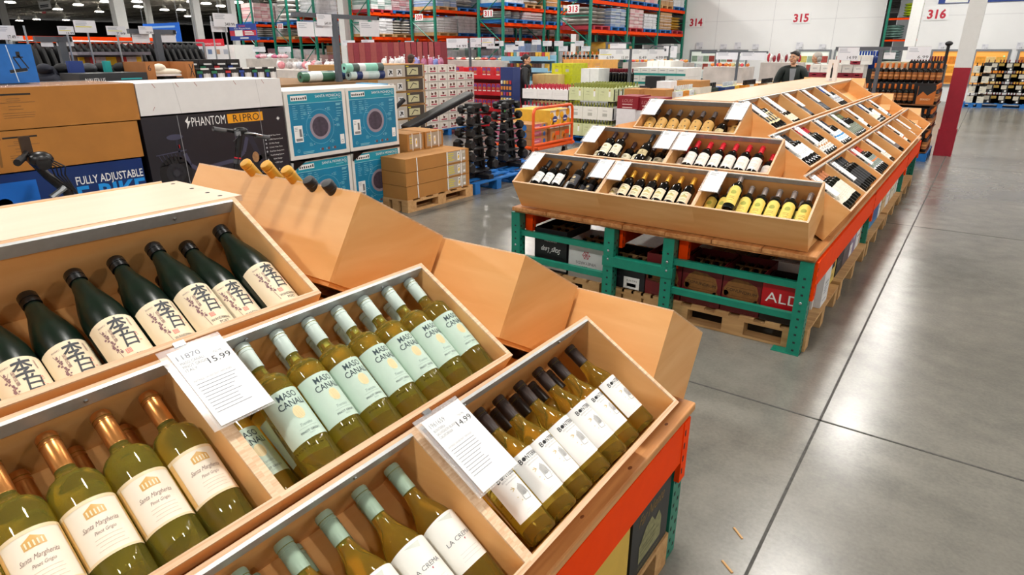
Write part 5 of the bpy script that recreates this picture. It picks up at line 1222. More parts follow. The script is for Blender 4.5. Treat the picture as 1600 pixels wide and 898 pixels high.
RNAME = {'313': 'rack next to the white wall', '311': 'second rack from the white wall', '309': 'third rack from the white wall', '307': 'fourth rack from the white wall', '305': 'rack behind the white column', '303': 'far left rack plated 303', '301': 'leftmost tall rack'}
CN = {'#e6e6e8': 'white-wrapped', '#d9d9dc': 'silver-wrapped', '#b98a56': 'tan carton', '#c8c4c2': 'grey carton', '#d2b9bb': 'pink and red', '#dcd8d2': 'white sack', '#e4c46a': 'golden sack', '#9aa7b5': 'blue-grey', '#cfc9c4': 'grey sack', '#c98e92': 'rose and cream', '#8fa6a0': 'pale green'}
def stock(nm, xf, depth, y0, nb, levels, bay=2.75, per=2, hs=None):
    for li, z in enumerate(levels):
        for b_ in range(nb):
            for j in range(per):
                c, c2, st = HUES[RK.randrange(len(HUES))]
                w_ = (bay-.25)/per; ya = y0+bay*b_+.12+w_*j
                h = RK.uniform(.50, .70) if li < len(levels)-1 else RK.uniform(.85, 1.0)
                if li == 0: h = RK.uniform(1.2, 1.9)
                if 0 < li < len(levels)-1: h = min(h, levels[li+1]-z-.11-.13-.04)
                elif li == 0: h = min(h, levels[1]-.11-.13-.05)
                load(xf-depth+.02, xf+.03, ya+.03, ya+w_-.03, z+.004*(li > 0), h, c, '%s load, %s on %s, %s' % (CN[c], ordinal(b_*per+j+1), ('the floor', 'the lower beams', 'the upper beams')[li], RNAME[nm]), 'pallet loads on rack %s' % nm, st, 3, 5, (BLUEP, BLUEP, mat('#b0283a', .6, var=.1), PALLETW)[RK.randrange(4)], c2)
tall_rack('313', -11.2, 1.33, 20, 3, (2.42, 3.34)); stock('313', -11.2, 1.33, 20, 3, (0, 2.42, 3.34))
tall_rack('311', -14.85, 1.22, 20, 4, (2.72, 3.28)); stock('311', -14.85, 1.22, 20, 4, (0, 2.72, 3.28), hs=.95)
tall_rack('309', -18.2, 1.35, 20, 4, (2.32, 3.28)); stock('309', -18.2, 1.35, 20, 4, (0, 2.32, 3.28))
tall_rack('307', -21.1, 1.2, 19.2, 4, (2.30, 3.24)); stock('307', -21.1, 1.2, 19.2, 4, (0, 2.30, 3.24))
tall_rack('305', -24.6, 1.2, 19.2, 4, (2.30, 3.18)); stock('305', -24.6, 1.2, 19.2, 4, (0, 2.30, 3.18))
tall_rack('303', -26.5, 1.25, 19.2, 4, (2.26, 2.88)); stock('303', -26.5, 1.25, 19.2, 4, (0, 2.26, 2.88))
tall_rack('301', -31.2, 1.2, 20.5, 4, (2.30, 3.05)); stock('301', -31.2, 1.2, 20.5, 4, (0, 2.30, 3.05), per=2)
# racks glimpsed through the opening in the white wall
t = thing('pallet_rack', 'orange-beamed rack seen through the opening in the white wall', 'pallet rack', (-3.3, 33, 0))
for x in (-4.1, -2.2): MB().box(x, x+.09, 33, 33.1, 0, 4.6, RACKGREEN).build('upright', t)
for z in (2.20, 3.05): MB().box(-4.0, -2.2, 33, 33.06, z-.09, z, RACKORANGE).build('beam', t)
for z in (2.20, 3.05): MB().box(-4.0, -2.2, 33.0, 34.1, z-.02, z+.0, STEEL).build('wire_deck', t)
for i, (x, z, c) in enumerate(((-3.75, 2.21, '#8fb0a8'), (-2.75, 2.21, '#6f8f88'), (-3.2, 3.06, '#c7d93a'), (-2.6, 3.06, '#b9d02e'), (-3.7, 1.2, '#aebfbd'))):
    mb = MB()
    for k in range(5): mb.blob((x, 33.5, z+.085+.105*k), (.36, .4, .07), mat(c, .25, .3, var=.25, scale=9), None, 12, 6)
    tag(mb.build('wrapped_stack'), 'glossy wrapped stack beyond the wall opening, %s' % ('silver one left of the column', 'silver one right of the column', 'lime green one on the upper beam', 'lime green one beside the column', 'pale one below the lower beam')[i], 'wrapped stack', 'stacks beyond the opening')
mb = MB(); mb.box(-4.0, -2.3, 33.1, 34.0, 0, 1.19, BLUEP); tag(mb.build('stock_block'), 'blue block of stock at the foot of the rack beyond the wall opening', 'stock block')
# aisle number plates
def plate(px, Y, num, s, label, bg=True):
    p = at(px, y=Y); a = Art(); a.text(num, 0, 0, s*.62, mat('#c8203a', .5, var=0), w=s*1.25, bold=.035)
    mb = MB(); mb.box(p.x-s*.78, p.x+s*.78, p.y-.02, p.y+.002, p.z-s*.45, p.z+s*.45, PAPER if bg else WALLW); a.flat(mb, face((p.x, p.y-.02, p.z), (1, 0, 0), (0, 0, 1)), .002)
    return tag(mb.build('aisle_number_plate'), label, 'aisle sign', 'aisle number plates')
for px, n, s in (((438, 41), '303', .27), ((655, 27), '309', .27), ((763, 21), '311', .27), ((896, 14), '313', .29)):
    plate(px, 20.03 if n != '303' else 19.23, n, s, 'white plate with red number %s hung on its rack end' % n)
for px, n in (((1088, 35), '314'), ((1252, 28), '315'), ((1464, 22), '316')): plate(px, WY-.005, n, .45, 'red number %s on the white wall' % n, False)
# chilled-case windows let into the white wall
FRM = mat('#8d9297', .35, .6, var=.05)
def cooler(i, x0, x1, z0, z1, kind):
    t = thing('cooler_door', '%s' % kind[1], 'cooler door', ((x0+x1)/2, WY, z0), 'chilled cabinet doors in the white wall')
    mb = MB(); f = .07; y = WY-.05
    mb.box(x0, x0+f, y, WY, z0, z1, FRM); mb.box(x1-f, x1, y, WY, z0, z1, FRM); mb.box(x0+f, x1-f, y, WY, z1-f, z1, FRM); mb.box(x0+f, x1-f, y, WY, z0, z0+f, FRM); mb.build('door_frame', t)
    mb = MB(); mb.box(x0+f, x1-f, WY-.012, WY-.004, z0+f, z1-f, glow(kind[0], .35)); 
    R_ = random.Random(i+3)
    n = int((x1-x0)/.28)
    for r_ in range(int((z1-z0)/.32)):
        for j in range(n):
            xa = x0+f+.03+(x1-x0-2*f-.04)*j/n; c = kind[2][R_.randrange(len(kind[2]))]
            mb.box(xa, xa+(x1-x0-2*f)/n-.03, WY-.03, WY-.012, z0+f+.04+.32*r_, z0+f+.28+.32*r_, mat(c, .5, var=.2, scale=12))
    mb.build('shelf_stock', t)
WARM = ('#ffb050', '', ('#f0a02c', '#e98a1e', '#f7d28a', '#c9731c', '#f2b64a'))
COOL = ('#e8efe4', '', ('#9fb8a0', '#d8c86a', '#c9d4da', '#b04a40', '#eceff0'))
xs = [(-10.9, -9.7, COOL, 'green-lit cooler door at the left end of the white wall'), (-9.6, -8.4, COOL, 'second cooler door from the left in the white wall'), (-6.4, -5.2, COOL, 'cooler door behind the man with the cart'), (-5.1, -4.55, COOL, 'narrow cooler door left of the wall opening'), (-4.5, -3.75, COOL, 'cooler door beside the wall opening'),
      (-1.9, -1.0, WARM, 'orange-lit cooler door left of the red and white column'), (-.62, .42, WARM, 'orange-lit cooler door with four yellow packs right of the column'), (.6, 1.9, WARM, 'amber-lit cooler door at the right edge')]
for i, (a_, b_, k, d) in enumerate(xs): cooler(i, a_, b_, .55, 1.78, (k[0], d, k[2]))
mb = MB(); mb.lathe([(0, -.0), (.025, 0), (.025, .01), (0, .012)], glow('#30e0b0', 1.2), 10, Matrix.Translation(at((1569, 88), y=WY-.01)) @ Matrix.Rotation(PI/2, 4, 'X')); tag(mb.build('indicator_light'), 'small green indicator light between the cooler doors', 'indicator light')
# blue-framed wall banner at the top right
p0 = at((1466, 5), y=WY-.03); p1 = at((1512, 5), y=WY-.03); p2 = at((1600, 2), y=WY-.03)
mb = MB(); mb.box(p0.x, p2.x+2, WY-.04, WY-.01, p0.z-.02, p0.z+.9, mat('#1c3f8f', .5)); mb.box(p0.x+.2, p1.x, WY-.045, WY-.04, p0.z+.0, p0.z+.9, PAPER); mb.box(p0.x+.4, p1.x-.1, WY-.05, WY-.045, p0.z+.12, p0.z+.9, mat('#8e1f2d', .5)); tag(mb.build('wall_banner'), 'blue and white banner high on the wall by the red and white column', 'banner')
# ================================================================== wine and spirits stacked on the sales floor
def necks(key, xs, ys, z, label, group, kind='bottle'):
    n = 0
    for y in ys:
        for x in xs:
            n += 1; put_bottle(key, frame((x, y, z), (0, -1, 0), (0, 0, 1)), label, group)
def case_art(style, w_, h):
    a = Art()
    if style == 'white': a.lines(-w_*.38, w_*.38, [h*.1, -h*.05], .004, mat('#cfcfd2', .6, var=0), .2)
    elif style == 'green':
        a.rect(w_*.16, w_*.34, -h*.40, h*.42, mat('#d9dfae', .6, var=.05)); a.rect(w_*.19, w_*.31, -h*.15, h*.25, PAPER, lift=2); a.disc(w_*.25, h*.34, w_*.05, mat('#c9a25a', .6), lift=2); a.text('VINO', -w_*.2, h*.22, .022, mat('#6c7350', .6, var=0), w=w_*.2); a.lines(-w_*.36, -w_*.05, [0], .006, mat('#a9b07c', .6, var=0))
    elif style == 'pale': a.text('VINO', 0, h*.22, .022, mat('#5f5f58', .6, var=0), w=w_*.3); a.rect(-w_*.15, w_*.15, -h*.22, h*.02, mat('#b9b9b0', .6, var=0))
    elif style == 'maroon': a.rect(-w_/2, w_/2, -h/2, -h*.12, mat('#86152a', .5, var=.05)); a.text('RESERVE', 0, h*.2, .022, GREYINK, w=w_*.4); a.lines(-w_*.2, w_*.2, [-h*.3], .014, PAPER, 0)
    elif style == 'teal': a.rect(-w_/2, w_/2, -h*.38, -h*.12, mat('#118c84', .5, var=.05)); a.lines(-w_*.25, w_*.25, [h*.2], .014, GREYINK, 0)
    elif style == 'redtop': a.text('LOUIS', 0, .03, .05, mat('#c98a86', .5, var=0), w=w_*.5, slant=.2); a.lines(-w_*.25, w_*.25, [-.03, -.08], .014, mat('#e6c9c6', .5, var=0), .2, align='c')
    return a
GW = 'white cases of red-capped wine'
X0, X1, YF = -7.83, -6.72, 11.2
bottle_kind('upred', prof_bordeaux(), REDG, .0375, (mat('#b01c34', .35, .1, var=.04), .225, .0012, 0), None, None, 10)
bottle_kind('upolive', prof_bordeaux(), mat('#1d2210', .15, var=0), .0375, (mat('#8a8f45', .4, .1, var=.04), .225, .0012, 0), None, None, 10)
bottle_kind('upcopper', prof_bordeaux(), mat('#14110f', .12, var=0), .0375, (mat('#e0762a', .3, .3, var=.04), .228, .0012, 0), (.05, .165, 1.5, mat('#b06a34', .4, .2, var=.08), None), simple_art('#d99a5c', '#141312', 'band'), 12)
bottle_kind('updark', prof_bordeaux(), REDG, .0375, (mat('#7a1c2c', .35, .1, var=.04), .225, .0012, 0), None, None, 10)
bottle_kind('uppale', prof_bordeaux(), mat('#c9cfae', .2, var=0), .0375, (mat('#d9dfe2', .35, .1, var=.04), .225, .0012, 0), (.05, .15, 1.4, mat('#eef2f4', .5), None), None, 10)
bottle_kind('upblack', prof_bordeaux(), REDG, .0375, (mat('#17171a', .3, var=.04), .225, .0012, 0), (.05, .15, 1.4, mat('#cfc5a8', .5), None), None, 10)
def tier_stack(x0, x1, y0, y1, zs, hb, nx, ny, m, style, key, gname, d, nb=3, gap=.115, pallet=True, nby=3, side=True, depth_rows=3):
    "layers of cut cases with the bottle necks standing clear between layers; only cases and bottles that show are built"
    w_ = (x1-x0)/nx; dp = (y1-y0)/ny
    for k, z in enumerate(zs):
        for j in range(ny):
            for i in range(nx):
                if j > 0 and not (side and i == nx-1) and k < len(zs)-1: continue
                art = [(case_art(style[k % len(style)], w_, hb), '-y')] + ([(case_art(style[k % len(style)], dp, hb), '+x')] if i == nx-1 else [])
                carton(x0+w_*i+.003, x0+w_*(i+1)-.003, y0+dp*j+.003, y0+dp*(j+1)-.003, z, z+hb, m[k % len(m)], '%s case from the left, %s layer down, %s%s' % (ordinal(i+1), ordinal(len(zs)-k), d, '' if j == 0 else ', %s row' % ordinal(j+1)), art, group=gname)
                if key:
                    rows = (0,) if k < len(zs)-1 else range(depth_rows)
                    for b_ in range(nb):
                        for r_ in rows:
                            if j > 0 and r_ > 1: continue
                            put_bottle(key, frame((x0+w_*i+w_*(b_+.5)/nb, y0+dp*j+.05+r_*(dp-.09)/max(1, depth_rows-1), z+hb-.225), (0, -1, 0), (0, 0, 1)), 'wine bottle neck standing out of the cases in %s' % d, 'bottle necks in '+d)
tier_stack(X0, X1, YF, YF+1.1, (.143, .475, .81), .19, 3, 2, [mat('#ece9e8', .6, var=.03)], ['white'], 'upred', GW, 'the white stack of red-capped wine', 4)
blue_pallet(X0-.05, X1+.02, YF+.02, YF+1.15, 'blue pallet under the white stack of red-capped wine')
tier_stack(-6.70, -5.72, YF, YF+1.3, (.143, .47, .82), .24, 3, 3, [mat('#d3d9a9', .6, var=.04), mat('#ecebe4', .6, var=.03), mat('#d3d9a9', .6, var=.04)], ['green', 'pale', 'green'], 'upolive', 'pale green wine cases', 'the pale green case stack', 5)
blue_pallet(-6.72, -5.70, YF+.02, YF+1.35, 'blue pallet under the pale green case stack')
# red-topped, kraft and white cartons in front of the green stack
RDm = mat('#8c1524', .5, var=.06); WH = mat('#e6e4e6', .6, var=.03)
def by(pl, pr, pt, pb, Y, depth, m, label, style=None, group='mixed wine cartons', zb=None, **kw):
    x0, x1 = at((pl, pb), y=Y).x, at((pr, pb), y=Y).x; zt = at(((pl+pr)/2, pt), y=Y).z; z0 = at(((pl+pr)/2, pb), y=Y).z if zb is None else zb
    return carton(x0, x1, Y, Y+depth, z0, zt, m, label, [(case_art(style, x1-x0, zt-z0), '-y')] if style else None, group=group, **kw)
by(962, 991, 170, 198, 9.9, .5, WH, 'tall white carton under the left red-topped one', zb=0); by(964, 996, 150, 170, 9.9, .5, RDm, 'red carton with pale script, the left of the pair', 'redtop'); by(991, 1026, 173, 200, 9.95, .5, WH, 'tall white carton under the right red-topped one', zb=0); by(993, 1030, 153, 173, 9.95, .5, RDm, 'red carton with pale script, the right of the pair', 'redtop')
by(975, 998, 139, 151, 10.6, .45, CARD, 'kraft carton behind the left red carton', zb=0); by(1006, 1039, 140, 155, 10.6, .5, CARD, 'kraft carton behind the right red carton', zb=0); by(1024, 1046, 127, 158, 11.2, .28, mat('#dfe1e6', .6, var=.03), 'tall pale grey carton beside the kraft one', 'pale', zb=0); by(1008, 1032, 119, 127, 11.5, .22, DARK, 'black carton behind the tall pale grey one', zb=0)
by(998, 1008, 134, 152, 11.12, .06, mat('#20222c', .5), 'dark navy carton between the kraft cartons', zb=0); by(1046, 1056, 150, 160, 11.2, .5, mat('#b9cc3a', .5), 'lime green carton behind the second display', zb=0); by(1056, 1094, 126, 136, 11.8, .5, CARD, 'row of kraft dividers on a cream carton', zb=1.1 - .2); by(1055, 1092, 136, 160, 11.75, .6, mat('#e6dccb', .6, var=.05), 'cream carton with a printed picture', 'green', zb=0)
# further stacks behind: teal-banded white cases, citrus boxes, orange cartons
def stackrow(pl, pr, pt, rows, Y, depth, n, m, style, label, group, hb=.24, zt=None):
    x0, x1 = at((pl, pt), y=Y).x, at((pr, pt), y=Y).x; zt = zt or at(((pl+pr)/2, pt), y=Y).z
    w_ = (x1-x0)/n
    for r_ in range(rows):
        for i in range(n):
            z1 = zt-r_*hb; z0 = z1-hb+.003
            if r_ == rows-1: z0 = 0
            carton(x0+w_*i+.004, x0+w_*(i+1)-.004, Y, Y+depth, max(0, z0), z1, m, '%s case, %s layer down, of %s' % (ordinal(i+1), ordinal(r_+1), label), [(case_art(style, w_, hb), '-y')], group=group)
TW = mat('#eeece6', .6, var=.03)
stackrow(987, 1072, 106, 3, 14.2, 1.0, 6, TW, 'teal', 'the teal-banded white stack', 'teal-banded white cases', .19)
stackrow(1011, 1048, 95, 1, 15.0, .8, 4, TW, 'teal', 'the upper teal-banded stack behind', 'teal-banded white cases', .2)
stackrow(862, 895, 99, 2, 13.2, .7, 2, mat('#c9cf1f', .45, var=.12), 'pale', 'the lime yellow cartons', 'lime yellow cartons', .26)
stackrow(880, 942, 93, 2, 14.2, .8, 4, mat('#f3b35c', .5, var=.06), 'redtop', 'the orange cartons', 'orange cartons', .26)
stackrow(908, 936, 107, 1, 12.7, .5, 2, mat('#eceeea', .6, var=.04), 'white', 'the white ringed cartons', 'white cartons', .26); stackrow(832, 872, 116, 1, 12.9, .6, 2, mat('#d9bf7e', .6, var=.06), 'white', 'the tan tray row behind the white stack', 'tan trays', .1)
def bottle_bank(key, pl, pr, pt, Y, n, rows, dy, label, hb=.30, zt=None):
    p0, p1 = at((pl, pt), y=Y), at((pr, pt), y=Y); zt = zt or (p0.z+p1.z)/2
    for r_ in range(rows):
        for i in range(n):
            put_bottle(key, frame((p0.x+(p1.x-p0.x)*(i+.5)/n, Y+dy*r_, zt-hb), (0, -1, 0), (0, 0, 1)), label, label)
    mb = MB(); mb.box(p0.x, p1.x, Y-.05, Y+dy*rows, 0, zt-hb, mat('#3a2c28', .7, var=.1)); tag(mb.build('case_stack'), 'block of dark cases carrying the '+label, 'case stack', 'dark case blocks')
bottle_bank('updark', 930, 985, 107, 13.3, 12, 3, .1, 'dark red capped bottles behind the green stack'); bottle_bank('upcopper', 878, 936, 81, 15.5, 9, 1, .1, 'gold and orange bottles on the orange cartons')

# pallets of spirits receding along the middle aisle, faces toward the aisle
SP = [('#e9edf2', 'uppale', 'pale'), ('#20301f', 'upblack', 'pale'), ('#21407c', 'uppale', 'pale'), ('#e58f1c', 'upblack', 'white'), ('#d9d2bf', 'upblack', 'pale'), ('#f0b92a', 'upblack', 'white'), ('#e6e3da', 'uppale', 'pale'), ('#8a5b2a', 'upcopper', 'white')]
y = 10.9
for i in range(8):
    c, key, st = SP[i % len(SP)]; XF = -4.35+.10*i
    y1 = y+.92
    for k, z in enumerate((.14, .50, .86)):
        for j in range(3):
            ya = y+.30*j
            carton(XF-.5, XF, ya+.003, ya+.297, z, z+.2, mat(c if (k+j+i) % 3 else SP[(i+3) % 8][0], .5, var=.08), '%s spirits case along, %s layer up, on the %s middle-aisle pallet' % (ordinal(j+1), ordinal(k+1), ordinal(i+1)), [(case_art(st, .29, .2), '+x')], group='spirits cases along the middle aisle')
            for b_ in range(3): put_bottle(key, frame((XF-.06, ya+.05+.1*b_, z+.2-.205), (1, 0, 0), (0, 0, 1)), 'spirits bottle standing in the cases along the middle aisle, %s pallet from the near end' % ordinal(i+1), 'spirits bottles of the %s pallet' % ordinal(i+1))
    mb = MB(); mb.box(XF-1.1, XF, y, y1, 0, .137, BLUEP); tag(mb.build('pallet'), 'blue pallet under the %s spirits pallet from the near end' % ordinal(i+1), 'pallet', 'pallets under the spirits')
    y = y1+.06
# white and maroon cases beyond the second display
x0 = at((1262, 128), y=11.6).x; x1 = at((1346, 128), y=11.6).x; w_ = (x1-x0)/5
for r_, zt in enumerate((1.52, 1.32)):
    for i in range(5):
        carton(x0+w_*i+.004, x0+w_*(i+1)-.004, 11.6, 12.0, 1.325 if r_ == 0 else 1.13, zt, TW, '%s white and maroon case in the %s row beyond the second display' % (ordinal(i+1), ('upper', 'lower')[r_]), [(case_art('maroon', w_, .195), '-y')], group='white and maroon cases')
carton(x0, x1, 11.6, 12.5, 0, 1.125, TW, 'white base stack under the maroon-banded cases', None, group='white and maroon cases')
for i in range(3): carton(x0+.42+w_*.9*i, x0+.42+w_*.9*(i+1)-.01, 11.75, 12.0, 1.522, 1.66, TW, '%s loose white case on top of the maroon-banded row' % ordinal(i+1), [(case_art('maroon' if i == 1 else 'white', w_*.9, .14), '-y')], group='white and maroon cases')
bottle_kind('upblue', prof_bordeaux(), mat('#16306f', .2, var=0), .0375, (mat('#1c49b0', .35, .2, var=.04), .215, .0012, 0), None, None, 10)
for i in range(9): put_bottle('upblue', frame((at((1338+4.3*i, 96), y=13.75).x, 13.75, 1.42), (0, -1, 0), (0, 0, 1)), 'blue-capped bottle in the row behind the maroon-banded cases', 'blue-capped bottles behind the maroon cases')
mb = MB(); mb.box(at((1330, 96), y=13.7).x, at((1378, 96), y=13.7).x, 13.65, 14.0, 0, 1.42, DARK); tag(mb.build('case_stack'), 'dark case block under the blue-capped bottles', 'case stack', 'dark case blocks')
# brandy pallet with copper bottles
bx0, bx1, byf = -1.70, -.60, 12.5
for k, (zb, zt) in enumerate(((.14, .46), (.52, .84), (.90, 1.22))):
    n = 13
    for i in range(n):
        if k == 2 and i in (9, 10, 11): continue
        put_bottle('upcopper', frame((bx0+.05+(bx1-bx0-.1)*i/(n-1), byf+.06, zb+.01), (0, -1, 0), (0, 0, 1)), '%s copper-labelled bottle from the left in the %s layer facing the second display' % (ordinal(i+1), ('bottom', 'middle', 'top')[k]), 'copper-labelled brandy bottles', 'brandy_bottle')
    for i in range(9): put_bottle('upcopper', frame((bx1-.05, byf+.16+.1*i, zb+.01), (1, 0, 0), (0, 0, 1)), '%s copper-labelled bottle along the aisle side, %s layer' % (ordinal(i+1), ('bottom', 'middle', 'top')[k]), 'copper-labelled brandy bottles', 'brandy_bottle')
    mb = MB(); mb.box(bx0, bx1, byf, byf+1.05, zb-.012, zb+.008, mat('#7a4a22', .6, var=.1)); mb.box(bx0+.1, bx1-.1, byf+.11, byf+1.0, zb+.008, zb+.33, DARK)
    tag(mb.build('bottle_tray'), 'shallow brown tray carrying the %s layer of copper-labelled bottles' % ('bottom', 'middle', 'top')[k], 'bottle tray', 'brandy trays')
for i in range(12):
    for r_ in range(2): put_bottle('upcopper', frame((bx0+.1+.085*i, byf+.2+.12*r_, 1.232-.0), (0, -1, 0), (0, 0, 1)), 'copper-capped bottle in the rear rows on top of the brandy pallet', 'rear rows of the brandy pallet')
a = Art(); a.text('BRANDY', 0, -.06, .03, mat('#f2d9b5', .5, var=0), w=.14); a.poly([(-.12, -.02), (-.05, .06), (.02, .0), (.12, .08), (.12, .15), (-.12, .15)], DARK)
carton(bx0+.80, bx0+1.05, byf+.005, byf+.09, .905, 1.19, mat('#c46a22', .5, var=.08), 'orange and black carton among the copper-labelled bottles', [(a, '-y')], group='brandy cartons')
blue_pallet(bx0, bx1+.02, byf, byf+1.1, 'blue pallet under the copper-labelled brandy')
stackrow(1422, 1478, 101, 1, 14.6, .6, 3, mat('#17171a', .4, var=.05), 'pale', 'the black cases behind the brandy', 'black cases behind the brandy', .26)
for i in range(12): put_bottle('updark', frame((at((1424+4.5*i, 96), y=14.7).x, 14.75, 1.33), (0, -1, 0), (0, 0, 1)), 'dark red capped bottle on the black cases behind the brandy', 'bottles on the black cases')
stackrow(1377, 1418, 97, 3, 15.5, .7, 4, mat('#b9a27a', .6, var=.25, scale=18), 'redtop', 'the mixed bright stack left of the black cases', 'mixed bright cases', .17)
# dark wine pallets by the right wall
DK = mat('#15161a', .4, var=.08)
for i, px in enumerate((1545, 1568, 1591, 1614)):
    for k in range(4):
        p = at((px, 150), y=26.3); a = Art(); a.rect(-.12, .02, -.02, .10, mat('#c9c3b4', .5, var=.1)); a.rect(.06, .2, .02, .1, mat('#a98a3a', .5)) ; a.rect(-.02, .03, -.1, -.05, PAPER)
        carton(p.x-.31, p.x+.31, 26.3, 26.9, .143+.33*k, .143+.33*k+.24, DK, 'black wine case by the right-hand coolers, %s from the floor in the %s column' % (ordinal(k+1), ordinal(i+1)), [(a, '-y')], group='black cases by the coolers')
        for b_ in range(4): put_bottle('updark', frame((p.x-.22+.15*b_, 26.38, .14+.33*k+.03), (0, -1, 0), (0, 0, 1)), 'black-capped bottle in the cases by the right-hand coolers', 'bottles in the cases by the coolers')
for i, px in enumerate((1519, 1530)):
    for k in range(4):
        p = at((px, 150), y=26.0); carton(p.x-.15, p.x+.14, 26.0, 26.6, .143+.31*k, .143+.31*k+.2, mat('#d9d4c4', .6, var=.05), 'cream wine case beside the column, %s from the floor in the %s column' % (ordinal(k+1), ordinal(i+1)), [(case_art('pale', .28, .2), '-y')], group='cream cases by the column')
        for b_ in range(2): put_bottle('upblack', frame((p.x-.07+.14*b_, 26.08, .14+.31*k+.0), (0, -1, 0), (0, 0, 1)), 'black-capped bottle in the cream cases beside the column', 'bottles in the cream cases')
p = at((1520, 150), y=25.98); blue_pallet(p.x-.3, p.x+.3, 25.95, 26.9, 'blue pallet under the cream cases by the column'); p = at((1545, 150), y=26.3); blue_pallet(p.x-.30, p.x+1.0, 26.25, 27.2, 'blue pallet under the left black cases'); blue_pallet(p.x+1.05, p.x+2.4, 26.25, 27.2, 'blue pallet under the right black cases')
# cakes, snacks and chocolate displays on the left of the wine
cw = .30
for i in range(6):
    for k in range(8):
        a = Art(); a.rect(-.13, .13, -.065, .055, mat('#ddd6cd', .5, var=.08)); a.disc(-.05 if i % 2 else .0, .01, .032, mat('#5a2f22', .6, var=.1), lift=2); (a.disc(.055, .01, .032, mat('#5a2f22', .6, var=.1), lift=2) if i % 2 else None); a.rect(-.09, .09, -.055, -.03, mat('#a53348', .5, var=0), lift=2); a.line([(-.05 if i % 2 else 0, .03), (-.03 if i % 2 else .02, .045)], .02, PAPER, lift=3)
        ya = 9.75+cw*i
        if k == 7 and i > 3: continue
        carton(-9.75, -9.4, ya+.004, ya+cw-.004, .145+.165*k, .145+.165*k+.158, mat('#c9c1b8', .6, var=.06), 'boxed cake tray, %s layer up in the %s column of the cake stack' % (ordinal(k+1), ordinal(i+1)), [(a, '+x')], group='boxed cake trays', name='cake_box', cat='cake box')
blue_pallet(-10.3, -9.38, 9.7, 11.6, 'blue pallet under the boxed cakes')
RS = mat('#d31f2b', .4, var=.05); q0 = at((783, 140), y=11.8).x
t = thing('snack_display', 'red cardboard snack display with stepped shelves behind the boxed cakes', 'snack display', (-9.5, 12.2, 0))
mb = MB(); mb.box(-10.6, q0-.03, 12.3, 12.9, 0, 1.36, RS)
for z in (.10, .45, .80, 1.15): mb.box(-10.6, q0-.03, 11.85, 12.3, z-.02, z, RS); mb.box(-10.6, q0-.03, 11.85, 11.86, z, z+.07, RS)
for x in (-10.6, q0-.05): mb.box(x, x+.02, 11.85, 12.3, 0, 1.25, RS)
mb.build('shelf_unit', t)
n = 0
for z in (.10, .45, .80, 1.15):
    for i in range(14):
        n += 1; x = -10.5+.132*i; a = Art(); a.disc(0, .06, .045, mat('#2745a8', .5, var=0), n=8); a.disc(0, .02, .03, mat('#b9743a', .5, var=.1), lift=2); a.rect(-.045, .045, -.09, -.03, mat('#e9dfd8', .5, var=0), lift=2); a.poly([(-.02, .07), (0, .09), (.02, .07), (0, .05)], RS, lift=3)
        if z > 1 and i in (3, 4, 7, 10) or x+.12 > q0-.06: continue
        carton(x, x+.12, 11.90, 12.05, z+.002, z+.24, mat('#c03038', .45, var=.05), 'red and blue snack pouch, %s on the %s shelf of the red display' % (ordinal(i+1), ordinal(int((z-.1)/.35+1.5))), [(a, '-y')], group='snack pouches', name='snack_pack', cat='snack pack')
q0, q1 = at((780, 140), y=11.5).x, at((799, 140), y=11.5).x; qc = (q0+q1)/2
t = thing('chocolate_display', 'dark blue chocolate display with a red base left of the person in black', 'chocolate display', (qc, 11.5, 0))
BL2 = mat('#1c2f6a', .5, var=.06); mb = MB(); mb.box(q0, q1, 11.55, 11.83, .42, 1.40, BL2); mb.build('cabinet', t); mb = MB(); mb.box(q0-.02, q1+.02, 11.50, 11.83, 0, .42, RS); A = Art(); A.text('Lindt', .05, .05, .09, PAPER, w=.2, slant=.35); A.flat(mb, face((qc, 11.50, .25), (1, 0, 0), (0, 0, 1))); mb.build('base', t)
mb = MB(); R_ = random.Random(8)
for r_ in range(6):
    for i in range(4): mb.box(q0+.03+.075*i, q0+.07+.075*i, 11.52, 11.55, .46+.12*r_, .53+.12*r_, mat(R_.choice(['#b5303a', '#e0c06a', '#4f9a5c', '#d88a3a', '#e9e6e0', '#7a3a86']), .4))
mb.build('chocolates', t)
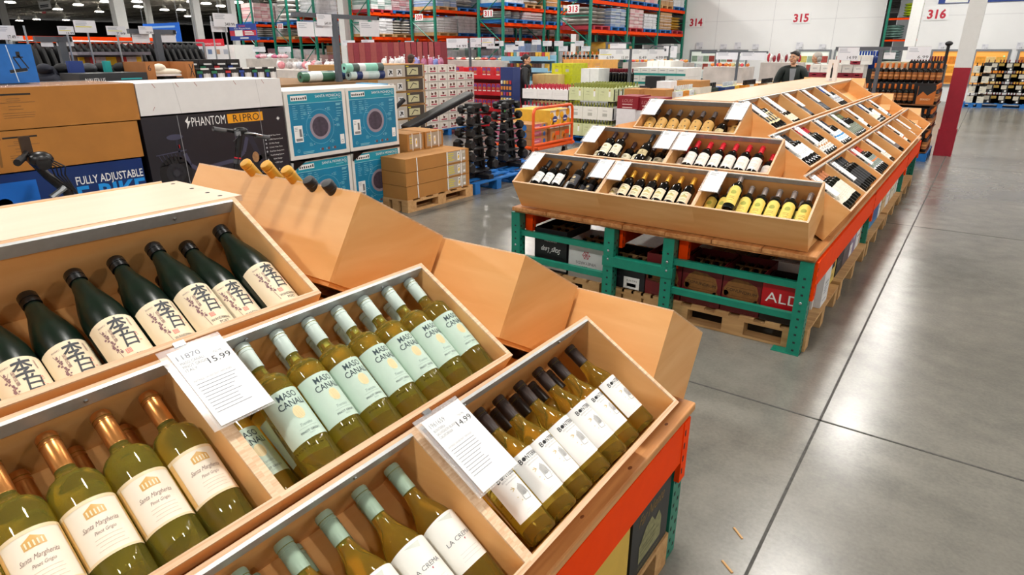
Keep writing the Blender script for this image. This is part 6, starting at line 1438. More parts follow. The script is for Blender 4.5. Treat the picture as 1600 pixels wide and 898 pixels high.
# dark red boxed trees, gift baskets and bagged goods behind
for i in range(16):
    p = at((548+9.0*i if i < 16 else 0, 85), y=14.5); a = Art(); a.poly([(-.10, -.1), (.0, .30), (.10, -.1)], mat('#4f6b4a', .6, var=.3, scale=30)) if i % 3 == 1 and i > 4 else a.lines(-.10, .10, [.3, .2, .1, 0], .02, mat('#c99a90', .5), .3); a.lines(-.1, .1, [-.22, -.28], .02, mat('#d8b0a8', .5), .3)
    zt = at((600, 66), y=14.5).z; carton(p.x-.13, p.x+.13, 14.5, 14.8, 0, zt, mat('#8f2a36' if i % 2 else '#a14a46', .5, var=.1), 'dark red upright boxed tree, %s from the left in the row' % ordinal(i+1), [(a, '-y')], group='boxed trees', name='boxed_tree', cat='boxed tree')
R_ = random.Random(14)
def bagfield(pl, pr, pt, pb, Y, n, cols, label, cat, name, zbase, r=.16):
    p0, p1 = at((pl, pb), y=Y), at((pr, pb), y=Y); zt = at(((pl+pr)/2, pt), y=Y).z; r = min(r, (p1.x-p0.x)/n*.46)
    for i in range(n):
        x = p0.x+(p1.x-p0.x)*(i+.5)/n; z = zbase+.004; mb = MB(); c = R_.choice(cols); h = max(.1, (zt-zbase)*R_.uniform(.75, 1))
        mb.blob((x, Y+R_.uniform(-.1, .1), z+h*.42), (r*R_.uniform(.85, 1.05), r, h*.42), mat(c, .25, var=.3, scale=12), None, 9, 6); mb.lathe([(r*.25, z+h*.7), (r*.08, z+h*.85), (r*.35, z+h)], mat('#f2f0ee', .2, var=.2, scale=20), 8, T(x, Y, 0))
        tag(mb.build(name), '%s, %s from the left' % (label, ordinal(i+1)), cat, label)
    mb = MB(); mb.box(p0.x, p1.x, Y-.5, Y+.5, 0, zbase, mat('#c9bfb8', .6, var=.15, scale=4)); tag(mb.build('display_table'), 'covered display table carrying the '+label, 'display table', 'display tables')
bagfield(432, 535, 91, 112, 10.0, 12, ['#e6dfdf', '#d98a92', '#c9cdd6', '#b7b0b0', '#c8434c'], 'cellophane gift basket behind the blue boxes', 'gift basket', 'gift_basket', 1.32, .2)
bagfield(405, 450, 82, 94, 13.5, 6, ['#eef2ef', '#d9a7b0', '#c46a8a'], 'pale plush bundle by the left racks', 'bundle', 'bundle', 1.5, .2)
bagfield(600, 690, 84, 100, 13.0, 12, ['#8a86c2', '#c07a9a', '#7d8fd0', '#e2dede'], 'lilac drink pack on the red counter', 'drink pack', 'drink_pack', 1.34, .17)
bagfield(700, 800, 90, 96, 16.5, 9, ['#e9e4de', '#d9c7a0', '#eedfd8', '#c94a44'], 'white party platter pack behind the snack display', 'platter pack', 'platter_pack', 1.46, .22)
bagfield(1110, 1170, 97, 106, 17.0, 9, ['#e8823a', '#ececec', '#e24a5a', '#c9b37a'], 'bright capped tub on the far tables', 'tub', 'tub', 1.35, .15); bagfield(1196, 1252, 80, 100, 20.0, 10, ['#b02a38', '#d9cdc9', '#8a1f2c', '#e9e5e2'], 'red and white gift bag by the coolers', 'gift bag', 'gift_bag', 1.42, .18); bagfield(985, 1075, 93, 99, 18.0, 12, ['#e05a48', '#e9e5e2', '#f0a04a', '#dfd9cf'], 'red-lidded jar on the far wine tables', 'jar', 'jar', 1.42, .12)
# light blue shelf unit of small packs behind the woman
t = thing('shelf_display', 'light blue cardboard shelf display behind the woman', 'shelf display', (-9.3, 15.5, 0)); mb = MB(); LBm = mat('#8fc1dc', .5, var=.05)
p0, p1 = at((783, 90), y=15.5), at((856, 90), y=15.5)
mb.box(p0.x, p1.x, 15.9, 15.95, 0, 1.62, LBm)
for z in (.5, .85, 1.2, 1.5): mb.box(p0.x, p1.x, 15.5, 15.9, z-.03, z, LBm); mb.box(p0.x, p1.x, 15.5, 15.52, z, z+.09, LBm)
mb.build('shelf_unit', t); mb = MB()
for z in (.5, .85, 1.2, 1.5):
    for i in range(14): xx = p0.x+.05+(p1.x-p0.x-.1)*i/14; mb.box(xx, xx+.09, 15.6, 15.7, z, z+.2, mat(R_.choice(['#b5343c', '#e0b23c', '#5f9aa6', '#d9d4ce', '#6b4a3a']), .5, var=.1))
mb.build('small_packs', t)
# orange platform cart loaded with fruit boxes
CO = mat('#f25c1a', .35, var=.05)
cx0, cx1, cy0, cy1 = -6.62, -5.72, 8.62, 9.75
t = thing('platform_cart', 'orange steel platform cart with a raised push frame loaded with fruit boxes', 'platform cart', ((cx0+cx1)/2, (cy0+cy1)/2, 0))
mb = MB(); mb.box(cx0, cx1, cy0, cy1, .22, .25, CO); mb.tube([(cx0, cy0, .235), (cx1, cy0, .235), (cx1, cy1, .235), (cx0, cy1, .235), (cx0, cy0, .235)], .03, CO, 8); mb.build('platform', t)
mb = MB(); X = cx1; ya, yb = at((833, 220), x=X).y, at((893, 215), x=X).y; zt = at((865, 166), x=X).z
mb.tube([(X, ya, .2), (X, ya, zt-.08), (X, ya+.03, zt-.02), (X, ya+.09, zt), (X, yb-.07, zt), (X, yb-.02, zt-.03), (X, yb, zt-.09), (X, yb, .2)], .024, CO, 10); mb.tube([(X, ya, .56), (X, yb, .56)], .02, CO, 8); mb.tube([(X, ya, .30), (X, yb, .30)], .022, CO, 8); mb.build('push_frame', t)
for x, y in ((cx0+.1, cy0+.12), (cx1-.1, cy0+.12), (cx0+.1, cy1-.12), (cx1-.1, cy1-.12)):
    mb = MB(); mb.lathe([(0, -.02), (.075, -.02), (.08, 0), (.075, .02), (0, .02)], RUB, 14, Matrix.Translation((x, y, .08)) @ Matrix.Rotation(PI/2, 4, 'Y')); mb.box(x-.035, x-.028, y-.03, y+.03, .07, .22, STEEL); mb.box(x+.028, x+.035, y-.03, y+.03, .07, .22, STEEL); mb.build('caster', t)
FK = mat('#b98a58', .7, var=.08); PKm = mat('#c56a86', .6, var=.08)
def fruit(x0, x1, y0, y1, z0, z1, label, kind):
    a = Art(); w_, h = y1-y0, z1-z0
    if kind == 'lemon':
        a.rect(-w_/2, w_/2, -h/2, h/2, mat('#e9e6dc', .6)); 
        for q in ((-.1, .06), (.08, .1), (-.02, -.08), (.1, -.06), (-.09, -.04)): a.disc(q[0]*w_/.3, q[1]*h/.3, .06, mat('#f2b51c', .5, var=.12), n=12, lift=2)
        a.disc(.0, -.0, .075, mat('#1f3f8a', .5), ry=.055, lift=3); a.lines(-.05, .05, [-.01], .02, PAPER, 0, lift=4)
    elif kind == 'mango': a.disc(-.05, .0, .05, mat('#ec8a1c', .5, var=.2), lift=2); a.disc(.0, -.04, .045, mat('#d96a1c', .5, var=.2), lift=2); a.rect(.0, w_/2, .0, h*.3, CO, lift=2)
    else: a.rect(-w_/2, w_*.1, -h*.2, h/2, PKm); a.disc(w_*.3, 0, min(.05, h*.35), mat('#2f6ec0', .5), lift=2); a.lines(-w_*.4, 0, [h*.1], .02, mat('#e6b9c8', .5), .2, lift=2)
    b = Art(); b.rect(-(x1-x0)/2, (x1-x0)*.2, -h*.45, h*.45, PKm); b.disc((x1-x0)*.3, 0, min(.06, h*.4), mat('#2f7ed0', .5), ry=min(.07, h*.45), lift=2)
    return carton(x0, x1, y0, y1, z0, z1, FK if kind != 'lemon' else mat('#e0b23a', .6), label, [(a, '+x')]+([(b, '-y')] if kind == 'pink' else []), group='fruit boxes on the cart', name='fruit_box', cat='fruit box')
for k in range(3): fruit(cx0+.02, cx1-.12, cy0+.02, cy0+.47, .268+.115*k, .378+.115*k, 'flat pink-sided fruit box on the orange cart, %s' % ('lowest', 'middle', 'topmost')[k], 'pink')
fruit(cx0+.1, cx1-.07, cy0+.50, cy0+.78, .268, .50, 'mango-printed box low on the orange cart', 'mango'); fruit(cx0+.1, cx1-.07, cy0+.80, cy1-.03, .268, .50, 'orange-banded box low on the orange cart', 'mango')
fruit(cx0+.1, cx1-.07, cy0+.48, cy0+.77, .505, .80, 'lemon-printed box on top of the cart, the left one', 'lemon'); fruit(cx0+.1, cx1-.07, cy0+.79, cy1-.02, .505, .80, 'lemon-printed box on top of the cart, the right one', 'lemon')
# dark jackets on the far left rail and red and white counters
t0 = at((35, 64), x=-16).y; t1 = at((305, 64), x=-16).y
t = thing('clothes_rail', 'long steel clothes rail hung with dark jackets at the far left', 'clothes rail', (-16, t0, 0)); mb = MB(); zr = 1.93
mb.tube([(-16, t0-.2, zr), (-16, t1+.2, zr)], .02, STEEL, 8); mb.build('rail', t); mb = MB()
for yy in (t0-.2, (t0+t1)/2, t1+.2): mb.tube([(-16, yy, 0), (-16, yy, zr)], .03, STEEL, 8)
mb.build('stand', t); MB().box(-16.25, -16.2, t0, t0+(t1-t0)*.78, zr-.03, zr+.10, RACKORANGE).build('orange_header', t)
n = 26
for i in range(n):
    y = t0+(t1-t0)*(i+.5)/n; mb = MB(); q = R_.uniform(-.03, .03)
    mb.blob((-15.95, y, zr-.42), (.30, .055, .40), mat('#08090b' if i % 3 else '#0d0f14', .6, var=.25, scale=16), None, 10, 6); mb.tube([(-15.72, y+.01, zr-.16), (-15.62, y+.02, zr-.4), (-15.6, y+.02, zr-.72)], .04, mat('#0a0b0d', .6, var=.2, scale=16), 8); mb.tube([(-15.9735, y, zr+.015), (-15.9735, y, zr-.06)], .006, STEEL, 5)
    tag(mb.build('jacket'), 'dark padded jacket on the far left rail, %s from the left' % ordinal(i+1), 'jacket', 'dark jackets on the rail')
# ================================================================== shoppers
SKIN_L = mat('#d9a583', .5, var=.03, scale=30); LIP = mat('#a85a4e', .5, var=0); EYEW = mat('#ece7e0', .3, var=0); IRIS = mat('#231a15', .3, var=0)
def skinned(name, verts, edges, radii, m, root=0, sub=2):
    me = bpy.data.meshes.new(name); me.from_pydata(verts, edges, [])
    o = bpy.data.objects.new(name, me); COL.objects.link(o)
    sm = o.modifiers.new('skin', 'SKIN'); sm.use_smooth_shade = True
    for i, r in enumerate(radii):
        me.skin_vertices[0].data[i].radius = r if isinstance(r, tuple) else (r, r)
        me.skin_vertices[0].data[i].use_root = (i == root)
    ss = o.modifiers.new('sub', 'SUBSURF'); ss.levels = sub; ss.render_levels = sub
    dg = bpy.context.evaluated_depsgraph_get(); dg.update()
    nm = bpy.data.meshes.new_from_object(o.evaluated_get(dg))
    vs = [tuple(v.co) for v in nm.vertices]; fs = [tuple(p.vertices) for p in nm.polygons]
    bpy.data.objects.remove(o); bpy.data.meshes.remove(me); bpy.data.meshes.remove(nm)
    return vs, fs
def hand(mb, wrist, fwd, side, up, m, s=1, curl=.35):
    "palm with four bent fingers of unequal length and a thumb leaving its side"
    W, Fv, S, U = Vector(wrist), Vector(fwd).normalized(), Vector(side).normalized(), Vector(up).normalized()
    mb.tube([W-Fv*.01, W+Fv*.035, W+Fv*.085], [.026, .036, .034], m, 10)
    for i, (o, L) in enumerate(((-.03, .062), (-.010, .076), (.011, .080), (.031, .070))):
        b = W+Fv*.075+S*o*s
        p1 = b+Fv*L*.45-U*curl*L*.25; p2 = p1+Fv*L*.30-U*curl*L*.45; p3 = p2+Fv*L*.12-U*curl*L*.5
        mb.tube([b, p1, p2, p3], [.0105, .0098, .0088, .006], m, 7)
    t0 = W+Fv*.025+S*.028*s; t1 = t0+Fv*.03+S*.03*s-U*.01; t2 = t1+Fv*.03+S*.006*s-U*.015
    mb.tube([t0, t1, t2], [.014, .0115, .008], m, 7)
def head(mb, c, m, hy=0, s=1.0, hairm=None, style='short', tilt=0, hmb=None, brow=None):
    "head about 0.22 tall with eyes at half height, nose, lips, chin, ears; faces local +y turned by hy"
    M_ = T(*c) @ Matrix.Rotation(hy, 4, 'Z') @ Matrix.Rotation(tilt, 4, 'X') @ Matrix.Scale(s, 4)
    mb.blob((0, 0, .02), (.073, .094, .095), m, M_, 18, 12); mb.blob((0, .022, -.045), (.056, .068, .068), m, M_, 16, 10); mb.blob((0, .058, -.088), (.026, .024, .020), m, M_, 10, 6)
    mb.blob((0, .093, -.022), (.012, .019, .017), m, M_, 8, 6); mb.tube([(0, .086, .018), (0, .096, -.008), (0, .100, -.022)], [.007, .009, .011], m, 7, M_)
    for sx in (-1, 1):
        mb.blob((.030*sx, .083, .006), (.013, .008, .008), EYEW, M_, 8, 6); mb.blob((.030*sx, .0895, .006), (.006, .0035, .006), IRIS, M_, 8, 5)
        mb.tube([(.016*sx, .092, .022), (.032*sx, .092, .027), (.046*sx, .083, .021)], .004, brow or IRIS, 5, M_); mb.blob((.074*sx, -.008, -.008), (.011, .022, .032), m, M_, 8, 6); mb.blob((.045*sx, .058, -.03), (.024, .028, .024), m, M_, 8, 6)
    mb.tube([(-.022, .086, -.055), (0, .094, -.053), (.022, .086, -.055)], [.004, .0065, .004], LIP, 6, M_); mb.tube([(-.018, .084, -.062), (0, .091, -.063), (.018, .084, -.062)], [.003, .006, .003], LIP, 6, M_)
    if hmb is not None:
        if style == 'bun':
            hmb.blob((0, -.012, .032), (.080, .098, .096), hairm, M_, 16, 10); hmb.blob((0, -.100, .03), (.04, .04, .04), hairm, M_, 10, 6); hmb.tube([(-.070, .045, .055), (0, .083, .088), (.070, .045, .055)], .014, hairm, 6, M_)
        elif style == 'short':
            hmb.blob((0, -.010, .045), (.077, .096, .080), hairm, M_, 16, 10); hmb.blob((0, -.06, .0), (.066, .05, .06), hairm, M_, 12, 8); hmb.tube([(-.060, .055, .082), (0, .080, .096), (.060, .055, .082)], .012, hairm, 6, M_)
        elif style == 'grey':
            hmb.blob((0, -.022, .042), (.082, .096, .084), hairm, M_, 16, 10); hmb.blob((0, -.062, -.02), (.072, .052, .075), hairm, M_, 12, 8)
def human(label, loc, yaw, H, arms, coat, trousers, shoes, hairc, style, hy=0, tilt=0, coat_len=.78, shirt=None, scarf=None, collar=True, lean=0.0, skin=SKIN_L, fem=False):
    k = H/1.72; t = thing('person', label, 'person', loc)
    Wm = T(*loc) @ Matrix.Rotation(yaw, 4, 'Z')
    J = {'pel': (0, 0, .94), 'sp': (0, .0, 1.10), 'ch': (0, lean*.5, 1.27), 'nb': (0, lean, 1.43), 'nt': (0, lean+.015, 1.52)}
    sw = .165 if fem else .19
    sh = {-1: (-sw, lean, 1.39), 1: (sw, lean, 1.39)}
    def chain(rad_t, rad_a, rad_l, legs=True, arms_=True, top='nt'):
        V = [J['pel'], J['sp'], J['ch'], J['nb']]; E = [(0, 1), (1, 2), (2, 3)]; R_ = list(rad_t[:4])
        if top == 'nt': V.append(J['nt']); E.append((3, 4)); R_.append(rad_t[4])
        if arms_:
            for s in (-1, 1):
                e, w_ = arms[s]; b = len(V); V += [sh[s], e, w_]; E += [(3, b), (b, b+1), (b+1, b+2)]; R_ += rad_a
        if legs:
            for s in (-1, 1):
                b = len(V); V += [(.095*s, 0, .86), (.105*s, .02, .49), (.11*s, -.01, .09)]; E += [(0, b), (b, b+1), (b+1, b+2)]; R_ += rad_l
        return [tuple(Vector(v)*k) for v in V], E, [(r[0]*k, r[1]*k) if isinstance(r, tuple) else r*k for r in R_]
    mb = MB()
    vs, fs = skinned('body', *chain([(.14, .10), (.12, .09), (.14, .10), (.06, .05), .048], [.05, .038, .026], [.078, .052, .036]), SKIN_L)
    mb.add(vs, fs, skin, Wm, True)
    hc = Vector((0, lean+.03, 1.605))*k
    hmb = MB(); hm = mat(hairc, .6, var=.2, scale=60)
    hl = MB(); head(hl, hc, skin, hy, k, hm, style, tilt, hmb, hm)
    for i, v in enumerate(hl.v): hl.v[i] = tuple(Wm @ Vector(v))
    o_ = len(mb.v); 
    for f, kk, s_ in zip(hl.f, hl.k, hl.sm): mb.f.append(tuple(o_+j for j in f)); mb.k.append(mb.mi(hl.mats[kk])); mb.sm.append(s_)
    mb.v += hl.v
    for s in (-1, 1):
        e, w_ = arms[s]; d = (Vector(w_)-Vector(e)).normalized(); sd = Vector((-s, 0, 0)); sd = (sd-d*sd.dot(d)); sd = sd.normalized() if sd.length > .1 else Vector((0, 1, 0)); up = d.cross(sd)*(-s)
        q = MB(); hand(q, Vector(w_)*k, d, sd, up if abs(up.z) > .2 else -up, skin, 1, .6)
        o_ = len(mb.v); mb.v += [tuple(Wm @ Vector(v)) for v in q.v]
        for f in q.f: mb.f.append(tuple(o_+j for j in f)); mb.k.append(mb.mi(skin)); mb.sm.append(True)
    mb.build('body', t, 60)
    for i, v in enumerate(hmb.v): hmb.v[i] = tuple(Wm @ Vector(v))
    hmb.build('hair', t, 60)
    # trousers
    V = [(0, 0, .96), (0, 0, .90)]; E = [(0, 1)]; R_ = [(.165, .125), (.165, .13)]
    for s in (-1, 1): b = len(V); V += [(.10*s, 0, .80), (.107*s, .02, .49), (.112*s, -.01, .08)]; E += [(1, b), (b, b+1), (b+1, b+2)]; R_ += [.098, .072, .062]
    vs, fs = skinned('trousers', [tuple(Vector(v)*k) for v in V], E, [(r[0]*k, r[1]*k) if isinstance(r, tuple) else r*k for r in R_], None)
    MB().add(vs, fs, trousers, Wm, True).build('trousers', t, 60)
    mb = MB()
    for s in (-1, 1): mb.blob((.112*s*k, .045*k, .04*k), (.05*k, .13*k, .042*k), shoes, Wm, 12, 6)
    mb.build('shoes', t, 60)
    V = [(0, 0, coat_len), (0, 0, .98), (0, 0, 1.12), (0, lean*.5, 1.28), (0, lean, 1.405)]; E = [(0, 1), (1, 2), (2, 3), (3, 4)]; R_ = [(.195, .15), (.19, .145), (.18, .14), (.195, .145), (.10, .085)]
    for s in (-1, 1):
        e, w_ = arms[s]; w2 = tuple(Vector(e)+(Vector(w_)-Vector(e))*.92); b = len(V); V += [sh[s], e, w2]; E += [(4, b), (b, b+1), (b+1, b+2)]; R_ += [.085, .066, .052]
    vs, fs = skinned('jacket', [tuple(Vector(v)*k) for v in V], E, [(r[0]*k, r[1]*k) if isinstance(r, tuple) else r*k for r in R_], None)
    mb = MB().add(vs, fs, coat, Wm, True)
    if collar:
        for z, r in ((1.43, .085), (1.46, .08)): mb.tube([(r*math.cos(a)*k, (lean+r*.9*math.sin(a))*k, z*k) for a in [PI*.72+PI*2*.78*i/12 for i in range(13)]], .022*k, coat, 8, Wm)
    cj = mb.build('jacket', t, 60)
    if shirt:
        q = MB(); q.prism([(-.055, 1.42), (.055, 1.42), (.045, 1.30), (.02, 1.05), (-.02, 1.05), (-.045, 1.30)], 0, .02, shirt, Wm @ Matrix.Scale(k, 4) @ Matrix(((1, 0, 0, 0), (0, 0, -1, lean*.6+.165), (0, 1, 0, 0), (0, 0, 0, 1)))); q.build('shirt', t)
    if scarf:
        q = MB(); q.tube([(.09*math.cos(a)*k, (lean+.02+.085*math.sin(a))*k, (1.45+.012*math.sin(3*a))*k) for a in [2*PI*i/16 for i in range(17)]], .045*k, scarf, 10, Wm); q.blob((.02*k, .12*k, 1.36*k), (.08*k, .05*k, .09*k), scarf, Wm, 12, 8); q.build('scarf', t)
    return t
BLKC = mat('#121317', .55, var=.2, scale=14)
wp = at((819, 100), y=12.2)
human('person in a black padded coat and scarf with dark tied hair by the white cases', (wp.x, 12.2, 0), -.95, 1.66, {-1: ((-.25, -.02, 1.14), (-.24, .06, .92)), 1: ((.25, .0, 1.14), (.25, .1, .93))}, BLKC, mat('#16171b', .7, var=.1), mat('#1c1a19', .5), '#1a120e', 'bun', hy=-.25, coat_len=.70, scarf=mat('#0d0d0f', .8, var=.2, scale=30), fem=True, lean=.02)
mp = at((1240, 100), y=13.2)
human('person in a dark green zipped jacket and grey shirt pushing a loaded shopping cart', (mp.x, 13.2, 0), PI+.25, 1.72, {-1: ((-.27, .04, 1.13), (-.20, .33, 1.05)), 1: ((.27, .04, 1.13), (.20, .33, 1.05))}, mat('#16221f', .6, var=.15, scale=20), mat('#23262d', .7, var=.1), mat('#222222', .5), '#1c1613', 'short', hy=-.55, shirt=mat('#8d9196', .7, var=.05), lean=.05, coat_len=.86)
op = at((1279, 98), y=16.0)
human('person with grey hair in a grey jacket seen from the side beyond the maroon-banded cases', (op.x, 16.0, 0), 1.35, 1.70, {-1: ((-.25, .03, 1.13), (-.22, .16, .95)), 1: ((.25, .03, 1.13), (.22, .16, .95))}, mat('#4a4d52', .7, var=.15), mat('#2b2d33', .7), mat('#222222', .5), '#b9b3ab', 'grey', hy=.0, lean=.03)
hp = at((642, 95), y=11.4)
human('person with long brown hair seen from behind the brown bench cartons, only the head showing', (hp.x, 11.4, 0), .2, 1.66, {-1: ((-.24, .0, 1.12), (-.22, .08, .9)), 1: ((.24, .0, 1.12), (.22, .08, .9))}, mat('#4b3a30', .8, var=.2), mat('#2b2d33', .7), mat('#222222', .5), '#3c2618', 'grey', hy=.1, fem=True)
# shopping cart in front of the man
cx, cy = mp.x+.06, 12.55
t = thing('shopping_cart', 'steel shopping cart with a maroon handle and corner sign pushed by the person in green', 'shopping cart', (cx, cy, 0)); MRN = mat('#7c1730', .45, var=.04)
mb = MB(); mb.tube([(cx-.30, cy+.30, 1.05), (cx+.30, cy+.30, 1.05)], .018, MRN, 10); mb.build('handle', t)
mb = MB()
for i in range(9):
    x = cx-.28+.07*i; mb.tube([(x, cy+.26, 1.0), (x, cy+.2, .55), (x*.8+cx*.2, cy-.55, .62), (x*.8+cx*.2, cy-.6, .92)], .004, STEEL, 5)
for z, e in ((1.0, 0), (.86, .01), (.72, .02), (.6, .03)):
    for s in (-1, 1): mb.tube([(cx+s*(.29-e), cy+.26, z), (cx+s*(.23-e), cy-.6, z-.06)], .005, STEEL, 5)
    mb.tube([(cx-.23+e, cy-.6, z-.06), (cx+.23-e, cy-.6, z-.06)], .005, STEEL, 5)
mb.build('basket', t)
mb = MB()
for s in (-1, 1): mb.tube([(cx+.27*s, cy+.30, 1.05), (cx+.26*s, cy+.24, .5), (cx+.24*s, cy+.2, .16), (cx+.18*s, cy-.5, .16)], .014, STEEL, 8)
mb.build('frame', t)
for s in (-1, 1):
    for yy in (.2, -.48):
        mb = MB(); mb.lathe([(0, -.015), (.062, -.015), (.065, 0), (.062, .015), (0, .015)], RUB, 12, Matrix.Translation((cx+.21*s, cy+yy, .066)) @ Matrix.Rotation(PI/2, 4, 'Y')); mb.build('caster', t)
a = Art(); a.lines(-.06, .06, [.06, .0], .03, mat('#d8b7be', .5, var=0), .2)
mb = MB(); mb.box(cx+.27, cx+.52, cy+.27, cy+.29, .93, 1.13, MRN); a.flat(mb, face((cx+.395, cy+.27, 1.03), (1, 0, 0), (0, 0, 1))); mb.build('handle_sign', t)
for i in range(7):
    mb = MB(); mb.blob((cx-.2+.07*i, cy-.1-.05*(i % 3), .78+.04*(i % 2)), (.034, .10, .09), mat(['#1b1b1e', '#d8b23a', '#e4e0d6', '#24262c', '#b43a3a', '#2a2a2e', '#caa14a'][i], .5, var=.1), None, 9, 6)
    tag(mb.build('grocery_pack'), 'bagged grocery in the shopping cart, %s from the left' % ordinal(i+1), 'grocery', 'groceries in the cart')
# ================================================================== price-sign frames and hanging signs
def sign_paper(px0, px1, pt, pb, Y=None, X=None, price=None, hl=False, label='', group='hanging price signs', pole=None, hang=None):
    "a printed sheet facing the photo's side; lies in a plane x=X (facing +x) or y=Y (facing -y)"
    if X is not None:
        a0, a1 = at((px0, pb), x=X), at((px1, pb), x=X); zt = at(((px0+px1)/2, pt), x=X).z; c = Vector((X, (a0.y+a1.y)/2, (a0.z+a1.z)/4+zt/2)); U = (0, 1, 0); w_ = abs(a1.y-a0.y)
    else:
        a0, a1 = at((px0, pb), y=Y), at((px1, pb), y=Y); zt = at(((px0+px1)/2, pt), y=Y).z; c = Vector(((a0.x+a1.x)/2, Y, (a0.z+a1.z)/4+zt/2)); U = (1, 0, 0); w_ = abs(a1.x-a0.x)
    h = abs(zt-(a0.z+a1.z)/2); M_ = face(c, U, (0, 0, 1))
    mb = MB(); mb.box(-w_/2, w_/2, -h/2, h/2, -.003, 0, mat('#e9eaf0', .5, var=.02), M_); A = Art()
    A.lines(-w_*.42, w_*.1, [h*.36, h*.24, h*.12], h*.045, mat('#aab0bb', .6, var=0), .4)
    if hl: A.rect(-w_*.44, w_*.3, -h*.06, h*.02, mat('#ece67a', .6, var=0))
    if price: A.text(price, w_*.44, -h*.30, h*.24, INK, w=w_*.45, align='r')
    A.flat(mb, M_, .002); o = mb.build('price_sign'); tag(o, label, 'price sign', group)
    if pole is not None: q = MB(); q.box(-.008, .008, -(c.z-pole), -h/2, -.02, -.004, STEEL, M_); q.box(-.008, .008, -h/2, h/2, -.02, -.003, STEEL, M_); q.build('pole', o)
    if hang is not None:
        q = MB(); q.box(-.01, .01, h/2-.02, max(h/2, hang-c.z), -.006, -.003, STEEL, M_); q.build('hanger', o)
    return o
def tpost(px, top, bar_l, bar_r, X, label, base=1.383, th=.03):
    p = at((px, top), x=X); l, r = at(bar_l, x=X), at(bar_r, x=X)
    t = thing('sign_stand', label, 'sign stand', (X, p.y, base)); z = p.z
    MB().box(X-th, X, p.y-th/2, p.y+th/2, base, z, POST).build('post', t)
    mb = MB(); mb.box(X-th*.9, X-.001, l.y, r.y, z-.045, z, POST); mb.box(X-.001, X+.001, r.y-.03, r.y, z-.04, z-.005, DARK); mb.build('crossbar', t)
    return t
tpost(523, 22, (460, 33), (592, 24), -6.3, 'dark grey sign stand with a wide crossbar over the blue boxes', th=.06)
sign_paper(496, 519, 22, 40, X=-6.28, price='549.99', label='price sheet marked 549.99 clipped over the crossbar above the blue boxes')
for i, (a_, b_) in enumerate(((466, 492), (493, 520), (563, 593))): sign_paper(a_, b_, 34, 57, X=-6.315, label='blank price sheet back under the crossbar above the blue boxes, %s from left' % ordinal(i+1))
tpost(95, 57, (55, 60), (111, 56), -7.1, 'grey sign stand with a short crossbar over the dark clothes', th=.06); tpost(245, 46, (202, 49), (274, 45), -7.05, 'grey sign stand right of the clothes, over the kraft tray', th=.06)
for i, (a_, b_, pt, pb, X, pr, hl, d) in enumerate(((0, 27, 40, 62, -6.9, '17.49', 0, 'price sheet marked 17.49 at the left edge'), (26, 37, 56, 63, -6.95, None, 0, 'small price sheet tucked beside the 17.49 sheet'), (92, 117, 41, 54, -7.0, '16.99', 1, 'price sheet marked 16.99 with a yellow line'), (118, 152, 32, 51, -7.3, None, 1, 'large blank-backed price sheet above the grey crossbar'), (168, 198, 41, 55, -7.3, '7.99', 1, 'price sheet marked 7.99 with a yellow line'), (218, 240, 41, 53, -7.0, '18.99', 0, 'price sheet marked 18.99 over the right clothes stand'),
     (65, 84, 59, 73, -7.12, None, 0, 'blank sheet hanging under the short crossbar, left one'), (89, 101, 58, 72, -7.12, None, 0, 'blank sheet hanging under the short crossbar, middle one'), (103, 116, 57, 72, -7.12, None, 0, 'blank sheet hanging under the short crossbar, right one'), (208, 235, 50, 67, -7.07, None, 0, 'blank sheet hanging at the left of the right clothes stand'), (243, 276, 48, 66, -7.07, None, 0, 'pair of blank sheets hanging at the right of the right clothes stand'),
     (335, 369, 21, 42, -6.95, '349.99', 0, 'price sheet marked 349.99 on a thin pole behind the white carton'), (331, 356, 34, 50, -7.0, None, 0, 'second sheet tucked behind the 349.99 sheet'))):
    sign_paper(a_, b_, pt, pb, X=X, price=pr, hl=bool(hl), label=d)
for i, (px, pt, X) in enumerate(((10, 60, -6.92), (37, 40, -6.97), (105, 52, -7.02), (135, 40, -7.32), (183, 52, -7.32), (329, 25, -7.02), (352, 40, -6.97))):
    p = at((px, pt), x=X); mb = MB(); mb.tube([(X-.006, p.y, 1.383), (X-.006, p.y, p.z)], .008, STEEL, 6); tag(mb.build('sign_pole'), 'thin steel pole carrying a price sheet behind the left boxes, %s from the left' % ordinal(i+1), 'sign pole', 'thin sign poles')
def ystand(px, pt, l, r, Y, label, papers, base=0, th=.05):
    p = at((px, pt), y=Y); a_, b_ = at((l, pt), y=Y), at((r, pt), y=Y); t = thing('sign_stand', label, 'sign stand', (p.x, Y, base))
    MB().box(p.x-th/2, p.x+th/2, Y, Y+th, base, p.z, POST).build('post', t); MB().box(a_.x, b_.x, Y+.005, Y+th-.005, p.z-.05, p.z, POST).build('crossbar', t)
    for q in papers: sign_paper(q[0], q[1], q[2], q[3], Y=Y-.004, price=q[4], hl=q[5], label=q[6], hang=p.z-.01)
ystand(985, 76, 934, 1040, 12.6, 'grey sign stand over the green and red wine cases', [(936, 960, 77, 93, '6.99', True, 'price sheet marked 6.99 with a yellow line'), (960, 983, 77, 93, '15.89', False, 'price sheet marked 15.89 left of the grey post'), (987, 1011, 77, 93, '8.49', False, 'price sheet marked 8.49 right of the grey post'), (1012, 1037, 77, 93, '4.99', False, 'price sheet marked 4.99')])
ystand(733, 60, 698, 774, 14.0, 'grey sign stand over the red snack display', [(698, 731, 60, 75, '14.99', False, 'price sheet left of the post over the snack display'), (735, 752, 59, 74, '17.99', False, 'price sheet marked 17.99 over the snack display'), (753, 772, 59, 73, '14.99', True, 'price sheet with a yellow line over the snack display')])
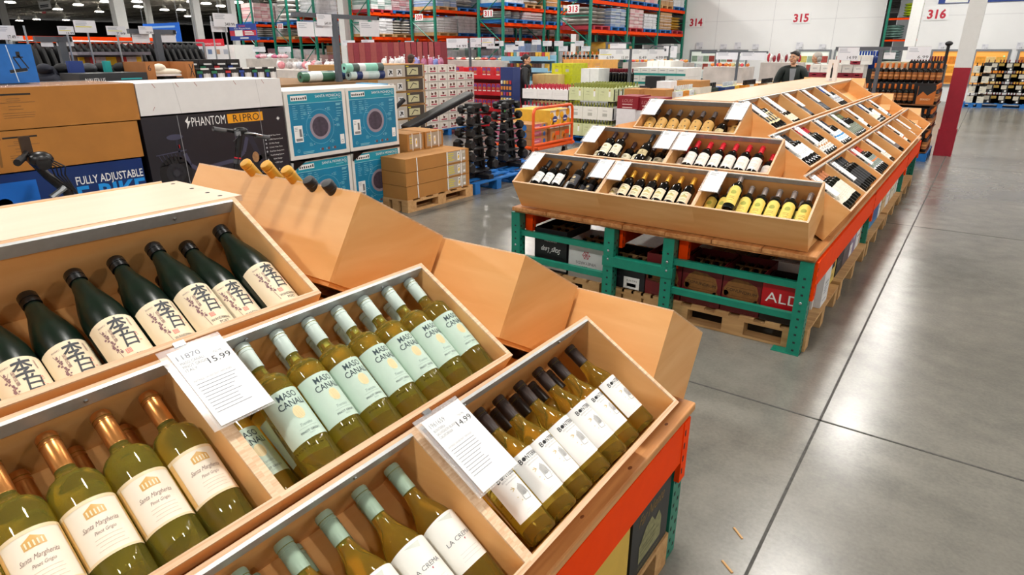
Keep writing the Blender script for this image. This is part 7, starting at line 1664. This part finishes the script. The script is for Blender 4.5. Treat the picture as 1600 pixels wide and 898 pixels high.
ystand(1378, 73, 1306, 1455, 11.4, 'grey sign stand beyond the second display', [(1307, 1340, 74, 94, '14.99', False, 'large price sheet marked 14.99 beyond the second display'), (1415, 1452, 73, 93, '6.99', False, 'large price sheet marked 6.99 over the brandy bottles'), (1380, 1398, 82, 92, None, False, 'small blank sheet right of the far post')])
ystand(1154, 80, 1096, 1200, 15.8, 'grey sign frame over the far spirits pallets', [(1118, 1152, 82, 93, None, False, 'blank sheet under the far sign frame, left one'), (1156, 1196, 82, 94, None, False, 'blank sheet under the far sign frame, right one')])
ystand(1045, 71, 1020, 1058, 17.2, 'small grey sign stand before rack 313', [(1036, 1044, 72, 88, None, False, 'narrow sheet left of the small sign post'), (1047, 1057, 72, 90, None, False, 'narrow sheet right of the small sign post')])
ystand(948, 66, 946, 985, 16.4, 'grey rail before the tall rack left of the white wall', [(953, 978, 68, 76, None, False, 'wide sheet hanging from the grey rail')])
p = at((1483, 68), y=14.0); mb = MB(); mb.tube([(p.x, 14.0, 0), (p.x, 14.0, p.z)], .025, DARK, 8); mb.blob((p.x, 13.98, p.z), (.06, .06, .04), DARK); tag(mb.build('camera_pole'), 'black pole with a small camera head beside the red and white column', 'pole')
for i, px in enumerate((1092, 1130, 1152, 1180, 1248, 1284, 1470, 1538, 1592)): sign_paper(px-5, px+5, 66+(i % 2)*3, 77, Y=WY-.06 if i != 4 else WY-.065, price='11.99', label='small price card on the white wall over the coolers, %s from the left' % ordinal(i+1), group='price cards over the coolers')
RS_ = random.Random(31)
for i, (px, py, Y) in enumerate(((660, 80, 18.9), (672, 80, 18.9), (618, 74, 18.9), (640, 68, 18.9), (685, 72, 18.9), (780, 68, 18.9), (795, 82, 18.9), (812, 68, 18.9), (838, 66, 18.9), (855, 68, 18.9), (873, 68, 18.9), (880, 76, 18.9), (905, 68, 18.9), (915, 76, 18.9), (405, 77, 15.5), (445, 77, 15.5), (545, 67, 14.9), (575, 66, 14.9), (770, 72, 18.9), (800, 74, 18.9))):
    sign_paper(px-7-(3 if i > 13 else 0), px+7+(3 if i > 13 else 0), py-4, py+4, Y=Y, pole=0.0, label='small white price card along the rack fronts, %s from the left' % ordinal(i+1), group='price cards along the rack fronts')
# hanging banners in the far left
def banner(px0, px1, pt, pb, Y, c, label, art=None):
    a0, a1 = at((px0, pb), y=Y), at((px1, pb), y=Y); zt = at(((px0+px1)/2, pt), y=Y).z; z0 = (a0.z+a1.z)/2; w_, h = a1.x-a0.x, zt-z0
    mb = MB(); mb.box(a0.x, a1.x, Y, Y+.03, z0, zt, mat(c, .45, var=.03)); 
    if art: art(w_, h).flat(mb, face(((a0.x+a1.x)/2, Y, (z0+zt)/2), (1, 0, 0), (0, 0, 1)), .003)
    mb.box(a0.x+.05, a0.x+.07, Y+.01, Y+.02, zt, CEIL_Z+.05, STEEL); mb.box(a1.x-.07, a1.x-.05, Y+.01, Y+.02, zt, CEIL_Z+.05, STEEL)
    return tag(mb.build('hanging_banner'), label, 'banner', 'hanging banners')
def art_contact(w, h): A = Art(); A.text('CONTACT LENSES', w*.06, -h*.2, h*.26, PAPER, w=w*.7); return A
def art_member(w, h):
    A = Art(); A.rect(-w/2, w/2, -h*.22, h*.1, mat('#c8263c', .5, var=0)); A.rect(-w*.3, -.0, -h*.24, h*.12, PAPER, lift=2); A.text('Go Paperless', 0, h*.22, h*.09, PAPER, w=w*.62, lift=2); A.text('MEMBER', 0, h*.36, h*.10, mat('#e8505f', .5, var=0), w=w*.26, lift=2); A.lines(w*.08, w*.42, [.02*h, -h*.06, -h*.14], h*.05, PAPER, .2, lift=2); A.lines(-w*.12, w*.2, [-h*.36], h*.07, PAPER, 0, lift=2); return A
def art_blue(w, h): A = Art(); A.rect(-w/2, -w*.25, -h*.42, h*.1, PAPER) ; A.lines(-w*.4, w*.4, [h*.3], h*.1, mat('#9cc3f0', .5, var=0), .1); A.poly([(w*.3, -h*.1), (w*.42, h*.05), (w*.36, -h*.25)], PAPER); return A
banner(228, 284, 36, 66, 15.0, '#1868d8', 'bright blue hanging banner far left behind the sign stand', art_blue); banner(307, 350, 61, 72, 15.5, '#d3182c', 'red hanging sign lettered CONTACT LENSES', art_contact); banner(361, 402, 37, 63, 14.0, '#24409a', 'blue hanging member sign with a red band', art_member)
banner(62, 80, 2, 14, 16.5, '#d9d9d6', 'white boxed exit sign under the far ceiling', lambda w, h: Art().lines(-w*.4, w*.4, [0, -h*.2], h*.14, DARK, .1)); banner(66, 71, 18, 21, 16.6, '#e02530', 'small red lit sign under the far ceiling')
# white optical counter and racks of small goods at the far left
p0, p1 = at((285, 70), y=16.5), at((365, 70), y=16.5)
mb = MB(); mb.box(p0.x, p1.x, 16.5, 17.5, 0, 2.0, WHITE); a = Art(); w_ = p1.x-p0.x
for i in range(6): a.rect(-w_*.45+w_*.15*i, -w_*.37+w_*.15*i, .62, .82, mat(('#7a8fb0', '#c9a07a', '#b9c2cc')[i % 3], .5))
a.flat(mb, face(((p0.x+p1.x)/2, 16.5, 1.0), (1, 0, 0), (0, 0, 1)), .004); tag(mb.build('counter_unit'), 'white optical counter unit below the red hanging sign', 'counter')
# bottle necks standing in the distant cut cases: hundreds of them, one mass
mb = MB()
for key, M in BULK:
    o = BOT[key][0]
    for q in [o]+list(o.children):
        me = q.data; mm = [tuple(p.vertices) for p in me.polygons]
        off = len(mb.v); mb.v += [tuple(M @ v.co) for v in me.vertices]
        ix = [mb.mi(m) for m in me.materials]
        for p, f in zip(me.polygons, mm): mb.f.append(tuple(off+j for j in f)); mb.k.append(ix[p.material_index]); mb.sm.append(p.use_smooth)
tag(mb.build('wine_bottle_stock', angle=50), 'rows of bottle necks standing out of the cut cases across the far sales floor', 'bottle stock', kind='stuff')
# bottle kinds that were never placed are removed again
for key, (o, used, R, H) in list(BOT.items()):
    if not used:
        for c in list(o.children): bpy.data.objects.remove(c)
        bpy.data.objects.remove(o)
